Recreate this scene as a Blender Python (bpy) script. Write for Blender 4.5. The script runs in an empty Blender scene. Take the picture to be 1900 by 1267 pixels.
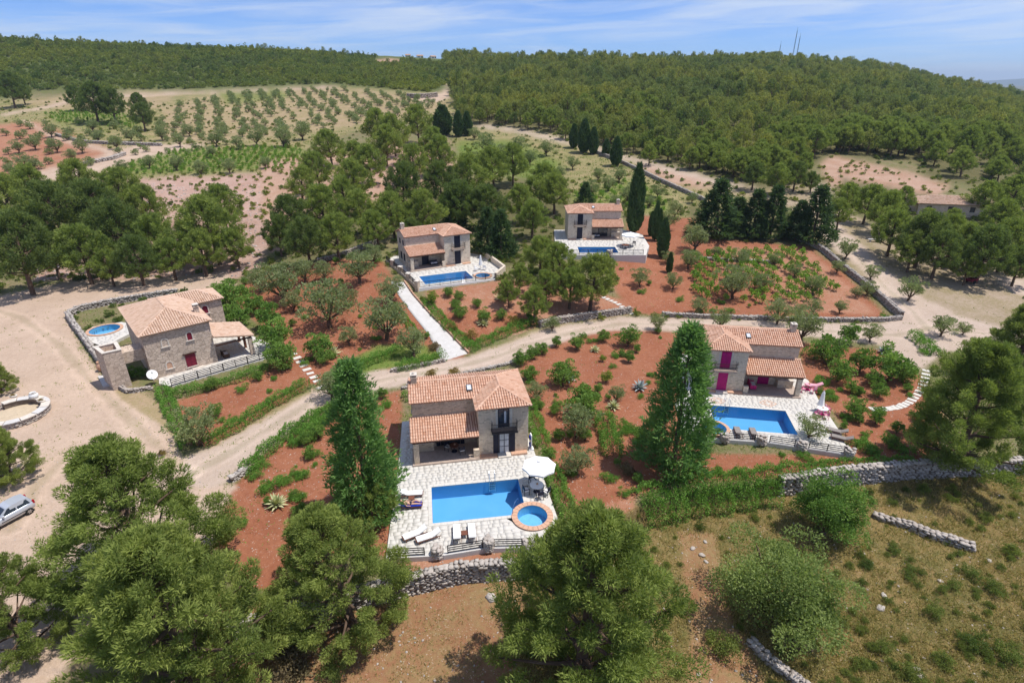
import bpy, bmesh, math, random
import numpy as np
from mathutils import Vector, Matrix
R = math.radians
SC = bpy.context.scene
COL = SC.collection
rng = np.random.default_rng(7)
random.seed(7)

# ------------------------------------------------------------------ camera
CAM_H, PITCH, FPX = 33.0, R(24.5), 1060.0      # drone height (m), tilt below horizon, focal length in photo pixels
cam_d = bpy.data.cameras.new('camera'); cam = bpy.data.objects.new('camera', cam_d); COL.objects.link(cam)
cam.location = (0, 0, CAM_H); cam.rotation_euler = (R(90) - PITCH, 0, 0)
cam_d.sensor_width = 36; cam_d.lens = 36 * FPX / 1900; cam_d.clip_start = 0.5; cam_d.clip_end = 40000
SC.camera = cam

# ------------------------------------------------------------------ light
SUN_EL, SUN_AZ = R(68), R(-4)                   # height; direction to the sun, measured from +X towards +Y
sun_vec = Vector((math.cos(SUN_EL) * math.cos(SUN_AZ), math.cos(SUN_EL) * math.sin(SUN_AZ), math.sin(SUN_EL)))
sd = bpy.data.lights.new('sun', 'SUN'); sd.energy = 3.6; sd.angle = R(0.53); sd.color = (1.0, 0.955, 0.89)
so = bpy.data.objects.new('sun', sd); COL.objects.link(so); so.location = (40, 30, 80)
so.rotation_euler = sun_vec.to_track_quat('Z', 'Y').to_euler()
world = bpy.data.worlds.new('World'); SC.world = world; world.use_nodes = True
wn, wl = world.node_tree.nodes, world.node_tree.links; wn.clear()
w_out = wn.new('ShaderNodeOutputWorld'); w_bg = wn.new('ShaderNodeBackground'); w_bg.inputs['Strength'].default_value = 0.15
w_sky = wn.new('ShaderNodeTexSky'); w_sky.sky_type = 'NISHITA'; w_sky.sun_disc = False
w_sky.sun_elevation = SUN_EL; w_sky.sun_rotation = math.pi / 2 - SUN_AZ
w_sky.altitude = 200; w_sky.air_density = 0.75; w_sky.dust_density = 0.1; w_sky.ozone_density = 3.0
# thin cirrus: stretched noise over azimuth and height
w_tc = wn.new('ShaderNodeTexCoord'); w_sep = wn.new('ShaderNodeSeparateXYZ'); wl.new(w_tc.outputs['Generated'], w_sep.inputs[0])
def wmath(op, a, b=None, c=None):
    n = wn.new('ShaderNodeMath'); n.operation = op
    for i, v in enumerate((a, b, c)):
        if v is None: continue
        if isinstance(v, (int, float)): n.inputs[i].default_value = v
        else: wl.new(v, n.inputs[i])
    return n.outputs[0]
w_az = wmath('ARCTAN2', w_sep.outputs['X'], w_sep.outputs['Y'])
w_hz = wmath('ABSOLUTE', w_sep.outputs['Z'])
w_comb = wn.new('ShaderNodeCombineXYZ')
wl.new(w_az, w_comb.inputs['X']); wl.new(wmath('SUBTRACT', wmath('MULTIPLY', wmath('POWER', w_hz, 0.7), 7.5), wmath('MULTIPLY', w_az, 0.55)), w_comb.inputs['Y'])
def wnoise(scale, detail, rough, off, dist=0.0):
    m = wn.new('ShaderNodeMapping'); m.inputs['Location'].default_value = off; wl.new(w_comb.outputs[0], m.inputs['Vector'])
    n = wn.new('ShaderNodeTexNoise'); n.inputs['Scale'].default_value = scale; n.inputs['Detail'].default_value = detail
    n.inputs['Roughness'].default_value = rough; n.inputs['Distortion'].default_value = dist
    wl.new(m.outputs[0], n.inputs['Vector']); return n.outputs['Fac']
w_big = wnoise(1.7, 2, 0.5, (0.35, 0.2, 0)); w_fine = wnoise(5.5, 7, 0.62, (3.1, 1.7, 0), 0.6)
w_mix0 = wmath('ADD', wmath('MULTIPLY', w_big, 0.72), wmath('MULTIPLY', w_fine, 0.45))
w_ramp = wn.new('ShaderNodeMapRange'); w_ramp.interpolation_type = 'SMOOTHSTEP'
wl.new(w_mix0, w_ramp.inputs['Value'])
for k, v in (('From Min', 0.45), ('From Max', 0.78), ('To Min', 0.0), ('To Max', 0.85)): w_ramp.inputs[k].default_value = v
w_mix = wn.new('ShaderNodeMix'); w_mix.data_type = 'RGBA'
wl.new(w_ramp.outputs[0], w_mix.inputs['Factor'])
w_tint = wn.new('ShaderNodeMix'); w_tint.data_type = 'RGBA'; w_tint.blend_type = 'MULTIPLY'; w_tint.inputs['Factor'].default_value = 1.0
wl.new(w_sky.outputs[0], w_tint.inputs[6]); w_tint.inputs[7].default_value = (0.34, 0.47, 0.73, 1)
wl.new(w_tint.outputs[2], w_mix.inputs[6]); w_mix.inputs[7].default_value = (3.7, 4.1, 4.7, 1)
wl.new(w_mix.outputs[2], w_bg.inputs['Color']); wl.new(w_bg.outputs[0], w_out.inputs[0])
SC.view_settings.view_transform = 'Standard'; SC.view_settings.look = 'None'
SC.view_settings.exposure = 0.48; SC.view_settings.gamma = 1.0; SC.view_settings.use_curve_mapping = False
SC.render.engine = 'CYCLES'; cy = SC.cycles
cy.max_bounces = 8; cy.diffuse_bounces = 5; cy.glossy_bounces = 2; cy.transmission_bounces = 4; cy.transparent_max_bounces = 8
cy.caustics_reflective = False; cy.caustics_refractive = False; cy.use_denoising = True
cy.sample_clamp_indirect = 6

# ------------------------------------------------------------------ helpers: photo pixel <-> place
CP, SP = math.cos(PITCH), math.sin(PITCH)
def ray(px, py):
    a, b = (px - 950) / FPX, (633.5 - py) / FPX
    return np.array([a, CP + b * SP, -SP + b * CP])
def U(px, py, z=0.0):                              # point of the plane z under a pixel
    d = ray(px, py); k = (z - CAM_H) / d[2]
    return Vector((d[0] * k, d[1] * k, z))
def proj(x, y, z):
    zz = z - CAM_H; zf = y * CP - zz * SP
    return 950 + FPX * x / zf, 633.5 - FPX * (y * SP + zz * CP) / zf
def sst(a, b, x):
    t = np.clip((x - a) / (b - a), 0, 1); return t * t * (3 - 2 * t)
# height of the land ------------------------------------------------
FW_X = np.array([-60, -26, -17, -10, -6.4, -4.0, 1.2, 5.0, 11.0, 18.0, 25.0, 30.5, 38.2, 48.8, 60, 90.])   # line of the front boundary wall
FW_Y = np.array([20, 24, 27.6, 30.2, 31.3, 32.1, 32.5, 33.2, 38.6, 41.2, 42.1, 43.3, 44.3, 44.8, 45.6, 48.])
CR_PX = np.array([-700, -300, 0, 150, 300, 450, 600, 720, 830, 900, 1000, 1200, 1350, 1480, 1600, 1700, 1800, 1850, 1950, 2200, 2700.])
CR_PY = np.array([50, 58, 72, 81, 86, 92, 98, 104, 110, 114, 116, 116, 116, 110, 126, 144, 166, 177, 200, 214, 220.])   # skyline of bare ground
CR_D = np.array([470, 470, 470, 480, 500, 520, 560, 600, 640, 560, 540, 540, 560, 640, 620, 600, 580, 560, 540, 520, 520.])
CR_T = (CR_PX - 950) / FPX / (CP + (633.5 - CR_PY) / FPX * SP)      # x/y of the crest
CR_Z = CAM_H + CR_D * (-SP + (633.5 - CR_PY) / FPX * CP) / (CP + (633.5 - CR_PY) / FPX * SP)
BS_D = np.interp(CR_T, CR_T[[0, 2, 6, 8, 10, 13, 20]], [330, 350, 360, 300, 230, 210, 190])     # where the hillside starts
def hz(x, y):
    x = np.asarray(x, float); y = np.asarray(y, float)
    a = np.interp(x, [-62, -24, 8, 30], [104, 71, 73, 79]); b = np.interp(x, [-62, -24, 8, 30], [145, 88, 96, 118])
    z = 3.2 * sst(a, b, y) + 0.8 * sst(98, 128, y)
    t = x / np.maximum(y, 1.0)
    bd = np.interp(t, CR_T, BS_D); cd = np.interp(t, CR_T, CR_D); cz = np.interp(t, CR_T, CR_Z)
    bz = 4 + 0.1 * (bd - 130)
    bz = np.minimum(bz, cz - 8)
    sl = (bz - 4) / (bd - 130)
    k = np.clip((y - bd) / (cd - bd), 0, 1)
    far = np.where(y < bd, 4 + sl * (y - 130), bz + (cz - bz) * (k * 0.75 + 0.25 * np.sin(k * math.pi / 2)))
    far = np.where(y > cd, cz - 0.09 * (y - cd) - 0.0002 * np.minimum(y - cd, 600) ** 2, far)
    z = np.where(y > 130, far, z)
    wav = 0.9 * np.sin(x * 0.031 + 1.3) * np.sin(y * 0.027 + 0.4) * np.clip((y - 130) / 80, 0, 1) + 0.35 * np.sin(x * .11) * np.sin(y * .083 + 2) * np.clip((y - 140) / 60, 0, 1)
    z = z + wav * np.clip((cd - y) / 60, 0, 1)
    yw = np.interp(x, FW_X, FW_Y)
    d = yw - y
    amt = np.interp(x, [-30, -18, 25, 48, 60], [0.0, 1.6, 1.5, 1.2, 1.0])
    z = z - amt * sst(-0.15, 0.35, d) - 0.05 * np.clip(d, 0, 40) * np.interp(x, [-30, -15], [0.2, 1])
    z = z + 0.05 * np.sin(x * 0.9 + y * .37) * np.sin(y * 0.71 - x * .21) * sst(-2, 3, d)
    return np.maximum(z, -14)
_K = np.concatenate([np.geomspace(12, 130, 500), np.geomspace(131, 1600, 500)])
def G(px, py, up=0.0):                             # point of the land (raised by up) under a pixel
    d = ray(px, py); P = d[None] * _K[:, None]
    g = P[:, 2] + CAM_H - hz(P[:, 0], P[:, 1]) - up
    i = np.argmax(g < 0)
    if g[i] >= 0: i = len(_K) - 1
    i = max(i, 1); f = g[i - 1] / (g[i - 1] - g[i] + 1e-9); k = _K[i - 1] + (_K[i] - _K[i - 1]) * min(max(f, 0), 1)
    x, y = d[0] * k, d[1] * k
    return Vector((x, y, float(hz(x, y)))), k       # k is the depth along the view axis
def inpoly(px, py, poly):
    px = np.asarray(px, float); py = np.asarray(py, float); r = np.zeros(px.shape, bool)
    n = len(poly)
    for i in range(n):
        x0, y0 = poly[i]; x1, y1 = poly[(i + 1) % n]
        if y0 == y1: continue
        c = ((y0 > py) != (y1 > py)) & (px < (x1 - x0) * (py - y0) / (y1 - y0) + x0)
        r ^= c
    return r
# ------------------------------------------------------------------ helpers: objects
def tag(o, label=None, cat=None, group=None, kind=None):
    if label: o['label'] = label
    if cat: o['category'] = cat
    if group: o['group'] = group
    if kind: o['kind'] = kind
    return o
def thing(name, label, cat, loc=(0, 0, 0), rz=0.0, group=None):
    o = bpy.data.objects.new(name, None); COL.objects.link(o); o.location = loc; o.rotation_euler = (0, 0, rz)
    o.empty_display_size = 0.3
    return tag(o, label, cat, group, 'thing')
def link(name, me, parent=None, loc=(0, 0, 0), rot=(0, 0, 0), scale=(1, 1, 1)):
    o = bpy.data.objects.new(name, me); COL.objects.link(o); o.location = loc; o.rotation_euler = rot; o.scale = scale
    if parent is not None: o.parent = parent
    return o
def mesh_np(name, V, F, mat, tint=None, smooth=False, attrs=None):
    """V (n,3); F list of int arrays (m,k); tint per face"""
    me = bpy.data.meshes.new(name); V = np.asarray(V, np.float32)
    F = [np.asarray(f, np.int32) for f in (F if isinstance(F, list) else [F])]
    F = [f for f in F if len(f)]
    li = np.concatenate([f.ravel() for f in F]); tot = np.concatenate([np.full(len(f), f.shape[1], np.int32) for f in F])
    st = np.concatenate([[0], np.cumsum(tot)[:-1]]).astype(np.int32)
    me.vertices.add(len(V)); me.vertices.foreach_set('co', V.ravel())
    me.loops.add(len(li)); me.loops.foreach_set('vertex_index', li)
    me.polygons.add(len(tot)); me.polygons.foreach_set('loop_start', st); me.polygons.foreach_set('loop_total', tot)
    if smooth: me.polygons.foreach_set('use_smooth', np.ones(len(tot), bool))
    me.update(calc_edges=True)
    if tint is not None:
        a = me.attributes.new('tint', 'FLOAT', 'FACE'); a.data.foreach_set('value', np.asarray(tint, np.float32))
    me.materials.append(mat)
    return me
class MB:
    def __init__(s, mirror=False): s.v = []; s.f = []; s.t = []; s.m = -1 if mirror else 1
    def add(s, vs, fs, t=0.5):
        n = len(s.v); s.v += [(s.m * a[0], a[1], a[2]) for a in vs]
        for f in fs:
            g = [n + i for i in f]; s.f.append(g[::-1] if s.m < 0 else g); s.t.append(t)
        return s
    def box(s, x0, x1, y0, y1, z0, z1, t=0.5):
        return s.add([(x0, y0, z0), (x1, y0, z0), (x1, y1, z0), (x0, y1, z0), (x0, y0, z1), (x1, y0, z1), (x1, y1, z1), (x0, y1, z1)],
                     [(3, 2, 1, 0), (4, 5, 6, 7), (0, 1, 5, 4), (1, 2, 6, 5), (2, 3, 7, 6), (3, 0, 4, 7)], t)
    def obox(s, c, u, hx, hy, z0, z1, t=0.5):       # box turned about z: centre, unit x direction, half sizes
        w = (-u[1], u[0]); P = []
        for z in (z0, z1):
            for a, b in ((-1, -1), (1, -1), (1, 1), (-1, 1)):
                P.append((c[0] + a * hx * u[0] + b * hy * w[0], c[1] + a * hx * u[1] + b * hy * w[1], z))
        return s.add(P, [(3, 2, 1, 0), (4, 5, 6, 7), (0, 1, 5, 4), (1, 2, 6, 5), (2, 3, 7, 6), (3, 0, 4, 7)], t)
    def prism(s, poly, z0, z1, t=0.5):              # outline anticlockwise
        n = len(poly); P = [(p[0], p[1], z0) for p in poly] + [(p[0], p[1], z1) for p in poly]
        return s.add(P, [tuple(range(n))[::-1], tuple(range(n, 2 * n))] + [(i, (i + 1) % n, n + (i + 1) % n, n + i) for i in range(n)], t)
    def tube(s, pts, r, n=6, t=0.5, r1=None, cap=True):
        pts = [Vector(p) for p in pts]; P = []; m = len(pts)
        for i, p in enumerate(pts):
            d = (pts[min(i + 1, m - 1)] - pts[max(i - 1, 0)]).normalized()
            a = d.orthogonal().normalized(); b = d.cross(a)
            q = r if r1 is None else r + (r1 - r) * i / (m - 1)
            P += [tuple(p + (a * math.cos(k * 2 * math.pi / n) + b * math.sin(k * 2 * math.pi / n)) * q) for k in range(n)]
        fs = [(i * n + k, i * n + (k + 1) % n, (i + 1) * n + (k + 1) % n, (i + 1) * n + k) for i in range(m - 1) for k in range(n)]
        if cap: fs += [tuple(range(n))[::-1], tuple(range((m - 1) * n, m * n))]
        return s.add(P, fs, t)
    def lathe(s, prof, n=16, c=(0, 0), t=0.5):
        P = [(c[0] + r * math.cos(k * 2 * math.pi / n), c[1] + r * math.sin(k * 2 * math.pi / n), z) for r, z in prof for k in range(n)]
        return s.add(P, [(i * n + k, i * n + (k + 1) % n, (i + 1) * n + (k + 1) % n, (i + 1) * n + k) for i in range(len(prof) - 1) for k in range(n)], t)
    def mesh(s, name, mat, smooth=False):
        me = bpy.data.meshes.new(name); me.from_pydata(s.v, [], s.f)
        a = me.attributes.new('tint', 'FLOAT', 'FACE'); a.data.foreach_set('value', np.asarray(s.t, np.float32))
        me.materials.append(mat)
        if smooth: me.polygons.foreach_set('use_smooth', np.ones(len(s.f), bool))
        me.update(); return me
    def build(s, name, mat, parent=None, smooth=False, **k):
        return link(name, s.mesh(name, mat, smooth), parent, **k)
# ------------------------------------------------------------------ helpers: materials
class NT:
    def __init__(s, name):
        s.m = bpy.data.materials.new(name); s.m.use_nodes = True; s.t = s.m.node_tree; s.t.nodes.clear()
        s.out = s.n('ShaderNodeOutputMaterial'); s.p = s.n('ShaderNodeBsdfPrincipled'); s.l(s.p.outputs[0], s.out.inputs[0])
        s.p.inputs['Specular IOR Level'].default_value = 0.25
    def n(s, k): return s.t.nodes.new(k)
    def l(s, a, b): s.t.links.new(a, b)
    def obj(s):
        return s.n('ShaderNodeTexCoord').outputs['Object']
    def geo(s): return s.n('ShaderNodeNewGeometry').outputs['Position']
    def noise(s, scale, detail=4, rough=0.55, vec=None, dist=0):
        n = s.n('ShaderNodeTexNoise'); n.inputs['Scale'].default_value = scale; n.inputs['Detail'].default_value = detail
        n.inputs['Roughness'].default_value = rough; n.inputs['Distortion'].default_value = dist
        if vec is not None: s.l(vec, n.inputs['Vector'])
        return n.outputs['Fac']
    def vor(s, scale, feat='F1', vec=None, rnd=1.0):
        n = s.n('ShaderNodeTexVoronoi'); n.feature = feat; n.inputs['Scale'].default_value = scale; n.inputs['Randomness'].default_value = rnd
        if vec is not None: s.l(vec, n.inputs['Vector'])
        return n
    def ramp(s, v, a, b, c=0.0, d=1.0):
        n = s.n('ShaderNodeMapRange'); s.l(v, n.inputs['Value'])
        for k, q in zip(('From Min', 'From Max', 'To Min', 'To Max'), (a, b, c, d)): n.inputs[k].default_value = q
        return n.outputs[0]
    def mix(s, f, a, b, mode='MIX'):
        n = s.n('ShaderNodeMix'); n.data_type = 'RGBA'; n.blend_type = mode
        for i, v in ((0, f), (6, a), (7, b)):
            if isinstance(v, (int, float)): n.inputs[i].default_value = v
            elif isinstance(v, tuple): n.inputs[i].default_value = v if len(v) == 4 else (*v, 1)
            else: s.l(v, n.inputs[i])
        return n.outputs[2]
    def math(s, op, a, b=0.0):
        n = s.n('ShaderNodeMath'); n.operation = op
        for i, v in enumerate((a, b)):
            if isinstance(v, (int, float)): n.inputs[i].default_value = v
            else: s.l(v, n.inputs[i])
        return n.outputs[0]
    def attr(s, name, out='Fac'):
        n = s.n('ShaderNodeAttribute'); n.attribute_name = name; return n.outputs[out]
    def scale(s, vec, v):
        n = s.n('ShaderNodeMapping'); n.inputs['Scale'].default_value = v; s.l(vec, n.inputs['Vector']); return n.outputs[0]
    def bump(s, h, dist, strength=1.0):
        n = s.n('ShaderNodeBump'); n.inputs['Distance'].default_value = dist; n.inputs['Strength'].default_value = strength
        s.l(h, n.inputs['Height']); s.l(n.outputs[0], s.p.inputs['Normal'])
    def done(s, col, rough=0.8, metal=0.0, spec=None):
        if isinstance(col, tuple): s.p.inputs['Base Color'].default_value = (*col, 1)
        else: s.l(col, s.p.inputs['Base Color'])
        s.p.inputs['Roughness'].default_value = rough; s.p.inputs['Metallic'].default_value = metal
        if spec is not None: s.p.inputs['Specular IOR Level'].default_value = spec
        return s.m
def plain(name, c, rough=0.6, metal=0.0, var=0.12, sc=3.0, spec=None):
    N = NT(name); f = N.noise(sc, 4, 0.6, N.obj())
    return N.done(N.mix(N.ramp(f, 0.3, 0.7), tuple(v * (1 - var) for v in c), tuple(min(1, v * (1 + var)) for v in c)), rough, metal, spec)
# ------------------------------------------------------------------ materials of the place
M = {}
# land: two colours of each kind of ground are stored on the mesh, noise mixes them
N = NT('ground'); pos = N.geo()
n1 = N.noise(0.22, 5, 0.6, pos); n2 = N.noise(2.3, 5, 0.65, pos); n3 = N.noise(11, 3, 0.6, pos)
fac = N.ramp(N.math('ADD', N.math('MULTIPLY', n1, 0.5), N.math('MULTIPLY', n2, 0.5)), 0.40, 0.60)
base = N.mix(fac, N.attr('ground_a', 'Color'), N.attr('ground_b', 'Color'))
n4 = N.noise(0.07, 4, 0.6, pos); base = N.mix(N.ramp(n4, 0.35, 0.7, 0.0, 0.5), base, N.mix(1.0, base, (0.78, 0.76, 0.74), 'MULTIPLY'))
base = N.mix(N.ramp(n3, 0.3, 0.7, 0.0, 0.55), base, N.mix(1.0, base, (0.66, 0.62, 0.60), 'MULTIPLY'))
vo = N.vor(2.6, 'F1', pos); vo2 = N.vor(6.5, 'F1', pos)
peb = N.math('MAXIMUM', N.ramp(vo.outputs['Distance'], 0.17, 0.10), N.ramp(vo2.outputs['Distance'], 0.22, 0.14))
pick = N.math('GREATER_THAN', N.noise(1.1, 2, 0.5, pos), 0.5)
pf = N.math('MULTIPLY', N.math('MULTIPLY', peb, pick), N.attr('pebble'))
col = N.mix(pf, base, (0.62, 0.52, 0.44))
N.bump(N.math('ADD', N.math('MULTIPLY', n2, 0.7), N.math('MULTIPLY', n3, 0.35)), 0.16, 0.7)
M['ground'] = N.done(col, 0.95, spec=0.1)

# kinds of ground: colour a, colour b, pebbles
ZN = {
 'scrub':  ((.26, .20, .12), (.15, .17, .06), .25),
 'pale':   ((.57, .435, .335), (.48, .36, .27), .25),
 'road':   ((.56, .45, .37), (.49, .385, .305), .25),
 'red':    ((.365, .152, .085), (.29, .108, .058), .5),
 'redpale':((.42, .225, .145), (.375, .165, .095), .6),
 'grass':  ((.27, .185, .080), (.135, .125, .042), .4),
 'brown':  ((.30, .15, .08), (.30, .21, .10), .5),
 'rubble': ((.50, .35, .29), (.40, .25, .19), 1.0),
 'field':  ((.36, .28, .15), (.20, .21, .075), .3),
 'tan':    ((.42, .31, .20), (.30, .25, .115), .4),
 'green':  ((.17, .21, .055), (.25, .24, .09), .1),
 'park':   ((.42, .33, .25), (.28, .23, .12), .4),
 'forest': ((.11, .11, .045), (.17, .15, .07), .1),
 'maquis': ((.09, .12, .035), (.13, .15, .05), .1),
 'turf':   ((.13, .20, .04), (.20, .22, .06), .1),
 'bare':   ((.48, .33, .25), (.40, .24, .16), .6),
}
ZP = [  # painted in order; outlines in photo pixels, moved onto the land
 ('maquis', [(-900, 185), (0, 185), (60, 172), (340, 168), (620, 158), (760, 170), (835, 172), (850, 150), (840, 60), (-900, 0)]),
 ('forest', [(835, 60), (835, 180), (850, 225), (1010, 240), (1180, 290), (1380, 345), (1460, 360), (1530, 290), (1700, 300), (1720, 330), (1900, 360), (2900, 420), (2900, 0), (835, 0)]),
 ('field', [(0, 185), (620, 160), (835, 175), (850, 225), (700, 230), (560, 280), (500, 340), (0, 360), (-400, 360), (-400, 200)]),
 ('tan', [(300, 200), (420, 172), (620, 163), (790, 180), (835, 195), (790, 215), (640, 235), (420, 265), (290, 262)]),
 ('tan', [(30, 190), (150, 172), (330, 170), (300, 200), (230, 208), (120, 205)]),
 ('redpale', [(-50, 235), (70, 225), (160, 262), (230, 280), (150, 320), (60, 340), (-50, 345)]),
 ('green', [(80, 212), (150, 200), (290, 225), (250, 240), (110, 232)]),
 ('green', [(330, 278), (560, 272), (580, 320), (500, 320), (200, 330), (250, 300)]),
 ('green', [(400, 170), (520, 166), (540, 180), (420, 195)]),
 ('pale', [(60, 318), (160, 300), (240, 270), (380, 265), (384, 270), (270, 292), (190, 318), (70, 345)]),
 ('pale', [(200, 285), (100, 258), (40, 225), (46, 223), (110, 254), (215, 278)]),
 ('pale', [(0, 212), (90, 196), (150, 180), (330, 172), (620, 160), (625, 163), (340, 176), (160, 184), (95, 200), (0, 216)]),
 ('pale', [(755, 180), (800, 178), (824, 168), (827, 154), (831, 154), (830, 168), (838, 176), (826, 188), (800, 190), (760, 184)]),
 ('bare', [(690, 112), (720, 109), (745, 112), (738, 117), (700, 116)]),
 ('rubble', [(190, 332), (500, 320), (510, 420), (480, 500), (430, 520), (60, 520), (80, 480), (290, 430), (250, 350)]),
 ('bare', [(480, 300), (720, 270), (830, 260), (850, 330), (700, 420), (500, 470), (490, 400)]),
 ('forest', [(500, 440), (740, 360), (1050, 330), (1060, 400), (1050, 480), (900, 500), (880, 420), (740, 430), (620, 480), (560, 480)]),
 ('field', [(840, 235), (1010, 243), (1180, 290), (1290, 345), (1390, 360), (1400, 385), (1290, 405), (1150, 395), (1060, 385), (1050, 330), (900, 300), (840, 270)]),
 ('turf', [(850, 260), (960, 262), (1040, 300), (1030, 340), (900, 320), (850, 300)]),
 ('green', [(1060, 360), (1180, 330), (1250, 380), (1240, 400), (1160, 390), (1060, 375)]),
 ('bare', [(1180, 296), (1290, 325), (1340, 345), (1300, 350), (1240, 340), (1190, 315)]),
 ('road', [(890, 230), (960, 240), (1060, 260), (1160, 288), (1260, 315), (1350, 337), (1420, 353), (1400, 360), (1340, 345), (1250, 322), (1150, 294), (1050, 266), (950, 245), (885, 235)]),
 ('bare', [(1520, 305), (1545, 290), (1600, 300), (1690, 320), (1765, 345), (1740, 365), (1640, 350), (1540, 345)]),
 ('forest', [(1270, 380), (1540, 375), (1530, 450), (1500, 460), (1290, 440)]),
 ('park', [(1300, 345), (1420, 350), (1520, 340), (1550, 380), (1640, 430), (1750, 470), (1960, 510), (1960, 660), (1760, 640), (1690, 610), (1560, 480), (1500, 400), (1390, 365)]),
 ('forest', [(1560, 330), (1760, 370), (2300, 420), (2300, 540), (1960, 520), (1760, 470), (1640, 425), (1570, 385)]),
 ('tan', [(1700, 372), (1800, 390), (1795, 405), (1690, 395)]),
 ('road', [(1505, 340), (1540, 350), (1545, 385), (1560, 420), (1600, 455), (1640, 500), (1700, 545), (1780, 585), (1900, 620), (1960, 640), (1960, 700), (1760, 650), (1700, 690), (1640, 645), (1640, 590), (1672, 592), (1600, 500), (1530, 450), (1528, 390)]),
 ('road', [(1840, 510), (1900, 520), (1960, 540), (1960, 560), (1880, 545)]),
 ('pale', [(-300, 545), (0, 548), (130, 522), (250, 520), (420, 505), (440, 528), (300, 548), (125, 580), (150, 640), (190, 700), (230, 730), (310, 770), (330, 830), (350, 880), (400, 900), (440, 900), (400, 1000), (200, 1080), (130, 1230), (60, 1300), (-300, 1400)]),
 ('red', [(325, 745), (480, 690), (545, 655), (600, 710), (575, 716), (480, 775), (390, 830), (345, 822)]),
 ('red', [(410, 545), (520, 500), (620, 480), (710, 485), (760, 560), (870, 655), (850, 668), (700, 700), (600, 718), (545, 660), (480, 600)]),
 ('red', [(450, 885), (520, 822), (620, 762), (660, 742), (745, 722), (745, 800), (735, 900), (735, 1040), (640, 1010), (520, 1100), (470, 1090), (400, 1030), (410, 950)]),
 ('red', [(960, 665), (1050, 632), (1120, 612), (1200, 612), (1300, 620), (1300, 850), (1290, 885), (1180, 920), (1100, 955), (1050, 960), (1010, 830), (985, 760)]),
 ('redpale', [(790, 540), (930, 520), (1040, 520), (1165, 560), (1165, 582), (1090, 592), (1000, 605), (860, 650), (800, 570)]),
 ('red', [(800, 590), (860, 570), (960, 580), (1000, 600), (880, 640)]),
 ('red', [(1130, 520), (1160, 450), (1170, 400), (1290, 405), (1290, 440), (1500, 458), (1560, 500), (1650, 592), (1230, 588), (1165, 578)]),
 ('redpale', [(1330, 460), (1500, 462), (1630, 585), (1460, 575), (1420, 520), (1330, 500)]),
 ('red', [(1480, 635), (1640, 650), (1700, 690), (1740, 740), (1760, 800), (1700, 868), (1580, 860), (1560, 780), (1490, 700)]),
 ('road', [(1640, 620), (1720, 640), (1715, 690), (1735, 700), (1720, 690), (1690, 665)]),
 ('red', [(1240, 840), (1580, 845), (1720, 866), (1480, 885), (1270, 895)]),
 ('redpale', [(740, 1030), (1000, 1020), (1050, 960), (1180, 920), (1180, 950), (985, 1047), (790, 1062), (720, 1080)]),
 ('tan', [(205, 718), (260, 720), (310, 760), (340, 830), (300, 790), (230, 745)]),
 ('turf', [(600, 700), (700, 640), (790, 640), (830, 665), (740, 680), (660, 695)]),
 ('turf', [(760, 565), (790, 575), (870, 655), (850, 640), (800, 605)]),
 ('tan', [(380, 832), (470, 785), (575, 722), (600, 714), (606, 720), (580, 732), (480, 790), (390, 838)]),
 ('tan', [(870, 660), (940, 634), (1010, 608), (1080, 598), (1085, 602), (1015, 614), (945, 641), (880, 668)]),
 ('road', [(340, 850), (390, 832), (480, 784), (578, 728), (610, 706), (655, 694), (725, 684), (800, 674), (870, 662), (940, 637), (1010, 611), (1080, 598), (1160, 587), (1230, 590), (1400, 594), (1560, 600), (1650, 600), (1690, 660),
           (1640, 640), (1560, 632), (1480, 622), (1380, 618), (1230, 614), (1120, 614), (1050, 632), (990, 652), (940, 675), (860, 692), (790, 708), (730, 718), (660, 738), (600, 750), (540, 795), (470, 855), (435, 892), (390, 905), (345, 900)]),
 # land below the front wall
 ('brown', [(380, 1085), (470, 1120), (560, 1110), (790, 1068), (990, 1045), (1010, 1400), (380, 1500)]),
 ('grass', [(985, 1050), (1180, 940), (1460, 900), (1580, 880), (1800, 865), (2600, 860), (2600, 1600), (900, 1600)]),
 ('brown', [(1260, 985), (1330, 990), (1340, 1100), (1420, 1260), (1480, 1400), (1260, 1400), (1280, 1200)]),
]
# land mesh: rows spaced by distance, columns by bearing
yy = np.concatenate([np.arange(6, 20, 1.0), np.geomspace(20, 135, 410), np.geomspace(136, 1500, 150)])
tt = np.concatenate([np.linspace(-2.4, -1.45, 20)[:-1], np.linspace(-1.45, 1.45, 600), np.linspace(1.45, 2.4, 20)[1:]])
XX = tt[None, :] * yy[:, None]; YY = np.repeat(yy[:, None], len(tt), 1)
ZZ = hz(XX, YY)
gn = rng.normal(0, 1, ZZ.shape)
ZZ = ZZ + gn * 0.018 * (YY < 135)
PXg, PYg = proj(XX, YY, hz(XX, YY))
jit = 3.0 * np.sin(XX * 1.9 + np.sin(YY * 1.3) * 2) * np.sin(YY * 2.3 + np.sin(XX * .9) * 2) * np.clip(40 / YY, .25, 1)
PXj, PYj = PXg + jit + rng.normal(0, .8, ZZ.shape), PYg + jit * .5 + rng.normal(0, .5, ZZ.shape)
names = list(ZN); zone = np.zeros(ZZ.shape, np.int16)
for nm, poly in ZP:
    zone[inpoly(PXj, PYj, poly)] = names.index(nm)
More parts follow.
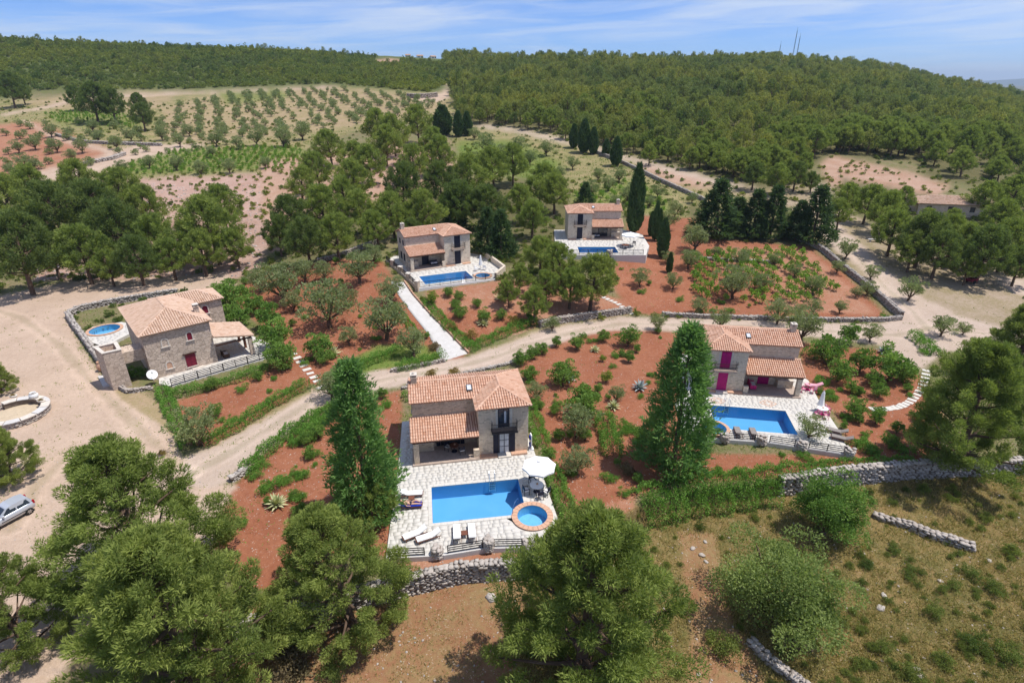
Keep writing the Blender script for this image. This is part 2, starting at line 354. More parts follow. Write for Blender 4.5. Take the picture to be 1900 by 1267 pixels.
# holes for the basins of the pools are cut below (HOLES: outlines in x, y)
def land(HOLES, PADS):
    for pp, pz in PADS:
        m = inpoly(XX, YY, pp); ZZ[m] = np.minimum(ZZ[m], pz - .3)
    A = np.array([ZN[n][0] for n in names]); B = np.array([ZN[n][1] for n in names]); P = np.array([ZN[n][2] for n in names])
    CA, CB, PB = A[zone], B[zone], P[zone]
    def blur(a):
        b = a.copy(); b[1:-1, 1:-1] = (a[1:-1, 1:-1] * 2 + a[:-2, 1:-1] + a[2:, 1:-1] + a[1:-1, :-2] + a[1:-1, 2:]) / 6; return b
    for _ in range(2): CA, CB, PB = blur(CA), blur(CB), blur(PB)
    # wheel tracks: paler compacted bands with a darker strip between
    def lateral(px):
        P = [G(*q)[0] for q in px]; D = np.full(XX.shape, 99.0)
        for a, b in zip(P[:-1], P[1:]):
            ex, ey = b.x - a.x, b.y - a.y; L2 = ex * ex + ey * ey; t = np.clip(((XX - a.x) * ex + (YY - a.y) * ey) / L2, 0, 1); D = np.minimum(D, np.hypot(XX - a.x - t * ex, YY - a.y - t * ey))
        return D
    wob = .16 * np.sin(XX * .7 + YY * .4) + .1 * np.sin(XX * 1.9 - YY * 1.1)
    for px in ([(352, 880), (440, 832), (520, 780), (590, 736), (655, 715), (725, 701), (800, 690), (870, 676), (940, 655), (1010, 630), (1080, 613), (1160, 600), (1230, 602), (1400, 606), (1560, 615), (1660, 622), (1730, 608), (1840, 620)],
               [(1535, 350), (1535, 395), (1550, 432), (1590, 475), (1640, 530), (1690, 575), (1725, 612)], [(352, 880), (280, 815), (180, 720), (110, 640), (40, 590), (-60, 560)], [(352, 880), (250, 850), (120, 850), (70, 900), (20, 980)]):
        D = lateral(px) + wob; band = np.exp(-((D - .85) / .28) ** 2); mid = np.exp(-(D / .38) ** 2); m = np.isin(zone, [names.index('road'), names.index('pale'), names.index('park')]) * .9
        for arr in (CA, CB): arr *= (1 + (.13 * band * m)[..., None]) * (1 - (mid * m)[..., None] * np.array([.16, .13, .20]))
    ny, nx = ZZ.shape; idx = np.arange(ny * nx).reshape(ny, nx)
    Q = np.stack([idx[:-1, :-1], idx[:-1, 1:], idx[1:, 1:], idx[1:, :-1]], -1).reshape(-1, 4)
    zf = zone[:-1, :-1].ravel()
    cx = ((XX[:-1, :-1] + XX[1:, 1:]) / 2).ravel(); cyy = ((YY[:-1, :-1] + YY[1:, 1:]) / 2).ravel()
    keep = np.ones(len(Q), bool)
    for h in HOLES: keep &= ~inpoly(cx, cyy, h)
    V = np.stack([XX, YY, ZZ], -1).reshape(-1, 3); CA, CB, PB = CA.reshape(-1, 3), CB.reshape(-1, 3), PB.ravel()
    sets = {'dirt_road': ['road'], 'dirt_yard': ['pale'], 'red_soil': ['red', 'redpale'], 'grass_slope': ['grass', 'brown'],
            'farm_field': ['field', 'tan', 'green', 'bare', 'rubble'], 'hill_terrain': ['forest', 'maquis'], 'ground': ['scrub', 'park', 'turf']}
    for nm, zs in sets.items():
        m = np.isin(zf, [names.index(z) for z in zs]) & keep
        q = Q[m]; u, inv = np.unique(q.ravel(), return_inverse=True)
        me = mesh_np(nm, V[u], inv.reshape(-1, 4), M['ground'], smooth=True)
        for an, arr in (('ground_a', CA), ('ground_b', CB)):
            at = me.attributes.new(an, 'FLOAT_COLOR', 'POINT'); at.data.foreach_set('color', np.concatenate([arr[u], np.ones((len(u), 1))], 1).astype(np.float32).ravel())
        at = me.attributes.new('pebble', 'FLOAT', 'POINT'); at.data.foreach_set('value', PB[u].astype(np.float32))
        tag(link(nm, me), kind='structure')
# land that runs on to the horizon, and far blue mountains
N = NT('plain'); M['plain'] = N.done(N.mix(N.noise(0.004, 6, .6, N.geo()), (.06, .08, .03), (.16, .14, .07)), 0.95)
mb = MB(); n = 64; mb.add([(20000 * math.cos(k * 2 * math.pi / n), 20000 * math.sin(k * 2 * math.pi / n), -16) for k in range(n)], [tuple(range(n))])
tag(mb.build('plain', M['plain']), kind='structure')
mx = np.linspace(5200, 12000, 60); mb = []
mv = []; mf = []
prof = 165 * np.exp(-((mx - 8300) / 1500) ** 2) + 70 * np.exp(-((mx - 11000) / 1500) ** 2) + 6 * np.sin(mx * .004) + 4 * np.sin(mx * .011)
for j, (dy, hgt) in enumerate(((-900, -1), (-350, .55), (0, 1), (500, .5), (1100, -1))):
    for i, x in enumerate(mx): mv.append((x, 8300 + dy, -20 if hgt < 0 else max(-20, prof[i] * hgt + (8 * math.sin(i * 1.7 + j) if hgt < 1 else 0))))
nn = len(mx)
for j in range(4):
    for i in range(nn - 1): mf.append((j * nn + i, j * nn + i + 1, (j + 1) * nn + i + 1, (j + 1) * nn + i))
tag(link('mountain', mesh_np('mountain', mv, np.array(mf), plain('far_mountain', (.05, .075, .07), .95, sc=.003))), kind='structure')
# ------------------------------------------------------------------ building materials
def stone_mat(name, c1, c2, mortar, sc=3.2):
    N = NT(name); o = N.scale(N.obj(), (1, 1, 1.7))
    o2 = N.n('ShaderNodeVectorMath'); o2.operation = 'ADD'; N.l(o, o2.inputs[0])
    nn = N.n('ShaderNodeTexNoise'); nn.inputs['Scale'].default_value = 3; N.l(N.obj(), nn.inputs['Vector'])
    sv = N.n('ShaderNodeVectorMath'); sv.operation = 'SCALE'; sv.inputs['Scale'].default_value = 0.12; N.l(nn.outputs['Color'], sv.inputs[0]); N.l(sv.outputs[0], o2.inputs[1])
    v = N.vor(sc, 'F1', o2.outputs[0]); e = N.vor(sc, 'DISTANCE_TO_EDGE', o2.outputs[0])
    sp = N.n('ShaderNodeSeparateColor'); N.l(v.outputs['Color'], sp.inputs[0])
    c = N.mix(sp.outputs[0], c1, c2); c = N.mix(N.ramp(sp.outputs[1], .86, .92), c, tuple(k * .8 for k in c2))
    c = N.mix(N.ramp(N.noise(14, 4, .6, N.obj()), .3, .75, 0, .5), c, N.mix(1.0, c, (.62, .58, .55), 'MULTIPLY'))
    edge = N.ramp(e.outputs['Distance'], 0.02, 0.075)
    c = N.mix(edge, mortar, c)
    N.bump(N.math('ADD', edge, N.math('MULTIPLY', N.noise(9, 3, .6, N.obj()), .6)), 0.05, 0.8)
    return N.done(c, .92, spec=.1)
M['stone'] = stone_mat('villa_stone', (.80, .665, .52), (.68, .55, .42), (.62, .505, .39))
M['stone_white'] = stone_mat('pale_villa_stone', (.82, .71, .575), (.71, .60, .475), (.64, .545, .43), 2.8)
M['stone_big'] = stone_mat('rough_villa_stone', (.70, .575, .47), (.57, .455, .365), (.43, .34, .27), 2.3)
def tile_mat(name, a, b, c):
    N = NT(name); t = N.attr('tint'); col = N.mix(N.ramp(t, 0, .8), a, b); col = N.mix(N.ramp(t, .8, 1.0), col, c)
    nz = N.noise(1.3, 5, .65, N.obj()); col = N.mix(N.ramp(nz, .35, .75, 0, .55), col, N.mix(1.0, col, (.66, .62, .60), 'MULTIPLY'))
    col = N.mix(N.ramp(N.noise(7, 3, .6, N.obj()), .55, .8, 0, .35), col, (.50, .40, .32))
    return N.done(col, .85, spec=.15)
M['tile'] = tile_mat('terracotta', (.59, .345, .235), (.67, .44, .32), (.48, .25, .155))
M['tile_pale'] = tile_mat('old_terracotta', (.58, .40, .29), (.66, .48, .37), (.50, .31, .21))
M['tile_bed'] = plain('tile_bed', (.40, .20, .13), .9, var=.3, sc=5)
M['tile_bed_pale'] = plain('old_tile_bed', (.38, .24, .16), .9, var=.3, sc=5)
M['navy'] = plain('navy_paint', (.014, .016, .035), .45, var=.3)
M['pink'] = plain('magenta_paint', (.42, .006, .15), .5, var=.15)
M['maroon'] = plain('maroon_paint', (.17, .012, .03), .5, var=.2)
M['iron'] = plain('wrought_iron', (.025, .023, .028), .5, .3)
M['wood'] = plain('dark_wood', (.06, .03, .02), .7, var=.3, sc=8)
M['woodr'] = plain('red_brown_wood', (.16, .06, .035), .6, var=.3, sc=8)
M['lintel'] = plain('pale_lintel', (.60, .54, .47), .85, var=.15)
M['white'] = plain('white_paint', (.80, .79, .77), .6, var=.03)
M['cloth'] = plain('white_cloth', (.82, .81, .80), .9, var=.03)
M['bluecloth'] = plain('blue_cloth', (.01, .04, .42), .8)
M['steel'] = plain('steel', (.6, .6, .62), .25, 1.0)
M['porch_floor'] = plain('porch_floor', (.42, .33, .27), .8, var=.15)
M['curtain'] = plain('curtain', (.55, .56, .60), .8, var=.15)
M['copin'] = plain('terracotta_coping', (.56, .34, .23), .8, var=.15, sc=6)
M['bluewall'] = plain('tub_outer_tile', (.05, .16, .38), .4)
N = NT('glass_pane'); N.p.inputs['IOR'].default_value = 1.5; M['glass'] = N.done((.03, .04, .055), .06, spec=.6)
# paving
N = NT('pale_paving'); t = N.attr('tint'); c = N.mix(t, (.60, .572, .525), (.618, .592, .548))
c = N.mix(N.ramp(N.noise(1.1, 5, .6, N.geo()), .35, .75, 0, .5), c, N.mix(1.0, c, (.88, .85, .80), 'MULTIPLY'))
c = N.mix(N.ramp(N.noise(16, 3, .6, N.geo()), .4, .8, 0, .2), c, (.50, .45, .39)); M['paving'] = N.done(c, .85, spec=.15)
M['grout'] = plain('grout', (.58, .55, .505), .9, var=.05)
N = NT('concrete'); c = N.mix(N.ramp(N.noise(.9, 6, .65, N.geo()), .3, .7), (.60, .58, .56), (.50, .475, .45)); M['concrete'] = N.done(c, .9, spec=.1)
# pool: painted basin, clear water sheet
N = NT('pool_tile'); vv = N.vor(9, 'F1', N.obj(), 0.0)
M['basin'] = N.done(N.mix(N.ramp(N.noise(.7, 3, .5, N.obj()), .3, .7), (.125, .40, .69), (.145, .43, .72)), .5, spec=.2)
M['basin_light'] = N2 = plain('light_pool_tile', (.20, .50, .74), .5, var=.06)
M['drain'] = plain('drain', (.02, .10, .26), .5)
N = NT('pool_water'); tr = N.n('ShaderNodeBsdfTransparent'); tr.inputs[0].default_value = (.86, .95, .99, 1)
gl = N.n('ShaderNodeBsdfGlossy'); gl.inputs['Roughness'].default_value = .03
bp = N.n('ShaderNodeBump'); bp.inputs['Distance'].default_value = .012; N.l(N.noise(2.6, 3, .5, N.geo()), bp.inputs['Height']); N.l(bp.outputs[0], gl.inputs['Normal'])
fr = N.n('ShaderNodeFresnel'); fr.inputs['IOR'].default_value = 1.33; N.l(bp.outputs[0], fr.inputs['Normal'])
ms = N.n('ShaderNodeMixShader'); N.l(fr.outputs[0], ms.inputs[0]); N.l(tr.outputs[0], ms.inputs[1]); N.l(gl.outputs[0], ms.inputs[2]); N.l(ms.outputs[0], N.out.inputs[0])
M['water'] = N.m

# ------------------------------------------------------------------ tiled roofs
class Roof:
    """roof planes given by plan outlines and a height rule; slab, barrel tiles and ridge caps"""
    def __init__(s, mirror=False, pitch=.235, row=.37, seg=4): s.slab = MB(mirror); s.tiles = MB(mirror); s.caps = MB(mirror); s.p, s.row, s.seg = pitch, row, seg
    def plane(s, P, down, thick=.09):
        """P: 3-D outline (anticlockwise from above); down: plan direction of fall"""
        P = [Vector(p) for p in P]; n = (P[1] - P[0]).cross(P[2] - P[0]).normalized()
        if n.z < 0: n = -n; P = P[::-1]
        k = len(P); lo = [p - n * thick for p in P]
        s.slab.add([tuple(p) for p in P] + [tuple(p) for p in lo], [tuple(range(k)), tuple(range(k, 2 * k))[::-1]] + [(i, k + i, k + (i + 1) % k, (i + 1) % k) for i in range(k)])
        d = Vector((down[0], down[1], 0)); w = -(d - n * d.dot(n)); w.normalize(); u = w.cross(n).normalized()
        O = P[0]; q = [((p - O).dot(u), (p - O).dot(w)) for p in P]
        u0, u1 = min(a for a, b in q), max(a for a, b in q); w0, w1 = min(b for a, b in q), max(b for a, b in q)
        nc = max(1, round((u1 - u0) / s.p)); pc = (u1 - u0) / nc; nr = max(1, round((w1 - w0) / s.row)); pr = (w1 - w0) / nr
        cu = u0 + pc * (np.arange(nc) + .5); cw = w0 + pr * (np.arange(nr) + .5)
        A, B = np.meshgrid(cu, cw); ok = inpoly(A, B, q)
        for a, b in zip(A[ok], B[ok]):
            a += random.uniform(-.012, .012); t = random.random(); V = []
            for (wv, rad, lift) in ((b - pr * .56, pc * .40, .035), (b + pr * .56, pc * .33, .012)):
                for i in range(s.seg + 1):
                    an = math.pi * i / s.seg
                    V.append(tuple(O + u * (a - rad * math.cos(an)) + w * wv + n * (lift + rad * .85 * math.sin(an))))
            m = s.seg + 1
            s.tiles.add(V, [(i, i + 1, m + i + 1, m + i) for i in range(s.seg)] + [tuple(range(m))[::-1]], t)
        return n
    def ridge(s, a, b, r=.13):
        a, b = Vector(a), Vector(b); L = (b - a).length; k = max(1, round(L / .42)); d = (b - a) / k
        sd = Vector((-d.y, d.x, 0)).normalized(); up = d.cross(sd).normalized()
        if up.z < 0: up = -up
        for i in range(k):
            V = []
            for p, rr in ((a + d * (i - .06), r * 1.08), (a + d * (i + 1.06), r * .9)):
                for j in range(6):
                    an = math.pi * j / 5; V.append(tuple(p + sd * (rr * math.cos(an)) + up * (rr * .9 * math.sin(an) + .01)))
            s.caps.add(V, [(j, j + 1, 7 + j, 6 + j) for j in range(5)] + [tuple(range(6)), tuple(range(6, 12))[::-1]], random.random())
    def build(s, parent, bed, tile, name='roof'):
        r = s.slab.build(name, bed, parent); tag(s.tiles.build('roof_tiles', tile, r), kind='stuff')
        if s.caps.v: tag(s.caps.build('ridge_tiles', tile, r), kind='stuff')
        return r
def window(parent, x0, x1, z0, z1, y, mir, frame_m, pane_m, name='window', mull=1, rows=1, lint=True, axis='y', depth=.05):
    """framed opening on a wall facing -y (axis y) or facing -x/+x (axis x, y is then the x of the wall)"""
    def bx(mb, a0, a1, b0, b1, c0, c1):
        if axis == 'y': mb.box(a0, a1, y - b1, y - b0, c0, c1)
        else: mb.box(min(y, y + axis * b0, y + axis * b1) if 0 else min(y + axis * b0, y + axis * b1), max(y + axis * b0, y + axis * b1), a0, a1, c0, c1)
    f = MB(mir); fw = .07
    bx(f, x0 - fw, x0, .0, depth, z0, z1); bx(f, x1, x1 + fw, 0, depth, z0, z1); bx(f, x0 - fw, x1 + fw, 0, depth, z1, z1 + fw)
    for i in range(1, mull + 1): c = x0 + (x1 - x0) * i / (mull + 1); bx(f, c - .025, c + .025, .012, depth * .8, z0, z1)
    for i in range(1, rows): c = z0 + (z1 - z0) * i / rows; bx(f, x0, x1, .012, depth * .7, c - .02, c + .02)
    fo = f.build(name, frame_m, parent)
    p = MB(mir); bx(p, x0, x1, .002, .012, z0, z1); p.build('pane', pane_m, fo)
    if lint:
        s = MB(mir); bx(s, x0 - .15, x1 + .15, 0, depth + .06, z0 - .1, z0); s.build('sill', M['lintel'], fo)
    return fo
def shutter(parent, x0, x1, z0, z1, y, mir, m, louvre=True):
    f = MB(mir); f.box(x0, x1, y - .05, y - .005, z0, z1)
    k = int((z1 - z0) / .16)
    for i in range(k): z = z0 + (i + .5) * (z1 - z0) / k; f.box(x0 + .05, x1 - .05, y - .068, y - .05, z - .03, z + .03)
    return f.build('shutter', m, parent)
def villa(name, label, O, rz, mir, wallm, paint, opened, z0, scale=1.0, seg=4, door_kind='glass', pitch=.235):
    """stone villa: tower wing in front, recessed wing with a tiled porch beside it. x runs from the tower (0..4.74) out along the porch (-6.05..0); mirrored when mir"""
    h = thing(name, label, 'house', (O[0], O[1], z0), rz); h.scale = (scale,) * 3
    EV, RG = 5.22, 6.17
    w = MB(mir); w.box(0, 4.74, 0, 6.9, -1.5, EV); w.build('wall', wallm, h)
    w = MB(mir); w.box(-6.05, -.003, 2.2, 6.9, -1.5, EV)
    w.add([(-6.05, 2.2, EV), (-6.05, 6.9, EV), (-6.05, 4.55, RG - .03), (-5.7, 2.2, EV), (-5.7, 6.9, EV), (-5.7, 4.55, RG - .03)], [(0, 2, 1), (3, 4, 5), (0, 3, 5, 2), (1, 2, 5, 4)])
    w.build('wall', wallm, h)
    r = Roof(mir, pitch, .37, seg); E0 = EV + .03
    r.plane([(-6.3, 1.95, E0), (-.25, 1.95, E0), (2.37, 4.55, RG), (-6.3, 4.55, RG)], (0, -1))
    r.plane([(-6.3, 4.55, RG), (2.37, 4.55, RG), (4.99, 7.15, E0), (-6.3, 7.15, E0)], (0, 1))
    r.plane([(-.25, -.25, E0), (2.37, 2.37, RG), (2.37, 4.55, RG), (-.25, 1.95, E0)], (-1, 0))
    r.plane([(4.99, -.25, E0), (4.99, 7.15, E0), (2.37, 4.55, RG), (2.37, 2.37, RG)], (1, 0))
    r.plane([(-.25, -.25, E0), (4.99, -.25, E0), (2.37, 2.37, RG)], (0, -1))
    for a, b in (((-6.3, 4.55, RG), (2.37, 4.55, RG)), ((2.37, 2.37, RG), (2.37, 4.55, RG)), ((-.25, -.25, E0), (2.37, 2.37, RG)), ((4.99, -.25, E0), (2.37, 2.37, RG)), ((4.99, 7.15, E0), (2.37, 4.55, RG))): r.ridge(a, b)
    ro = r.build(h, M['tile_bed'], M['tile'])
    c = MB(mir); c.box(-5.95, -5.4, 4.2, 4.8, RG - .4, RG + .55); c.box(-6.0, -5.35, 4.15, 4.85, RG + .55, RG + .63)
    for px_, py_ in ((-5.9, 4.25), (-5.45, 4.25), (-5.9, 4.75), (-5.45, 4.75)): c.box(px_ - .06, px_ + .06, py_ - .06, py_ + .06, RG + .63, RG + .85)
    co = c.build('chimney', wallm, ro); c = MB(mir); c.box(-6.0, -5.35, 4.15, 4.85, RG + .85, RG + .92); c.lathe([(.12, RG + .92), (.14, RG + 1.05), (.02, RG + 1.1)], 8, (-5.68, 4.5)); c.build('chimney_cap', M['lintel'], co)
    # rooflight on the front slope
    sl = (RG - E0) / 2.6; zf = lambda y: E0 + (y - 1.95) * sl
    s = MB(mir); x0, x1, ya, yb = -.75, -.2, 2.75, 3.5
    s.add([(x, y, zf(y) + d) for d in (.0, .2) for x, y in ((x0, ya), (x1, ya), (x1, yb), (x0, yb))], [(4, 5, 6, 7), (0, 1, 5, 4), (1, 2, 6, 5), (2, 3, 7, 6), (3, 0, 4, 7)])
    so_ = s.build('rooflight', M['iron'], ro); s = MB(mir); s.add([(x, y, zf(y) + .204) for x, y in ((x0 + .07, ya + .08), (x1 - .07, ya + .08), (x1 - .07, yb - .08), (x0 + .07, yb - .08))], [(0, 1, 2, 3)]); s.build('pane', M['curtain'], so_)
    # porch
    r = Roof(mir, pitch, .37, seg); zt, zl = 3.62, 2.62
    r.plane([(-6.35, -.55, zl), (-.005, -.55, zl), (-.005, 2.198, zt), (-6.35, 2.198, zt)], (0, -1), .1); r.ridge((-6.35, 2.15, zt), (-.02, 2.15, zt), .1)
    pr = r.build(h, M['tile_bed'], M['tile'], 'porch_roof')
    b = MB(mir); b.box(-6.2, -.02, -.35, -.17, 2.32, 2.5); b.build('beam', M['wood'], pr)
    for i in range(9): x = -6.05 + i * .74; b = MB(mir); b.add([(x + q, y, zz + dz) for dz in (-.26, -.115) for (q, y, zz) in ((-.05, -.45, zl), (.05, -.45, zl), (.05, 2.19, zt), (-.05, 2.19, zt))], [(3, 2, 1, 0), (4, 5, 6, 7), (0, 1, 5, 4), (1, 2, 6, 5), (2, 3, 7, 6), (3, 0, 4, 7)]); b.build('rafter', M['wood'], pr)
    p = MB(mir); p.box(-6.12, -5.62, -.42, .05, -1.0, 2.32); p.build('pillar', wallm, h)
    p = MB(mir); p.box(-.55, -.004, -.32, .0, -1.0, .95); p.build('low_wall', wallm, h)
    fl = MB(mir); fl.box(-6.3, -.002, -.62, 2.198, -1.2, .14); fl.build('porch_floor', M['porch_floor'], h)
    st = MB(mir); st.box(1.75, 3.0, -.75, -.004, -.5, .16); st.build('doorstep', M['lintel'], h)
    st = MB(mir); st.box(.05, 1.7, -.55, -.004, -.4, .18); st.build('flower_bed', M['copin'], h)
    st = MB(mir); st.box(3.05, 4.6, -.5, -.004, -.4, .18); st.build('flower_bed', M['copin'], h)
    # stone counter with barbecue at the far end of the porch
    c = MB(mir); c.box(-5.9, -4.2, 1.45, 2.195, .14, 1.05); c.box(-5.9, -4.2, 1.95, 2.196, 1.05, 1.7); co = c.build('barbecue_counter', wallm, h); c = MB(mir); c.box(-5.95, -4.15, 1.38, 2.194, 1.05, 1.12); c.build('worktop', M['lintel'], co)
    # doors and windows
    if door_kind == 'dark': window(h, -3.3, -1.0 if 0 else -2.2, .14, 2.3, 2.2, mir, paint, paint, 'double_door', 1, 1, False)
    else:
        d = window(h, -3.45, -1.7, .14, 2.35, 2.2, mir, paint, M['glass'], 'double_door', 1, 1, False)
        if opened: shutter(h, -3.95, -3.55, .14, 2.35, 2.2, mir, paint); shutter(h, -1.6, -1.2, .14, 2.35, 2.2, mir, paint)
    w1 = window(h, 1.92, 2.84, 3.02, 4.98, 0, mir, paint, M['glass'] if opened else paint, 'balcony_door', 1, 3 if opened else 1, False)
    if opened:
        p = MB(mir); p.box(2.42, 2.62, -.035, -.013, 3.5, 4.75); p.build('curtain', M['curtain'], w1)
        d = window(h, 1.98, 2.86, .16, 2.3, 0, mir, paint, M['curtain'], 'front_door', 1, 3, False)
        shutter(h, 1.36, 1.88, .16, 2.32, 0, mir, paint); shutter(h, 2.95, 3.47, .16, 2.32, 0, mir, paint)
    else:
        d = MB(mir); d.box(1.86, 2.92, -.09, -.004, .16, 2.45)
        for i in range(7): d.box(1.9 + i * .145, 1.905 + i * .145, -.1, -.09, .2, 2.4)
        d.build('front_door', paint, h)
        for x0 in (1.9, 2.39): shutter(h, x0, x0 + .47, 3.02, 4.98, -.055, mir, paint)
    l = MB(mir); l.box(1.7, 3.05, -.07, -.003, 2.46, 2.62); l.build('lintel', M['lintel'], h)
    for x in (1.62, 2.98):
        l = MB(mir); l.box(x, x + .2, -.028, -.003, 3.0, 5.0); l.build('jamb', M['lintel'], h)
    # balcony
    b = MB(mir); b.box(1.15, 3.6, -.85, -.004, 2.8, 2.95); bo = b.build('balcony', M['porch_floor'] if not opened else M['iron'], h)
    rl = MB(mir)
    for z in (3.05, 3.45, 3.85): rl.tube([(1.2, -.02, z), (1.2, -.8, z), (3.55, -.8, z), (3.55, -.02, z)], .022, 5)
    for i in range(20): x = 1.2 + 2.35 * i / 19; rl.tube([(x, -.8, 2.95), (x, -.84, 3.2), (x, -.8, 3.85)], .013, 4)
    for y in (-.2, -.4, -.6):
        for x in (1.2, 3.55): rl.tube([(x, y, 2.95), (x, y, 3.85)], .013, 4)
    for x in (1.2, 3.55): rl.tube([(x, -.8, 3.85), (x, -.9, 4.05), (x, -.78, 4.2)], .02, 5)
    rl.build('railing', M['iron'], bo)
    for x in (1.3, 3.35): q = MB(mir); q.add([(x, -.004, 2.4), (x + .12, -.004, 2.4), (x + .12, -.7, 2.8), (x, -.7, 2.8), (x, -.004, 2.8), (x + .12, -.004, 2.8)], [(0, 1, 2, 3), (0, 3, 4), (1, 5, 2)]); q.build('bracket', M['wood'], bo)
    # side wall windows at the gable end
    for a, b_, z1, z2 in ((2.9, 3.5, .9, 2.1), (4.6, 5.2, .9, 2.1), (3.2, 3.6, 3.6, 4.4), (5.0, 5.4, 3.6, 4.4)):
        window(h, a, b_, z1, z2, -6.05, mir, paint, paint, 'window', 1, 1, True, axis=-1)
    return h
# ------------------------------------------------------------------ terraces and pools
def rect(o, rz, L, W, grow=0.0):
    u = (math.cos(rz), math.sin(rz)); v = (-u[1], u[0])
    return [(o[0] + a * u[0] + b * v[0], o[1] + a * u[1] + b * v[1]) for a, b in ((-grow, -grow), (L + grow, -grow), (L + grow, W + grow), (-grow, W + grow))]
def circ(c, r, n=28): return [(c[0] + r * math.cos(k * 2 * math.pi / n), c[1] + r * math.sin(k * 2 * math.pi / n)) for k in range(n)]
HOLES = []; PADS = []
def terrace(name, poly, holes, z, depth, rz, step=.5, mat=None, skirt=None):
    """slab with openings for the pools, and its paving stones laid on it"""
    PADS.append((poly, z)); bm = bmesh.new(); loops = []
    for lp in [poly] + holes:
        vs = [bm.verts.new((p[0], p[1], z - .007)) for p in lp]; loops.append([bm.edges.new((vs[i], vs[(i + 1) % len(vs)])) for i in range(len(vs))])
    bmesh.ops.triangle_fill(bm, use_beauty=True, use_dissolve=False, edges=[e for l in loops for e in l])
    n = len(poly); lo = None
    for lp in [poly]:
        t = [bm.verts.new((p[0], p[1], z - .0071)) for p in lp]; b = [bm.verts.new((p[0], p[1], z - depth)) for p in lp]
        for i in range(n): bm.faces.new((b[i], b[(i + 1) % n], t[(i + 1) % n], t[i]))
    bmesh.ops.recalc_face_normals(bm, faces=bm.faces)
    for f in bm.faces:
        if abs(f.normal.z) > .9 and f.normal.z < 0: f.normal_flip()
    me = bpy.data.meshes.new(name); bm.to_mesh(me); bm.free(); me.materials.append(M['grout']); o = tag(link(name, me), kind='structure')
    # jittered quads, aligned with the house
    xs = [p[0] for p in poly]; ys = [p[1] for p in poly]; cx, cyy = sum(xs) / n, sum(ys) / n; S = max(max(xs) - min(xs), max(ys) - min(ys))
    c, s_ = math.cos(rz), math.sin(rz); qs = []; b0 = -S * .8
    while b0 < S * .8:
        hgt = step * random.uniform(.6, 1.0); a0 = -S * .8 - random.random()
        while a0 < S * .8:
            wd = step * random.uniform(.5, 1.5); j = lambda: random.uniform(-.06, .06)
            qs.append([(a0 + j(), b0 + j()), (a0 + wd + j(), b0 + j()), (a0 + wd + j(), b0 + hgt + j()), (a0 + j(), b0 + hgt + j())]); a0 += wd
        b0 += hgt
    q = np.array(qs); q = np.stack([cx + q[..., 0] * c - q[..., 1] * s_, cyy + q[..., 0] * s_ + q[..., 1] * c], -1)
    ce = q.mean(1, keepdims=True); q = ce + (q - ce) * .986
    ok = np.ones(len(q), bool)
    for i in range(4):
        ok &= inpoly(q[:, i, 0], q[:, i, 1], poly)
        for h in holes: ok &= ~inpoly(q[:, i, 0], q[:, i, 1], h)
    q = q[ok]; m = len(q); zt = z + rng.uniform(-.002, .002, m)
    V = np.zeros((m, 8, 3)); V[:, :4, :2] = q; V[:, 4:, :2] = ce[ok] + (q - ce[ok]) * .997; V[:, :4, 2] = z - .0068; V[:, 4:, 2] = zt[:, None]
    b = (np.arange(m) * 8)[:, None]
    F = np.concatenate([b + np.array([[4, 5, 6, 7]])] + [b + np.array([[i, (i + 1) % 4, 4 + (i + 1) % 4, 4 + i]]) for i in range(4)])
    tag(link('paving_stones', mesh_np('paving_stones', V.reshape(-1, 3), F, mat or M['paving'], np.tile(rng.uniform(0, 1, m), 5)), o), kind='stuff')
    return o
def polar(o, rz, L, W, tubc=None, rad=0.0, union=False, n=160):
    """outline of the pool seen from its middle, less (or plus) the round tub at its corner; local coordinates"""
    c, s_ = math.cos(rz), math.sin(rz); T = None
    if tubc is not None: dx, dy = tubc[0] - o[0], tubc[1] - o[1]; T = (dx * c + dy * s_ - L / 2, -dx * s_ + dy * c - W / 2)
    an = sorted([k * 2 * math.pi / n + .003 for k in range(n)] + [math.atan2(b * W, a * L) % (2 * math.pi) for a in (-1, 1) for b in (-1, 1)]); out = []
    for t in an:
        d = (math.cos(t), math.sin(t)); r = min(L / 2 / max(abs(d[0]), 1e-9), W / 2 / max(abs(d[1]), 1e-9))
        if T:
            m = d[0] * T[0] + d[1] * T[1]; q = m * m - (T[0] ** 2 + T[1] ** 2 - rad * rad)
            if q > 0 and m > 0: r = max(r, m + math.sqrt(q)) if union else min(r, m - math.sqrt(q))
        out.append((L / 2 + d[0] * r, W / 2 + d[1] * r))
    return out
def hole(o, rz, L, W, tubc, rad):
    c, s_ = math.cos(rz), math.sin(rz)
    return [(o[0] + a * c - b * s_, o[1] + a * s_ + b * c) for a, b in polar(o, rz, L, W, tubc, rad, True)]
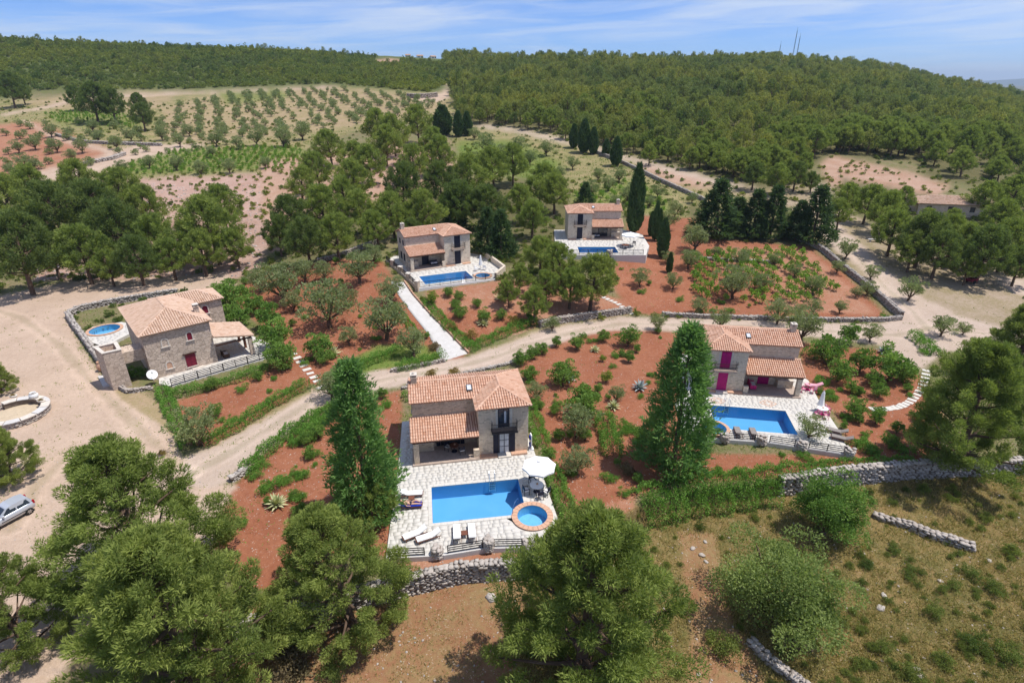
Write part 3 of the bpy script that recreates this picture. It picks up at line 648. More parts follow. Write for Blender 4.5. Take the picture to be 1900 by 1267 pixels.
def pool(name, label, o, rz, L, W, z, ladder=None, deep=1.35, tubc=None, trad=1.6):
    t = thing(name, label, 'pool', (o[0], o[1], z), rz, 'rectangular swimming pools')
    P = polar(o, rz, L, W, tubc, trad); n = len(P)
    b = MB(); b.add([(p[0], p[1], 0) for p in P] + [(p[0], p[1], -deep) for p in P], [tuple(range(n, 2 * n))] + [(i, n + i, n + (i + 1) % n, (i + 1) % n) for i in range(n)]); b.build('basin', M['basin'], t)
    c_, s_ = math.cos(rz), math.sin(rz)
    def near(x, y): return tubc is not None and math.hypot(o[0] + x * c_ - y * s_ - tubc[0], o[1] + x * s_ + y * c_ - tubc[1]) < trad + .12
    k = .32
    for nm, (x0, x1, y0, y1) in enumerate(((-k, L + k, -k, 0), (-k, L + k, W, W + k), (-k, 0, .003, W - .003), (L, L + k, .003, W - .003))):
        c = MB(); nx = max(1, round((x1 - x0 if nm < 2 else y1 - y0) / .5))
        for i in range(nx):
            f0, f1 = i / nx, (i + 1) / nx
            if nm < 2: B = (x0 + (x1 - x0) * f0 + .006, x0 + (x1 - x0) * f1 - .006, y0, y1)
            else: B = (x0, x1, y0 + (y1 - y0) * f0 + .006, y0 + (y1 - y0) * f1 - .006)
            if not near((B[0] + B[1]) / 2, (B[2] + B[3]) / 2): c.box(*B, -.06, .035, random.random())
        c.build('coping', M['paving'], t)
    w = MB(); w.add([(p[0], p[1], -.1) for p in P], [tuple(range(n))]); w.build('water', M['water'], t)
    d = MB(); d.box(L * .28, L * .28 + .32, W * .3, W * .3 + .22, -deep, -deep + .02); d.build('drain', M['drain'], t)
    if ladder is not None:
        l = MB()
        for dx in (0, .5): l.tube([(ladder + dx, W + .45, .0), (ladder + dx, W + .45, .75), (ladder + dx, W + .25, .95), (ladder + dx, W - .1, .8), (ladder + dx, W - .12, .1), (ladder + dx, W - .12, -1.0)], .025, 6)
        for zz in (-.25, -.5, -.75): l.box(ladder, ladder + .5, W - .2, W - .08, zz, zz + .03)
        l.build('ladder', M['steel'], t)
    HOLES.append(rect(o, rz, L, W, .25)); return t
def tub(name, label, c, z, ro=1.72, ri=1.28, up=.14, deep=.8):
    t = thing(name, label, 'pool', (c[0], c[1], z), 0, 'round plunge pools')
    b = MB(); b.lathe([(ri, up - .02), (ri, -deep), (.01, -deep - .02)], 32); b.build('basin', M['basin_light'], t)
    b = MB(); b.lathe([(ro - .07, -1.3), (ro - .07, up - .06)], 32); b.build('outer_wall', M['copin'], t)
    for k in range(24):
        a0, a1 = (k + .03) * 2 * math.pi / 24, (k + .97) * 2 * math.pi / 24; am = (a0 + a1) / 2; V = []
        for zz in (up - .06, up):
            for r_, a in ((ri - .04, a0), (ri - .04, am), (ri - .04, a1), (ro, a1), (ro, am), (ro, a0)): V.append((r_ * math.cos(a), r_ * math.sin(a), zz))
        s = MB(); s.add(V, [tuple(range(6)), tuple(range(6, 12))[::-1]] + [(i, 6 + i, 6 + (i + 1) % 6, (i + 1) % 6) for i in range(6)], random.random()); s.build('coping_stone', M['copin'], t)
    w = MB(); w.add([(p[0], p[1], up - .12) for p in circ((0, 0), ri, 32)], [tuple(range(32))]); w.build('water', M['water'], t)
    HOLES.append(circ(c, ri + .1)); return t
# ------------------------------------------------------------------ villa in the middle, with navy shutters
A_RZ = R(10); AO = (-3.13, 45.28); AZ = .3
villa('stone_villa', 'stone villa with open navy shutters, nearest house behind the large pool', AO, A_RZ, False, M['stone'], M['navy'], True, AZ)
A_POOL = (-6.44, 36.11); A_TUB = (1.68, 36.92)
A_TERR = [(-9.5, 32.2), (-5.1, 32.55), (-2.0, 33.25), (0.75, 33.35), (4.3, 33.3), (4.05, 35.0), (2.1, 46.4), (.4, 53.6), (-11.6, 51.4), (-10.6, 43.6)]
terrace('pool_terrace', A_TERR, [hole(A_POOL, R(8.6), 7.75, 4.6, A_TUB, 1.5)], AZ, 1.3, A_RZ)
pool('swimming_pool', 'large rectangular blue pool in front of the navy shuttered villa', A_POOL, R(8.6), 7.75, 4.6, AZ, 5.15, tubc=A_TUB)
tub('plunge_pool', 'round terracotta rimmed plunge pool at the corner of the nearest large pool', A_TUB, AZ)
# ------------------------------------------------------------------ villa on the right, magenta shutters
B_RZ = R(-8); BO = (26.55, 57.6)
villa('stone_villa', 'stone villa with magenta shutters and doors, right of the tall dark conifer', BO, B_RZ, True, M['stone_white'], M['pink'], False, AZ, door_kind='dark')
B_POOL = (21.15, 50.15); B_TUB = (20.9, 50.0)
B_TERR = [(17.6, 48.2), (21.5, 47.75), (25.2, 47.3), (32.4, 45.2), (33.6, 49.2), (34.6, 56.0), (35.6, 60.5), (34.4, 66), (22, 68), (20.5, 60), (18.2, 55)]
terrace('pool_terrace', B_TERR, [hole(B_POOL, R(-9), 8.0, 4.65, B_TUB, 1.4)], AZ, 1.3, B_RZ)
pool('swimming_pool', 'rectangular blue pool in front of the villa with magenta shutters', B_POOL, R(-9), 8.0, 4.65, AZ, 1.6, tubc=B_TUB, trad=1.45)
tub('plunge_pool', 'round plunge pool half hidden by the tall conifer beside the magenta villa', B_TUB, AZ, 1.55, 1.25)
# ------------------------------------------------------------------ villa behind the white drive, closed navy door
C_RZ = R(27); CO = (-11.82, 97.4); CZ = 3.2
villa('stone_villa', 'stone villa with closed navy doors at the top of the white drive', CO, C_RZ, False, M['stone_white'], M['navy'], False, CZ, 1.03, door_kind='dark', seg=3)
C_POOL = (-13.92, 87.5); C_TUB = (-4.9, 91.9)
C_TERR = [(-14.9, 85.6), (-2.7, 90.2), (-1.2, 94.5), (-5.3, 104.3), (-13.4, 109), (-22.2, 103.8), (-22.9, 100.5)]
terrace('pool_terrace', C_TERR, [hole(C_POOL, R(22.5), 8.2, 4.3, C_TUB, 1.45)], CZ, 2.4, C_RZ, .8)
pool('swimming_pool', 'rectangular blue pool behind railings beside the white drive', C_POOL, R(22.5), 8.2, 4.3, CZ, tubc=C_TUB, trad=1.5)
tub('plunge_pool', 'round plunge pool behind railings on the terrace above the white drive', C_TUB, CZ, 1.6, 1.25)
# ------------------------------------------------------------------ farthest villa
D_RZ = 0.0; DO = (15.9, 112.9); DZ = 4.05
villa('stone_villa', 'small farthest stone villa with navy doors, left of the tall cypress', DO, D_RZ, True, M['stone_white'], M['navy'], False, DZ, door_kind='glass', seg=3)
dp = U(1141, 458.5, DZ); D_POOL = (dp.x - 7.2, dp.y - 4.0)
D_TERR = [(8, 101.5), (24.5, 101.5), (26.5, 108), (27, 117), (24, 121), (9, 121)]
terrace('pool_terrace', D_TERR, [rect(D_POOL, 0, 7.2, 4.0)], DZ, 1.6, 0, .8)
pool('swimming_pool', 'small rectangular pool in front of the farthest villa', D_POOL, 0, 7.2, 4.0, DZ)
# ------------------------------------------------------------------ old stone villa on the left
E_RZ = R(41); EO = (-43.41, 61.0)
def eloc(u, v): c, s_ = math.cos(E_RZ), math.sin(E_RZ); return (EO[0] + u * c - v * s_, EO[1] + u * s_ + v * c)
h = thing('stone_villa', 'large stone villa with maroon windows and pale tiled roofs by the dirt yard', 'house', (EO[0], EO[1], 0), E_RZ)
SB = M['stone_big']
w = MB(); w.box(0, 7.4, 0, 12, -.6, 5.85); w.build('wall', SB, h)
w = MB(); w.box(7.403, 11.2, 8.4, 13.2, -.6, 5.55); w.build('wall', SB, h)
w = MB(); w.box(2.0, 7.397, 12.003, 13.2, -.6, 5.55); w.build('wall', SB, h)
r = Roof(False, .27, .4, 4); e0, rg = 5.88, 7.4
r.plane([(-.33, -.33, e0), (7.73, -.33, e0), (3.7, 3.7, rg)], (0, -1))
r.plane([(-.33, -.33, e0), (3.7, 3.7, rg), (3.7, 8.3, rg), (-.33, 12.33, e0)], (-1, 0))
r.plane([(7.73, -.33, e0), (7.73, 12.33, e0), (3.7, 8.3, rg), (3.7, 3.7, rg)], (1, 0))
r.plane([(-.33, 12.33, e0), (3.7, 8.3, rg), (7.73, 12.33, e0)], (0, 1))
for a, b in (((-.33, -.33, e0), (3.7, 3.7, rg)), ((7.73, -.33, e0), (3.7, 3.7, rg)), ((3.7, 3.7, rg), (3.7, 8.3, rg)), ((-.33, 12.33, e0), (3.7, 8.3, rg)), ((7.73, 12.33, e0), (3.7, 8.3, rg))): r.ridge(a, b)
ro = r.build(h, M['tile_bed_pale'], M['tile_pale'])
r = Roof(False, .27, .4, 4); e1, r1 = 5.58, 6.66
r.plane([(3.0, 8.1, e1), (11.5, 8.1, e1), (8.8, 10.8, r1), (3.0, 10.8, r1)], (0, -1)); r.plane([(3.0, 13.5, e1), (3.0, 10.8, r1), (8.8, 10.8, r1), (11.5, 13.5, e1)], (0, 1)); r.plane([(11.5, 8.1, e1), (11.5, 13.5, e1), (8.8, 10.8, r1)], (1, 0))
for a, b in (((3.0, 10.8, r1), (8.8, 10.8, r1)), ((11.5, 8.1, e1), (8.8, 10.8, r1)), ((11.5, 13.5, e1), (8.8, 10.8, r1))): r.ridge(a, b)
r.build(h, M['tile_bed_pale'], M['tile_pale'])
c = MB(); c.box(6.6, 7.15, 2.6, 3.15, 5.6, 7.0); c.box(6.54, 7.21, 2.54, 3.21, 7.0, 7.07)
for px_, py_ in ((6.65, 2.65), (7.1, 2.65), (6.65, 3.1), (7.1, 3.1)): c.box(px_ - .07, px_ + .07, py_ - .07, py_ + .07, 7.07, 7.3)
co = c.build('chimney', SB, ro); c = MB(); c.box(6.54, 7.21, 2.54, 3.21, 7.3, 7.38); c.build('chimney_cap', M['lintel'], co)
# porch on the far side
r = Roof(False, .27, .4, 4); r.plane([(7.405, -.8, 3.85), (12.1, -.8, 2.75), (12.1, 5.2, 2.75), (7.405, 5.2, 3.85)], (1, 0), .12)
pr = r.build(h, M['tile_bed_pale'], M['tile_pale'], 'porch_roof')
b = MB(); b.box(11.6, 11.8, -.6, 5.1, 2.5, 2.68); b.build('beam', M['wood'], pr)
b = MB(); b.box(7.45, 11.6, -.65, -.5, 2.45, 2.64); b.build('beam', M['wood'], pr)
for x0, y0, m in ((11.35, -.7, SB), (11.4, 2.0, M['woodr']), (11.4, 4.6, M['woodr'])):
    p = MB(); s_ = .5 if m is SB else .28; p.box(x0, x0 + s_, y0, y0 + s_, -.4, 2.5); p.build('pillar', m, h)
# openings
def arch(parent, x0, x1, z0, z1, y, fm, pm, name='arched_window'):
    cx, r0 = (x0 + x1) / 2, (x1 - x0) / 2; n = 8
    def outl(g): return [(cx - r0 - g, z0)] + [(cx - (r0 + g) * math.cos(math.pi * k / n), z1 - r0 + (r0 + g) * math.sin(math.pi * k / n)) for k in range(n + 1)] + [(cx + r0 + g, z0)]
    o_, i_ = outl(.13), outl(0); m = MB(); k = len(o_)
    m.add([(a, y - .06, z) for a, z in o_] + [(a, y - .06, z) for a, z in i_] + [(a, y - .002, z) for a, z in o_] + [(a, y - .002, z) for a, z in i_],
          [(i, i + 1, k + i + 1, k + i) for i in range(k - 1)] + [(2 * k + i, 2 * k + i + 1, i + 1, i) for i in range(k - 1)] + [(k + i, k + i + 1, 3 * k + i + 1, 3 * k + i) for i in range(k - 1)])
    fo = m.build(name, fm, parent); q = MB(); q.add([(a, y - .012, z) for a, z in i_], [tuple(range(len(i_)))]); q.build('pane', pm, fo)
    q = MB(); q.box(x0 - .22, x1 + .22, y - .14, y - .003, z0 - .1, z0); q.build('sill', M['lintel'], fo); return fo
arch(h, 4.65, 5.2, 3.95, 4.95, 0, M['lintel'], M['maroon']); arch(h, 1.9, 2.5, 3.9, 4.85, 0, M['lintel'], SB, 'blind_niche'); arch(h, 1.75, 2.35, 1.0, 1.85, 0, M['lintel'], M['copin'], 'blind_niche')
wn_ = window(h, 3.95, 4.95, .5, 2.1, 0, False, M['maroon'], M['maroon'], 'window', 1, 1, True)
l = MB(); l.box(3.65, 5.25, -.16, -.003, 2.2, 2.32); l.build('lintel', M['wood'], h)
m = MB(); m.box(4.3, 5.6, -.5, -.004, -.3, .22); m.build('flower_bed', M['lintel'], h)
arch(h, 8.6, 9.3, 3.9, 5.0, 8.4, M['lintel'], M['maroon'])
window(h, 1.0, 1.7, 1.0, 2.0, 0, False, M['maroon'], M['maroon'], 'window', 1, 1, True, axis=-1) if 0 else None
# stair tower on the yard side
tw = [(-4.05, .25), (-2.2, .15), (-2.2, 3.1), (-4.5, 3.1)]
q = MB(); q.prism(tw, -.4, 4.0); q.build('stair_tower', SB, h)
for a, b in ((0, 1), (1, 2), (2, 3), (3, 0)):
    P0, P1 = Vector(tw[a]), Vector(tw[b]); d = (P1 - P0).normalized(); q = MB(); cc = (P0 + P1) / 2 + Vector((-d.y, d.x)) * .15
    q.obox(cc, d, (P1 - P0).length / 2 - (.302 if a % 2 else 0), .148, 4.0, 4.75); po = q.build('parapet', SB, h); q = MB(); q.obox(cc, d, (P1 - P0).length / 2 + .04 - (.36 if a % 2 else 0), .2, 4.75, 4.83); q.build('parapet_cap', M['lintel'], po)
q = MB(); q.box(-2.2, -.003, 1.0, 3.1, 2.6, 4.0); q.build('landing', SB, h)
for i in range(9): q = MB(); q.box(-4.4, -3.4, -.05 - i * .28 - .28, -.05 - i * .28, -.4, 3.0 - i * .33); q.build('step', SB, h) if 0 else None
# satellite dish
dsh = thing('satellite_dish', 'white satellite dish at the corner of the stone villa', 'dish', (*eloc(-.1, -1.0), .0), E_RZ)
q = MB(); q.tube([(0, 0, -.2), (0, 0, 1.2)], .04, 6); q.build('mast', M['steel'], dsh)
q = MB(); q.lathe([(.01, 0), (.3, .03), (.55, .09), (.72, .17), (.74, .17), (.73, .15), (.55, .07), (.3, .01), (.01, -.02)], 20); dd = q.build('reflector', M['white'], dsh, True); dd.scale = (.8, .8, .8); dd.location = (0, -.08, 1.25); dd.rotation_euler = (R(52), 0, R(10))
q = MB(); q.tube([(0, -.2, .8), (0, -.55, 1.25), (0, -.62, 1.7)], .015, 5); q.box(-.05, .05, -.68, -.56, 1.66, 1.8); q.build('feed_arm', M['steel'], dsh)
# terrace of this villa, its round pool
E_TERR = [eloc(*p) for p in ((1.3, -3.3), (13.2, -3.0), (14.4, 1.5), (13.0, 8.3), (7.4, 8.3), (7.3, .05), (.6, .05), (.3, -1.6))]
terrace('porch_terrace', E_TERR, [], .12, .9, E_RZ, .7)
ep = U(194, 611, .55)
tub('plunge_pool', 'round pool behind the left stone villa inside its garden wall', (ep.x, ep.y), .45, 2.3, 1.95, .12, .8)
q = [(ep.x - 1.2, ep.y - 3.2), (ep.x + 3.6, ep.y - 5.6), (ep.x + 4.8, ep.y + 1.5), (ep.x + .5, ep.y + 3.0), (ep.x - 2.6, ep.y + 1.2)]
terrace('pool_deck', q, [circ((ep.x, ep.y), 2.1)], .45, .8, E_RZ, .7)
# low pale forecourt slab by the stair tower
q = MB(); q.prism([tuple(U(*p, .25)[:2]) for p in ((181, 697), (191, 716), (237, 706), (222, 692))], -.2, .22); tag(q.build('forecourt_slab', M['concrete']), 'low pale concrete slab at the foot of the stair tower', 'slab')
pt = thing('clay_jar', 'large brown clay jar at the foot of the stair tower', 'jar', tuple(U(190, 688, .0))); q = MB(); q.lathe([(.02, 0), (.28, .02), (.5, .5), (.52, .8), (.35, 1.15), (.3, 1.2), (.36, 1.3), (.28, 1.3), (.25, 1.15)], 14); q.build('body', M['copin'], pt, True); q = MB(); q.lathe([(.34, 1.2), (.4, 1.27), (.34, 1.33)], 14); q.build('rim', M['copin'], pt, True)
pt = thing('flower_pot', 'small brown flower pot on the pale slab by the stair tower', 'flower pot', tuple(U(206, 704, .22))); q = MB(); q.lathe([(.02, 0), (.16, .01), (.23, .35), (.27, .4), (.22, .4), (.2, .3), (.01, .3)], 12); q.build('pot', M['copin'], pt, True)

# ------------------------------------------------------------------ dry stone
N = NT('dry_stone'); t = N.attr('tint'); c = N.mix(t, (.33, .295, .265), (.55, .505, .465)); oi = N.n('ShaderNodeObjectInfo')
c = N.mix(N.ramp(oi.outputs['Random'], 0, 1, 0, .5), c, (.46, .39, .33)); c = N.mix(N.ramp(N.noise(5, 4, .65, N.geo()), .35, .75, 0, .7), c, N.mix(1.0, c, (.58, .54, .50), 'MULTIPLY'))
N.bump(N.noise(14, 3, .6, N.geo()), .03, .6); M['rock'] = N.done(c, .93, spec=.1)
M['core'] = plain('wall_fill', (.17, .13, .10), .95, var=.3)
ICO = np.array([(0, .53, .85), (0, -.53, .85), (.53, .85, 0), (-.53, .85, 0), (.85, 0, .53), (-.85, 0, .53), (0, .53, -.85), (0, -.53, -.85), (.53, -.85, 0), (-.53, -.85, 0), (.85, 0, -.53), (-.85, 0, -.53)])
from mathutils import geometry as _mg
def _hull(P):
    bm = bmesh.new(); vs = [bm.verts.new(p) for p in P]; bmesh.ops.convex_hull(bm, input=vs); bm.verts.ensure_lookup_table()
    V = np.array([v.co[:] for v in bm.verts]); bm.verts.index_update(); F = np.array([[v.index for v in f.verts] for f in bm.faces if len(f.verts) == 3]); bm.free(); return V, F
STONES = []
for i in range(8):
    P = np.sign(ICO) * np.abs(ICO) ** .7 * .5 + rng.normal(0, .07, ICO.shape); P = np.concatenate([P, rng.uniform(-.45, .45, (6, 3))]); V, F = _hull(P)
    V = (V - V.min(0)) / (V.max(0) - V.min(0)) - .5; STONES.append((V, F))
STONE_ME = [mesh_np('stone', V, F, M['rock'], np.full(len(F), rng.uniform(.2, 1))) for V, F in STONES]
def stone_joint(L):
    """one mesh from many stones: (centre, size, turn)"""
    VV, FF, TT, n = [], [], [], 0
    for c, s_, a in L:
        V, F = STONES[rng.integers(8)]; V = V * s_; ca, sa = math.cos(a), math.sin(a)
        VV.append(np.stack([V[:, 0] * ca - V[:, 1] * sa + c[0], V[:, 0] * sa + V[:, 1] * ca + c[1], V[:, 2] + c[2]], 1)); FF.append(F + n); n += len(V); TT.append(np.full(len(F), rng.uniform(0, 1)))
    return mesh_np('stones', np.concatenate(VV), np.concatenate(FF), M['rock'], np.concatenate(TT))
def stone_wall(label, path, width=.5, size=.32, single=0, cat='stone wall', name='dry_stone_wall', cap=True):
    """path: (x, y, z of foot, z of top)"""
    t = thing(name, label, cat, (path[0][0], path[0][1], path[0][2]), 0, 'dry stone walls'); o = Vector(t.location); L = []; mb = MB(); faceL = []
    for (x0, y0, b0, t0), (x1, y1, b1, t1) in zip(path[:-1], path[1:]):
        d = Vector((x1 - x0, y1 - y0)); ln = d.length; d.normalize(); nr = Vector((-d.y, d.x)); hw = width / 2 - size * .22
        P = []
        for (x, y, b, tp) in ((x0, y0, b0, t0), (x1, y1, b1, t1)):
            for s_ in (-1, 1): P += [(x + nr.x * hw * s_ - o.x, y + nr.y * hw * s_ - o.y, b - .4 - o.z), (x + nr.x * hw * s_ - o.x, y + nr.y * hw * s_ - o.y, tp - size * .3 - o.z)]
        mb.add(P, [(0, 1, 5, 4), (2, 6, 7, 3), (1, 3, 7, 5), (0, 2, 3, 1), (4, 5, 7, 6)])
        a = math.atan2(d.y, d.x); k = max(1, round(ln / (size * 1.15)))
        for i in range(k):
            f = (i + .5) / k; b = b0 + (b1 - b0) * f; tp = t0 + (t1 - t0) * f; cx, cy_ = x0 + (x1 - x0) * f, y0 + (y1 - y0) * f
            rows = max(1, round((tp - b) / (size * .62)))
            for s_ in (-1, 1):
                for rr in range(rows):
                    z = b + (tp - b) * (rr + .5) / rows + rng.normal(0, .02); sh = rng.normal(0, size * .2) + (rr % 2) * size * .5
                    q = ((cx + d.x * sh + nr.x * (hw * s_ + rng.normal(0, .03)) - o.x, cy_ + d.y * sh + nr.y * (hw * s_ + rng.normal(0, .03)) - o.y, z - o.z), np.array([size * rng.uniform(.9, 1.55), size * rng.uniform(.6, .9), size * rng.uniform(.5, .85)]), a + rng.normal(0, .15))
                    (faceL if (nr.y * s_ < 0) else L).append(q)
            if cap:
                for s_ in (-.5, .5):
                    q = ((cx + nr.x * width * .55 * s_ + rng.normal(0, .04) - o.x, cy_ + nr.y * width * .55 * s_ + rng.normal(0, .04) - o.y, tp + rng.normal(0, .03) - o.z), np.array([size * rng.uniform(1.1, 1.7), width * rng.uniform(.5, .75), size * rng.uniform(.4, .7)]), a + rng.normal(0, .3))
                    faceL.append(q)
    mb.build('core', M['core'], t)
    if single:
        faceL.sort(key=lambda q: -q[1][0] * q[1][2]); one, rest = faceL[:single], faceL[single:] + L
        for c, s_, a in one: link('stone', STONE_ME[rng.integers(8)], t, c, (0, 0, a), tuple(s_))
    else: rest = faceL + L
    tag(link('rubble_stones', stone_joint(rest), t), kind='stuff'); return t
def wpath(px, foot, top, jit=0.0):
    """wall path along photo pixels of its foot"""
    out = []
    for x, y in px:
        p, _ = G(x, y); out.append((p.x, p.y, p.z + foot, p.z + top + rng.uniform(-jit, jit)))
    return out
def hpath(xs, foot, top):       # along the front boundary
    return [(x, float(np.interp(x, FW_X, FW_Y)) - .1, float(hz(x, np.interp(x, FW_X, FW_Y) - 1.2)) + foot, top) for x in xs]
stone_wall('curved dry stone retaining wall below the railings of the nearest pool', hpath(np.arange(-19, 3.6, 1.1), -.1, .18), .6, .30, 290)
stone_wall('long dry stone wall between the green hedge and the grassy slope on the right', hpath(np.arange(24.2, 58, 1.3), -.1, .45), .7, .34, 240)
stone_wall('low broken stone wall across the upper grassy slope', wpath([(1618, 955), (1650, 968), (1690, 980), (1720, 995), (1765, 1008), (1806, 1020)], -.1, .42, .22), .6, .34, 0, name='broken_stone_wall')
stone_wall('low dark stone wall at the bottom edge below the round grey green bush', wpath([(1390, 1190), (1420, 1222), (1455, 1250), (1490, 1275), (1530, 1300)], -.1, .42, .2), .6, .3, 0, name='broken_stone_wall')
stone_wall('stone retaining wall along the road below the shaded pines', wpath([(1000, 607), (1040, 599), (1085, 592), (1130, 586), (1170, 580)], -.1, .95), .6, .3)
stone_wall('low pale stone wall along the road in front of the vineyard', wpath([(1228, 586), (1300, 590), (1400, 593), (1480, 596), (1560, 597), (1640, 596), (1672, 593)], -.1, .6), .5, .3)
stone_wall('stone wall climbing beside the track on the right of the vineyard', wpath([(1672, 591), (1640, 562), (1600, 528), (1560, 497), (1530, 470), (1500, 452), (1460, 438)], -.1, 1.0), .6, .34)
stone_wall('stone garden wall between the dirt yard and the left villa', wpath([(204, 700), (188, 675), (170, 650), (152, 624), (138, 605), (127, 588), (150, 577), (200, 566), (260, 556), (330, 545)], -.1, .9), .6, .36)
stone_wall('low stone kerb around the shrub beside the stair tower', wpath([(219, 711), (226, 722), (238, 729), (260, 726), (282, 722)], -.1, .45), .4, .28)
stone_wall('low rubble edge of the road behind the middle villa', wpath([(745, 722), (790, 712), (850, 697), (900, 686), (945, 676), (985, 660)], -.1, .3), .4, .28)
stone_wall('brown rubble edge below the hedge at the foot of the white drive', wpath([(725, 690), (760, 684), (800, 676), (825, 671)], -.1, .4), .4, .28)
stone_wall('small stone pile at the roadside garden corner', wpath([(428, 893), (445, 884), (462, 874)], -.1, .5), .6, .3)
stone_wall('long grey stone wall beside the upper dirt road', wpath([(1100, 282), (1160, 306), (1220, 335), (1280, 362), (1310, 376)], -.1, .9), .6, .5)
stone_wall('pale stone wall crossing the fields on the left', wpath([(104, 252), (150, 265), (200, 268), (260, 270), (300, 271)], -.1, .9), .8, .6)
stone_wall('short bright stone wall along the field track', wpath([(135, 312), (170, 304), (210, 296), (232, 288)], -.1, .9), 1.2, .6)
stone_wall('stone terrace wall in the vineyard between red rows', wpath([(1290, 480), (1330, 484), (1400, 487), (1440, 490)], -.1, .5), .5, .34)
stone_wall('stone wall behind the villa at the top of the drive', wpath([(700, 452), (660, 466), (625, 480), (590, 488)], -.1, .8), .5, .34)
stone_wall('pale retaining wall below the far hill road', wpath([(755, 182), (775, 183), (795, 182), (812, 180)], -.2, 2.2), .8, .8)
# ------------------------------------------------------------------ white drive, paths
def ribbon(name, le, ri, n, mat, up=.05, kind='structure', edge=None):
    le, ri = np.array(le, float), np.array(ri, float)
    def samp(P):
        s_ = np.concatenate([[0], np.cumsum(np.hypot(*np.diff(P, axis=0).T))]); q = np.linspace(0, s_[-1], n); return np.stack([np.interp(q, s_, P[:, 0]), np.interp(q, s_, P[:, 1])], 1)
    a, b = samp(le), samp(ri); V = []
    for i in range(n):
        p, _ = G(*a[i]); q, _ = G(*b[i])
        for f in np.linspace(0, 1, 7): x, y = p.x + (q.x - p.x) * f, p.y + (q.y - p.y) * f; V.append((x, y, float(hz(x, y)) + up))
    V = np.array(V); lo = V.copy(); lo[:, 2] -= .3
    F = [(i * 7 + j, i * 7 + j + 1, (i + 1) * 7 + j + 1, (i + 1) * 7 + j) for i in range(n - 1) for j in range(6)]; m = len(V)
    F += [(i * 7, (i + 1) * 7, m + (i + 1) * 7, m + i * 7) for i in range(n - 1)] + [(i * 7 + 6, m + i * 7 + 6, m + (i + 1) * 7 + 6, (i + 1) * 7 + 6) for i in range(n - 1)] + [(j, m + j, m + j + 1, j + 1) for j in range(6)]
    return tag(link(name, mesh_np(name, np.concatenate([V, lo]), np.array(F), mat)), kind=kind), V.reshape(n, 7, 3)
drive, DV = ribbon('concrete_drive', [(819, 671), (796, 622), (764, 582), (742, 552), (724, 522)], [(868, 656), (830, 616), (796, 582), (766, 548), (749, 523)], 34, M['concrete'])
EXCL = [[tuple(v[0][:2] + (v[0][:2] - v[6][:2]) * .1) for v in DV] + [tuple(v[6][:2] + (v[6][:2] - v[0][:2]) * .1) for v in DV[::-1]], [eloc(*q) for q in ((-5, -1), (14, -3.5), (14, 14), (-1, 14))]]
# steps that climb from the drive to the terrace
for i in range(7):
    f = i / 6; a = U(711 + 2 * f, 512 - 22 * f, 1.9 + i * .2); b_ = U(728 - 1 * f, 510 - 22 * f, 1.9 + i * .2); d = (b_ - a).normalized(); c = (a + b_) / 2
    q = MB(); q.obox((c.x, c.y), (d.x, d.y), (b_ - a).length / 2, .55, .5, 1.9 + i * .2 + .02, .5); o = q.build('step', M['concrete'], drive)
kb = MB()
for i in range(len(DV) - 1):
    p, q_ = Vector(DV[i][6]), Vector(DV[i + 1][6]); d = (q_ - p); d.z = 0; c = (p + q_) / 2; d2 = d.normalized()
    kb.obox((c.x + .12, c.y), (d2.x, d2.y), d.length / 2 + .02, .1, c.z - .4, c.z + .28)
tag(kb.build('drive_kerb_wall', M['copin']), 'low brown wall along the right edge of the white drive', 'wall')
def stepping(label, px, size=(.42, .3)):
    t = thing('stepping_stone_path', label, 'path', tuple(G(*px[0])[0]), 0, 'stepping stone paths'); o = Vector(t.location); P = [G(*p)[0] for p in px]
    for i, p in enumerate(P):
        d = (P[min(i + 1, len(P) - 1)] - P[max(i - 1, 0)]); a = math.atan2(d.y, d.x) + random.uniform(-.1, .1)
        m = MB(); k = random.uniform(.85, 1.1); u_ = (math.cos(a + math.pi / 2), math.sin(a + math.pi / 2)); m.obox((0, 0), u_, size[0] * k, size[1] * k * random.uniform(.85, 1.05), -.1, .045, random.uniform(.6, 1)); m.build('stepping_stone', M['paving'], t, loc=tuple(p - o))
def arc_px(pts, n):
    pts = np.array(pts, float); s_ = np.concatenate([[0], np.cumsum(np.hypot(*np.diff(pts, axis=0).T))]); q = np.linspace(0, s_[-1], n); return [(np.interp(a, s_, pts[:, 0]), np.interp(a, s_, pts[:, 1])) for a in q]
stepping('white stepping stones curving through the red garden right of the magenta villa', arc_px([(1719, 688), (1716, 704), (1710, 720), (1700, 735), (1686, 747), (1668, 755), (1645, 759), (1620, 759)], 21))
stepping('white stepping stones from the left villa terrace to the road', arc_px([(545, 657), (560, 674), (575, 692), (588, 707)], 8), (.5, .36))
stepping('pale stepping stones crossing red soil to the pine shaded bank', arc_px([(1120, 552), (1145, 563), (1165, 576), (1172, 582)], 9), (.45, .33))
for lab, px, s_ in (('pale stone edging slab between red garden bed and road on the left', ((588, 722), (606, 715)), .3),): 
    a, b_ = G(*px[0])[0], G(*px[1])[0]; d = b_ - a; q = MB(); q.obox(((a + b_) / 2)[:2], tuple(d.normalized()[:2]), d.length / 2, s_, a.z - .1, a.z + .06); tag(q.build('edging_slab', M['paving']), lab, 'slab')
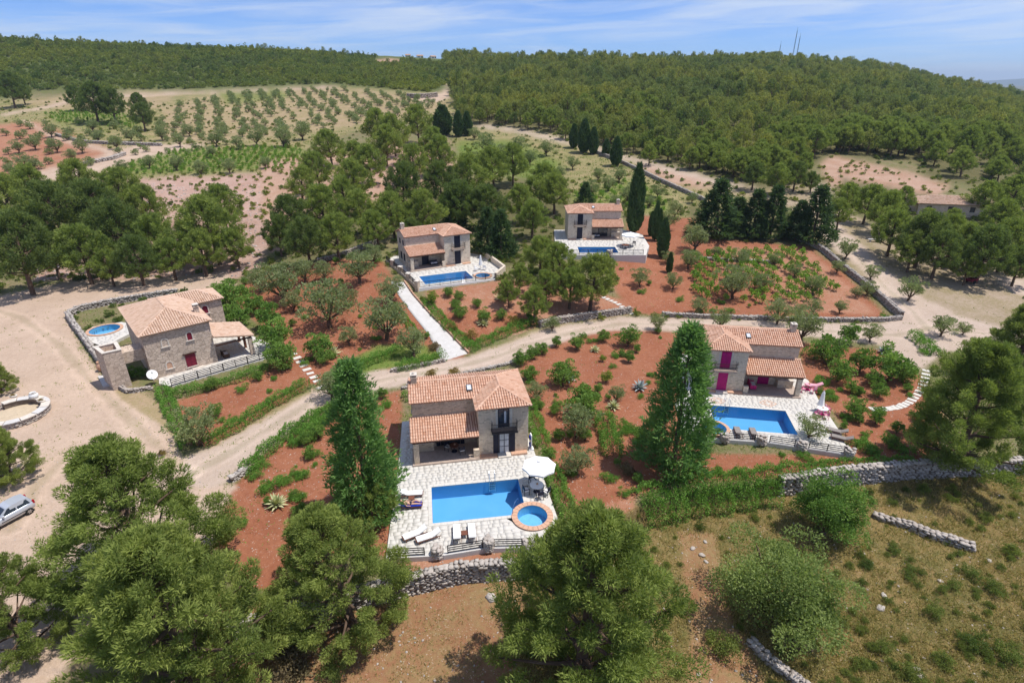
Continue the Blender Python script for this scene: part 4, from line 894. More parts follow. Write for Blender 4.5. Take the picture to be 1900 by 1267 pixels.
# ------------------------------------------------------------------ railings
def railing(label, P0, P1, hgt=.75, rails=4, mat=None, vertical=False, z=None, group='terrace railings'):
    P0, P1 = Vector(P0), Vector(P1); d = P1 - P0; t = thing('railing', label, 'railing', tuple(P0), math.atan2(d.y, d.x), group); L = math.hypot(d.x, d.y); dz = d.z; mat = mat or M['iron']
    npost = max(2, round(L / 1.8) + 1)
    for i in range(npost): x = L * i / (npost - 1); q = MB(); q.box(x - .035, x + .035, -.035, .035, dz * i / (npost - 1) - .15, dz * i / (npost - 1) + hgt + .03); q.build('post', mat, t)
    if vertical:
        for zz in (.1, hgt): q = MB(); q.add([(a, b, zz + e + (dz if a else 0)) for e in (-.025, .025) for a, b in ((0, -.02), (L, -.02), (L, .02), (0, .02))], [(3, 2, 1, 0), (4, 5, 6, 7), (0, 1, 5, 4), (1, 2, 6, 5), (2, 3, 7, 6), (3, 0, 4, 7)]); q.build('rail', mat, t)
        nb = int(L / .16)
        for i in range(1, nb): x = L * i / nb; q = MB(); q.box(x - .02, x + .02, -.012, .012, dz * i / nb + .12, dz * i / nb + hgt - .02); q.build('baluster', mat, t)
    else:
        for k in range(rails):
            zz = .12 + (hgt - .12) * k / (rails - 1); q = MB(); q.add([(a, b, zz + e + (dz if a else 0)) for e in (-.035, .035) for a, b in ((0.04, -.02), (L - .04, -.02), (L - .04, .02), (0.04, .02))], [(3, 2, 1, 0), (4, 5, 6, 7), (0, 1, 5, 4), (1, 2, 6, 5), (2, 3, 7, 6), (3, 0, 4, 7)]); q.build('rail', mat, t)
    return t
def kerb(label, pts, z, hgt=.3, w=.28, mat=None):
    q = MB()
    for a, b in zip(pts[:-1], pts[1:]):
        a, b = Vector(a), Vector(b); d = (b - a); q.obox((a + b) / 2, d.normalized(), d.length / 2 - .002, w / 2, z - 1.2, z + hgt)
    return tag(q.build('plinth_wall', mat or M['concrete']), label, 'wall')
def pillar(label, c, z, r=.42, hgt=1.0, group='rough stone pillars'):
    t = thing('stone_pillar', label, 'pillar', (c[0], c[1], z), 0, group); L = []
    for rr in range(int(hgt / .2)):
        for k in range(7): a = k * 2 * math.pi / 7 + rr * .4; L.append(((r * .8 * math.cos(a), r * .8 * math.sin(a), -.5 + .1 + rr * .2 + .5), np.array([.42, .3, .26]) * rng.uniform(.8, 1.2), a + 1.57))
    for k in range(5): L.append(((rng.normal(0, r * .4), rng.normal(0, r * .4), hgt), np.array([.4, .36, .22]), rng.uniform(0, 3)))
    q = MB(); q.prism(circ((0, 0), r * .75, 8), -1.0, hgt - .05); q.build('core', M['core'], t)
    if len(L) < 60:
        for c_, s_, a in L: link('stone', STONE_ME[rng.integers(8)], t, c_, (0, 0, a), tuple(s_))
    return t
PW = [(-9.4, 32.35), (-5.2, 32.65), (-2.0, 33.35), (.8, 33.45), (4.2, 33.4)]
kerb('pale plinth wall under the railings of the nearest pool', PW, AZ, .16)
railing('leftmost dark slatted railing below the nearest pool, beside the pine', (-9.2, 32.37, AZ + .16), (-6.6, 32.55, AZ + .16))
railing('dark slatted railing in front of the paired white sunbeds', (-4.85, 32.73, AZ + .16), (-2.25, 33.3, AZ + .16))
railing('dark slatted railing between the two stone pillars, below the round plunge pool', (-1.35, 33.38, AZ + .16), (.75, 33.45, AZ + .16))
railing('short dark railing right of the stone pillars, beside the foreground pine', (1.75, 33.45, AZ + .16), (4.0, 33.4, AZ + .16))
pillar('rough stone pillar left of the paired white sunbeds', (-5.65, 32.75), AZ - .1, .42, .85)
pillar('rough stone pillar between the two middle railings of the nearest pool', (-1.8, 33.42), AZ - .1, .42, 1.0)
pillar('rough stone pillar right of the nearest pool railings', (1.25, 33.4), AZ - .1, .4, .85)
BW = [(17.7, 48.3), (21.5, 47.9), (25.2, 47.45), (32.3, 45.35)]
kerb('pale plinth wall under the railings of the magenta villa pool', BW, AZ, .16)
def onl(P, f):   # point at x=f along a polyline
    return (f, float(np.interp(f, [p[0] for p in P], [p[1] for p in P])), AZ + .16)
for a, b, l in ((17.9, 20.9, 'leftmost railing of the magenta villa pool, below its plunge pool'), (21.6, 24.1, 'railing of the magenta villa pool in front of two grey sunbeds'), (25.5, 27.7, 'railing of the magenta villa pool right of the round stone pillar'), (28.9, 32.0, 'rightmost railing of the magenta villa pool behind the olive tree')):
    railing(l, onl(BW, a), onl(BW, b))
for x, l in ((21.25, 'slim rough stone pillar left of the grey sunbeds by the magenta villa'), (24.8, 'thick rough stone pillar below the magenta villa pool'), (28.3, 'rough stone pillar behind the olive trunk at the magenta villa pool'), (32.3, 'end stone pillar of the magenta villa pool beside the round bush')): p = onl(BW, x); pillar(l, p[:2], AZ - .1, .45, .9)
cp = [Vector((-14.8, 85.75, CZ)), Vector((-8.2, 88.25, CZ)), Vector((-2.8, 90.3, CZ))]
for a, b, l in ((cp[0], cp[1], 'railing with upright bars along the pool above the white drive'), (cp[1] + Vector((.7, .27, 0)), cp[2], 'railing with upright bars in front of the round pool above the drive')): railing(l, tuple(a), tuple(b), .95, 2, None, True)
kerb('pale plinth below the barred railing above the white drive', [(p.x, p.y) for p in cp], CZ, .04, .4, M['white'])
cl = [Vector((-14.95, 85.7, CZ)), Vector((-17.0, 89.6, CZ)), Vector((-19.0, 93.4, CZ)), Vector((-21.0, 97.2, CZ)), Vector((-22.8, 100.4, CZ))]
for i, (a, b) in enumerate(zip(cl[:-1], cl[1:])):
    railing(('dark railing panel %s up the side of the terrace above the drive' % ('nearest', 'second', 'third', 'farthest')[i]), tuple(a + Vector((0, 0, .3))), tuple(b + Vector((0, 0, .3))), .8, 6)
    t = thing('stone_pillar', 'square tan stone pillar, %s along the side of the white drive' % ('nearest', 'second', 'third', 'farthest')[i], 'pillar', (a.x, a.y, CZ), R(62), 'square tan pillars'); q = MB(); q.box(-.3, .3, -.3, .3, -2.2, 1.15); q.build('shaft', M['stone'], t); q = MB(); q.box(-.36, .36, -.36, .36, 1.15, 1.25); q.build('cap', M['lintel'], t)
kerb('stone plinth along the drive side of the upper terrace', [(p.x, p.y) for p in cl], CZ, .3, .4, M['stone'])
kerb('stone parapet on the far side of the terrace above the drive', [(-2.7, 90.4), (-1.3, 94.6), (-5.3, 104.2)], CZ, 1.0, .4, M['stone_white'])
e0_, e1_, e2_ = eloc(1.3, -3.25), eloc(13.1, -2.95), eloc(14.3, 1.5)
for i in range(4):
    a = Vector((*e0_, .15)).lerp(Vector((*e1_, .15)), i / 4); b = Vector((*e0_, .15)).lerp(Vector((*e1_, .15)), (i + 1) / 4 - .004)
    railing('dark slatted railing of the left villa, %s panel from the left' % ('first', 'second', 'third', 'fourth')[i], tuple(a), tuple(b), .95, 5)
dd_ = [Vector((9, 101.7, DZ)), Vector((17.2, 101.7, DZ)), Vector((18.4, 101.7, DZ)), Vector((24, 101.7, DZ))]
railing('railing with upright bars below the pool of the farthest villa', tuple(dd_[0]), tuple(dd_[1]), .95, 2, None, True)
railing('railing right of the pillar at the farthest villa pool', tuple(dd_[2]), tuple(dd_[3]), .95, 4)
pillar('stone pillar between the railings of the farthest villa pool', (17.8, 101.7), DZ - .1, .5, 1.0)
# ------------------------------------------------------------------ foliage materials
def foliage(name, dark, light, trans=.42, objvar=.35, patch=False):
    N = NT(name); t = N.attr('tint'); oi = N.n('ShaderNodeObjectInfo')
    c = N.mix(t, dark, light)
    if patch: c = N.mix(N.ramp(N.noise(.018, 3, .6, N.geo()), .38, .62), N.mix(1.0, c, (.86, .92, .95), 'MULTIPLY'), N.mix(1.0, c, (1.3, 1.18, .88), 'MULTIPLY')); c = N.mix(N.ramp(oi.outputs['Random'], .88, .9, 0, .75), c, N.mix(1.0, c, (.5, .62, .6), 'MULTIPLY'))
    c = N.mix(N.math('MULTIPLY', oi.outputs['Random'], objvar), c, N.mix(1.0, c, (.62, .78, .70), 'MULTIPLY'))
    N.done(c, .75, spec=.15); tr = N.n('ShaderNodeBsdfTranslucent'); N.l(N.mix(1.0, c, (1.3, 1.35, .75), 'MULTIPLY'), tr.inputs[0])
    ms = N.n('ShaderNodeMixShader'); ms.inputs[0].default_value = trans; N.l(N.p.outputs[0], ms.inputs[1]); N.l(tr.outputs[0], ms.inputs[2]); N.l(ms.outputs[0], N.out.inputs[0]); return N.m
M['pine'] = foliage('pine_needles', (0.145, 0.195, 0.048), (0.345, 0.395, 0.105))
M['pine_dark'] = foliage('dark_pine_needles', (0.096, 0.141, 0.042), (0.200, 0.248, 0.074))
M['pine_far'] = foliage('far_pine_needles', (0.150, 0.180, 0.058), (0.310, 0.330, 0.112), .4, .6, True)
M['ley'] = foliage('conifer_sprays', (0.110, 0.215, 0.066), (0.250, 0.400, 0.120))
M['spruce'] = foliage('dark_conifer_sprays', (0.040, 0.080, 0.032), (0.104, 0.160, 0.061))
M['cypress'] = foliage('cypress_sprays', (0.048, 0.099, 0.035), (0.112, 0.176, 0.056), .15)
M['olive'] = foliage('olive_leaves', (0.188, 0.225, 0.100), (0.338, 0.375, 0.188))
M['fruit'] = foliage('green_leaves', (0.108, 0.203, 0.038), (0.243, 0.365, 0.081), .35)
M['lime'] = foliage('young_leaves', (0.187, 0.253, 0.039), (0.330, 0.385, 0.088), .4)
M['ochre'] = foliage('rusty_leaves', (0.253, 0.165, 0.044), (0.363, 0.264, 0.088), .3)
M['plum'] = foliage('plum_leaves', (0.136, 0.096, 0.056), (0.304, 0.240, 0.128), .3)
M['maquis'] = foliage('maquis_leaves', (0.130, 0.170, 0.045), (0.270, 0.305, 0.085), .4, .5, True)
M['wildleaf'] = foliage('wild_olive_leaves', (0.175, 0.235, 0.070), (0.320, 0.390, 0.130), .45)
M['hedge'] = foliage('hedge_leaves', (0.111, 0.234, 0.036), (0.234, 0.403, 0.078), .3)
M['vine'] = foliage('vine_leaves', (0.165, 0.297, 0.039), (0.297, 0.429, 0.088), .4)
M['grassb'] = foliage('dry_grass_blades', (0.230, 0.224, 0.069), (0.506, 0.380, 0.155), .3)
M['weed'] = foliage('weed_leaves', (0.144, 0.224, 0.048), (0.352, 0.384, 0.112), .3)
M['bark'] = plain('bark', (.13, .085, .06), .95, var=.4, sc=6)
M['agave'] = foliage('striped_agave', (0.230, 0.290, 0.100), (0.620, 0.600, 0.360), .15, .1)
M['agave_blue'] = foliage('blue_agave', (0.190, 0.250, 0.260), (0.400, 0.450, 0.450), .1, .1)
M['flower'] = plain('pink_flowers', (.48, .20, .34), .8)
# ------------------------------------------------------------------ tree shapes, radius of crown = 1
def unit(n): v = rng.normal(0, 1, (n, 3)); return v / np.linalg.norm(v, axis=1, keepdims=True)
def tris(p, d, ln, wd, tint):
    """one pointed leaf tuft per point"""
    n = len(p); s_ = np.cross(d, unit(n)); s_ /= np.linalg.norm(s_, axis=1, keepdims=True) + 1e-9
    V = np.stack([p - s_ * wd[:, None] / 2, p + s_ * wd[:, None] / 2, p + d * ln[:, None]], 1).reshape(-1, 3)
    return V, np.arange(3 * n).reshape(n, 3), tint
def quads(p, d, ln, wd, tint):
    n = len(p); s_ = np.cross(d, unit(n)); s_ /= np.linalg.norm(s_, axis=1, keepdims=True) + 1e-9
    V = np.stack([p, p + d * ln[:, None] * .5 - s_ * wd[:, None] / 2, p + d * ln[:, None], p + d * ln[:, None] * .5 + s_ * wd[:, None] / 2], 1).reshape(-1, 3)
    return V, np.arange(4 * n).reshape(n, 4), tint
def puffs(C, Rr, per, ln, wd, up=.35, fn=tris, squash=.75, lo=.35, jt=.5):
    """leafy puffs: centres C, radii Rr; tufts point outwards and up"""
    n = len(C); k = per * n; c = np.repeat(C, per, 0); r = np.repeat(Rr, per); o = unit(k); o[:, 2] = np.where(rng.random(k) < .65, np.abs(o[:, 2]), o[:, 2])
    p = c + o * (r * rng.uniform(lo, 1, k) ** .6)[:, None] * np.array([1, 1, squash])
    d = o + unit(k) * jt + np.array([0, 0, up]); d /= np.linalg.norm(d, axis=1, keepdims=True)
    tint = np.clip(np.repeat(rng.normal(.45, .22, n), per) + rng.normal(0, .14, k), 0, 1)
    return fn(p, d, ln * rng.uniform(.6, 1.3, k), wd * rng.uniform(.6, 1.3, k), tint)
def limbs_mesh(segs, name='trunk', n=6):
    mb = MB()
    for pts, r0, r1 in segs: mb.tube(pts, r0, n, .5, r1, False)
    return mb.mesh(name, M['bark'], True)
def pine(kind, seed):
    """rounded, tufted pine: limbs in loose whorls, elongated tufts of needles on their ends"""
    global rng; rng = np.random.default_rng(seed); random.seed(seed)
    n, per, ln, wd, mat, rr = {'F': (270, 330, .042, .0125, 'pine', .105), 'M': (135, 105, .078, .028, 'pine', .122), 'D': (135, 105, .078, .028, 'pine_dark', .122), 'S': (26, 40, .17, .085, 'pine_far', .23)}[kind]
    h = 2.25 if kind == 'F' else 2.1; z0 = .18 if kind == 'F' else .62; lean = rng.normal(0, .07, 2)
    tp = lambda f: np.array([lean[0] * 2 * f ** 1.3, lean[1] * 2 * f ** 1.3, h * .93 * f])
    segs = [([tuple(tp(f)) for f in (-.03, .15, .35, .55, .75, 1)], .075, .015)]
    s_ = (np.arange(n) + rng.random(n)) / n; s_ = s_ ** 1.12; a = np.arange(n) * 2.39996 + rng.normal(0, .35, n)
    lob = 1 + .17 * np.sin(a * 2 + s_ * 5 + seed) + .15 * np.sin(a * 3 - s_ * 8 + seed * 1.7) + .10 * np.sin(a * 5 + s_ * 13)
    env = np.clip(1 - s_, 0, 1) ** (.58 if kind == 'F' else .5) * np.minimum(1, (.62 if kind == 'F' else .55) + s_ * 2.2) * lob * .93
    rad = env * np.where(rng.random(n) < .74, rng.uniform(.78, 1.04, n), rng.uniform(.3, .8, n)); z = z0 + s_ * (h - z0 - .12) + .10 * rad
    C = np.stack([np.cos(a) * rad + lean[0] * 2 * (z / h) ** 1.3, np.sin(a) * rad + lean[1] * 2 * (z / h) ** 1.3, z], 1)
    ax = np.stack([np.cos(a) * .8, np.sin(a) * .8, .45 + .6 * s_], 1) + unit(n) * .3; ax /= np.linalg.norm(ax, axis=1, keepdims=True); Rr = rr * rng.uniform(.7, 1.3, n)
    k = n * per; o = unit(k); A = np.repeat(ax, per, 0); t = rng.uniform(-.9, 1.25, k); q = (o - A * np.sum(o * A, 1, keepdims=True)); R2 = np.repeat(Rr, per)
    p = np.repeat(C, per, 0) + A * (t * R2)[:, None] + q * (R2 * np.sqrt(np.clip(1.05 - (t / 1.3) ** 2, .04, 1)) * rng.uniform(.35, 1, k) ** .5 * .85)[:, None]
    d = A * .7 + q * .8 + unit(k) * .7 + np.array([0, 0, .3]); d /= np.linalg.norm(d, axis=1, keepdims=True)
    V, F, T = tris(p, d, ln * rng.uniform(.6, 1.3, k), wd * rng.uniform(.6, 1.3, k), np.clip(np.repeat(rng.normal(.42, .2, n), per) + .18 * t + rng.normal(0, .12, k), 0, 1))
    for i in range(0, n, {'F': 6, 'M': 5, 'D': 5, 'S': 4}[kind]):
        st = tp(max(.08, (C[i, 2] - .35 * rad[i]) / h)); en = C[i] - ax[i] * Rr[i] * .3; segs.append(([tuple(st), tuple((st + en) / 2 + np.array([0, 0, -.03])), tuple(en)], .026, .008))
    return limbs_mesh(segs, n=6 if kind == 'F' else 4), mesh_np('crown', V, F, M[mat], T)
def conifer(mat, seed, n=900, per=9, h=4.0, power=.85, ln=.15, wd=.05, upt=.2):
    global rng; rng = np.random.default_rng(seed); P = []; D = []; f = rng.random(n) ** 1.25; a = rng.random(n) * 6.283
    lump = 1 + .22 * np.sin(a * 3 + f * 11) + .17 * np.sin(a * 5 - f * 17 + 1) + rng.normal(0, .07, n); env = (1 - f) ** power * lump * .95 + .03
    rad = env * rng.uniform(.35, 1.0, n) ** .5; z = .12 + f * (h - .15)
    C = np.stack([np.cos(a) * rad, np.sin(a) * rad, z + .12 * rad], 1); o = np.stack([np.cos(a), np.sin(a), np.full(n, .35)], 1)
    k = n * per; t = np.tile(np.linspace(-.5, 1, per), n); oo = np.repeat(o, per, 0); p = np.repeat(C, per, 0) + oo * t[:, None] * .16 + rng.normal(0, .035, (k, 3)); p[:, 2] -= .10 * np.maximum(t, 0) ** 2 * .6
    d = oo * .8 + unit(k) * .65 + np.array([0, 0, upt]); d /= np.linalg.norm(d, axis=1, keepdims=True)
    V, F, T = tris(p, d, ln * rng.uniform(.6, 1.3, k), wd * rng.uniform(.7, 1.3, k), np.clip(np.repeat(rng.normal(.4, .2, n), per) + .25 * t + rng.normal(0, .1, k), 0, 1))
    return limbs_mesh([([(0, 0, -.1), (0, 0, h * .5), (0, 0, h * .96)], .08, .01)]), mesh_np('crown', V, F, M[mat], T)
def cypress(seed, h=9.0):
    global rng; rng = np.random.default_rng(seed); n = 3600; f = rng.random(n); a = rng.random(n) * 6.283
    env = np.minimum(1, (1 - f) * 2.2) ** .7 * np.minimum(1, .55 + f * 3) * (1 + .12 * np.sin(a * 4 + f * 11)); r_ = env * rng.uniform(.6, 1, n); p = np.stack([np.cos(a) * r_, np.sin(a) * r_, .3 + f * (h - .5)], 1)
    d = np.stack([np.cos(a) * .35, np.sin(a) * .35, np.ones(n)], 1) + unit(n) * .3; d /= np.linalg.norm(d, axis=1, keepdims=True)
    V, F, T = tris(p, d, rng.uniform(.35, .8, n), rng.uniform(.14, .28, n), np.clip(rng.normal(.45, .25, n), 0, 1))
    return limbs_mesh([([(0, 0, -.2), (0, 0, h * .5), (0, 0, h * .95)], .25, .04)]), mesh_np('crown', V, F, M['cypress'], T)
def broad(mat, seed, nl=9, per=95, ln=.105, wd=.05, z0=.55, h=1.55, rp=(.2, .34), squash=.8, trunk=.085, fill=.9):
    global rng; rng = np.random.default_rng(seed); segs = []; C = []; Rr = []; lean = rng.normal(0, .12, 2); fork = np.array([lean[0], lean[1], z0 * .55])
    segs.append(([(0, 0, -.08), tuple(fork * .6), tuple(fork)], trunk, trunk * .75))
    for i in range(nl):
        a = i * 2.4 + rng.normal(0, .3); f = (i + .5) / nl; zc = z0 + (h - z0) * (.15 + .75 * f); env = math.sqrt(max(.05, 1 - ((f - .3) / .85) ** 2)) * rng.uniform(.65, 1.0); en = np.array([math.cos(a) * env * .75, math.sin(a) * env * .75, zc])
        mid = fork + (en - fork) * .5 + np.array([0, 0, -.05]); segs.append(([tuple(fork), tuple(mid), tuple(en)], trunk * .55, .012))
        for j in range(3): g = (.62, .85, 1.06)[j]; C.append(fork + (en - fork) * g + rng.normal(0, .1, 3)); Rr.append(rng.uniform(*rp))
    C.append(np.array([lean[0], lean[1], h * .93])); Rr.append(.28)
    V, F, T = puffs(np.array(C), np.array(Rr), per, ln, wd, .15, quads, squash, .3, .9)
    return limbs_mesh(segs), mesh_np('crown', V, F, M[mat], T)
def shrub(mat, seed, n=26, per=90, ln=.10, wd=.05, h=1.0):
    global rng; rng = np.random.default_rng(seed); o = unit(n); o[:, 2] = np.abs(o[:, 2]); an = np.arctan2(o[:, 1], o[:, 0]); r_ = rng.uniform(.35, .85, n) * (1 + .28 * np.sin(an * 2 + seed) + .2 * np.sin(an * 3 + seed * 2)); C = o * r_[:, None]; C[:, 2] *= h * rng.uniform(.55, 1.1, n); C[:, 2] += .12; Rr = rng.uniform(.18, .33, n)
    V, F, T = puffs(C, Rr, per, ln, wd, .2, quads, .85, .25, .9); segs = []
    for i in range(7): e = C[i] * .8; segs.append(([(0, 0, -.08), tuple(e * .5 + np.array([0, 0, .04])), tuple(e)], .035, .012))
    return limbs_mesh(segs), mesh_np('crown', V, F, M[mat], T)
def vine(seed):
    global rng; rng = np.random.default_rng(seed); C = np.array([(0, 0, .62), (.22, .1, .72), (-.2, .12, .7), (.05, -.24, .7), (0, .1, 1.0), (.25, -.2, .5), (-.28, -.1, .52)]) + rng.normal(0, .06, (7, 3))
    V, F, T = puffs(C, rng.uniform(.2, .34, 7), 26, .2, .16, .2, quads, .9, .3, .9)
    return limbs_mesh([([(0, 0, -.1), (.03, .02, .3), (0, 0, .6)], .04, .02), ([(0, 0, .5), (.2, .1, .75)], .02, .01), ([(0, 0, .5), (-.2, .1, .75)], .02, .01)]), mesh_np('crown', V, F, M['vine'], T)
PROTO = {
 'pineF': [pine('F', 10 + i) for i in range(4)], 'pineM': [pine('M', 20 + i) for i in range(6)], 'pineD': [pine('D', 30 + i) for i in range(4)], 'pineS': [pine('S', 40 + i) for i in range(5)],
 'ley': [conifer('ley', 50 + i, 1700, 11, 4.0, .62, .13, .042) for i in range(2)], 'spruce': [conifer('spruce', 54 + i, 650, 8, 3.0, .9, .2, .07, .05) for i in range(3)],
 'cypress': [cypress(60 + i) for i in range(3)], 'olive': [broad('olive', 70 + i) for i in range(5)], 'fruit': [broad('fruit', 80 + i, 9, 100, .12, .07, .45, 1.5) for i in range(4)],
 'wild': [broad('wildleaf', 86 + i, 18, 520, .042, .024, .25, 1.35, (.22, .36)) for i in range(1)], 'dense': [broad('fruit', 88, 14, 420, .055, .03, .3, 1.7, (.24, .36))],
 'lime': [broad('lime', 90 + i, 7, 70, .16, .08, .6, 1.4) for i in range(2)], 'shrub': [shrub('maquis', 95 + i) for i in range(3)], 'gshrub': [shrub('hedge', 100 + i) for i in range(3)], 'oshrub': [shrub('ochre', 105 + i) for i in range(2)], 'pshrub': [shrub('plum', 110 + i, h=1.2) for i in range(2)],
 'vine': [vine(115 + i) for i in range(3)], 'olivefar': [broad('olive', 120 + i, 5, 26, .26, .15, .35, 1.35, (.28, .42)) for i in range(3)], 'maq': [shrub('maquis', 125 + i, 10, 22, .28, .17, .9) for i in range(4)],
}
HC = {'pineF': 1.0, 'pineM': 1.25, 'pineD': 1.25, 'pineS': 1.25, 'olive': .98, 'fruit': .92, 'lime': .95, 'shrub': .45, 'gshrub': .45, 'oshrub': .45, 'pshrub': .5, 'wild': .75, 'dense': .95, 'olivefar': .85, 'vine': .65, 'maq': .45}
rng = np.random.default_rng(99)
TREES = []
NOUN = {'pineF': ('pine_tree', 'pine tree'), 'pineM': ('pine_tree', 'pine tree'), 'pineD': ('pine_tree', 'pine tree'), 'pineS': ('pine_tree', 'pine tree'), 'olive': ('olive_tree', 'olive tree'), 'olivefar': ('olive_tree', 'olive tree'), 'fruit': ('fruit_tree', 'tree'), 'lime': ('young_tree', 'tree'),
        'shrub': ('shrub', 'shrub'), 'gshrub': ('shrub', 'shrub'), 'oshrub': ('shrub', 'shrub'), 'pshrub': ('shrub', 'shrub'), 'wild': ('wild_olive_tree', 'tree'), 'dense': ('round_tree', 'tree'), 'ley': ('conifer_tree', 'conifer'), 'spruce': ('conifer_tree', 'conifer'), 'cypress': ('cypress_tree', 'cypress'), 'vine': ('grape_vine', 'vine')}
def plant(kind, loc, s, group, label=None, sz=None, desc=None, rot=None):
    tm, cm = PROTO[kind][rng.integers(len(PROTO[kind]))]; nm, cat = NOUN[kind]
    t = thing(nm, label, cat, tuple(loc), rng.uniform(0, 6.283) if rot is None else rot, group); t.scale = (s, s, s if sz is None else sz)
    link('trunk', tm, t); link('crown', cm, t); px, py = proj(loc[0], loc[1], loc[2]); TREES.append((t, kind, px, py, s, group, desc)); return t
def spot(kind, cx, cy_, w):
    hc = HC[kind]; r_ = 3.0; k = 60
    for _ in range(4): p, k = G(cx, cy_, hc * r_); r_ = .5 * w * k / FPX / (1.18 if kind in ('pineM', 'pineD') else 1.06 if kind == 'pineF' else 1.02)
    return p, r_
def crown(kind, cx, cy_, w, group, label=None, desc=None, sink=.05, sz=None):
    p, r_ = spot(kind, cx, cy_, w); p = p - Vector((0, 0, sink)); return plant(kind, p, r_, group, label, None if sz is None else r_ * sz, desc)
def based(kind, bx, by, ty, w, hu, group, label=None, desc=None):
    p, k = G(bx, by); lo_, hi_ = .5, 40.0
    for _ in range(40):
        hh = (lo_ + hi_) / 2
        if proj(p.x, p.y, p.z + hh)[1] > ty: lo_ = hh
        else: hi_ = hh
    r_ = .5 * w * k / FPX
    return plant(kind, p - Vector((0, 0, .05)), r_, group, label, hh / hu, desc)
# ------------------------------------------------------------------ trees singled out in the photograph
for a in [('pineF', 258, 972, 385, 'large pine overhanging the dirt yard right of the parked car'), ('pineF', 330, 1165, 440, 'biggest bushy pine filling the lower left foreground'), ('pineF', 20, 1135, 235, 'pine at the left edge below the parked car'),
          ('pineF', 640, 1068, 312, 'pale green pine just left of the curved stone wall'), ('pineF', 1085, 1130, 440, 'large tufted pine at the bottom centre below the round plunge pool'), ('pineF', 5, 845, 125, 'pine at the left edge above the parked car'),
          ('pineF', 1812, 768, 260, 'dense dark pine at the right edge beside the curved stepping stones'), ('pineF', 1900, 650, 165, 'dark pine at the right edge above the curved stepping stones'), ('pineM', 695, 925, 115, 'small pale pine at the foot of the tall conifer by the pool'), ('pineF', -8, 700, 70, 'pine tip at the left edge beside the round stone fountain')]:
    crown(a[0], a[1], a[2], a[3], 'large foreground pines', a[4], sz=.82 if a[1] in (640, 258) else None)
crown('wild', 1450, 1085, 250, 'foreground trees on the grassy slope', 'large grey green wild olive on the grassy slope'); crown('dense', 1545, 935, 150, 'foreground trees on the grassy slope', 'round bright green tree below the long stone wall')
based('ley', 684, 955, 668, 122, 4.0, 'tall garden conifers', 'tall pointed conifer left of the middle villa'); based('ley', 1248, 868, 602, 124, 4.0, 'tall garden conifers', 'tall pointed conifer left of the villa with magenta shutters')
for bx, by, ty, w, l in ((1176, 432, 304, 27, 'tallest slim dark cypress, right of the farthest villa'), (1207, 438, 392, 11, 'slim cypress, leftmost of the row right of the farthest villa'), (1214, 446, 374, 13, 'tallest slim cypress in the row right of the farthest villa'), (1221, 448, 388, 11, 'slim cypress, third of the row right of the farthest villa'), (1228, 478, 405, 20, 'broad cypress nearest the camera in the row beside red soil'), (1241, 506, 468, 11, 'short slim cypress on red soil beside the vineyard'),
                        (822, 250, 195, 33, 'stout leaning cypress on the field edge below the hill track'), (851, 254, 206, 18, 'cypress, left of a pair below the hill track'), (867, 252, 207, 18, 'cypress, right of a pair below the hill track'), (1064, 275, 230, 16, 'cypress, leftmost of the clump beside the upper road'), (1083, 284, 221, 21, 'cypress, tallest of the clump beside the upper road'), (1100, 286, 236, 17, 'cypress, right side of the clump beside the upper road'), (1124, 290, 258, 14, 'short cypress right of the clump beside the upper road'), (1142, 308, 254, 20, 'lone cypress in front of the upper road')):
    based('cypress', bx, by, ty, w, 9.0, 'cypress trees', l)
for bx, by, ty, w, l in ((1325, 440, 333, 80, 'dark spreading conifer, leftmost of the row behind the vineyard'), (1362, 436, 366, 60, 'dark conifer, second of the row behind the vineyard'), (1395, 440, 352, 60, 'dark conifer, third of the row behind the vineyard'), (1428, 443, 345, 55, 'dark conifer, fourth of the row behind the vineyard'), (1505, 452, 345, 70, 'dark conifer beside the track at the end of the row'), (1475, 446, 372, 48, 'short dark conifer, fifth of the row behind the vineyard'), (1085, 384, 338, 32, 'dark pointed conifer behind the farthest villa'),
                         (905, 470, 385, 52, 'dark pointed conifer right of the villa above the drive'), (930, 478, 390, 56, 'dark pointed conifer, right one of two beside the upper terrace'), (845, 425, 352, 50, 'dark pointed conifer behind the roof of the villa above the drive')):
    based('spruce', bx, by, ty, w, 3.0, 'dark conifers', l)
ORD = ['first', 'second', 'third', 'fourth', 'fifth', 'sixth', 'seventh', 'eighth', 'ninth', 'tenth', 'eleventh', 'twelfth', 'thirteenth', 'fourteenth', 'fifteenth', 'sixteenth', 'seventeenth', 'eighteenth', 'nineteenth', 'twentieth']
def ordinal(i):
    if i < 20: return ORD[i]
    n = i + 1; return '%d%s' % (n, {1: 'st', 2: 'nd', 3: 'rd'}.get(n % 10 if n % 100 not in (11, 12, 13) else 0, 'th'))
def batch(kind, L, group, text):
    """several of one kind: label with their order from the left"""
    made = []
    for q in L: made.append((q[0], crown(kind if len(q) < 4 else q[3], q[0], q[1], q[2], group)))
    made.sort(key=lambda m: m[0])
    for i, (_, t) in enumerate(made): t['label'] = text % ordinal(i)
batch('pineM', [(28, 455, 180, 'pineD'), (105, 395, 165, 'pineD'), (8, 372, 130), (172, 385, 140, 'pineD'), (150, 462, 130), (228, 420, 145, 'pineD'), (285, 440, 118), (252, 475, 110, 'pineD'), (315, 474, 92), (392, 415, 148), (372, 462, 100), (436, 455, 86), (412, 380, 108), (60, 345, 110), (142, 336, 112), (215, 352, 110), (268, 378, 100), (95, 470, 100, 'pineD'), (200, 492, 80), (345, 436, 80)], 'pines behind the left villa', 'pine, %s from the left in the grove behind the left stone villa')
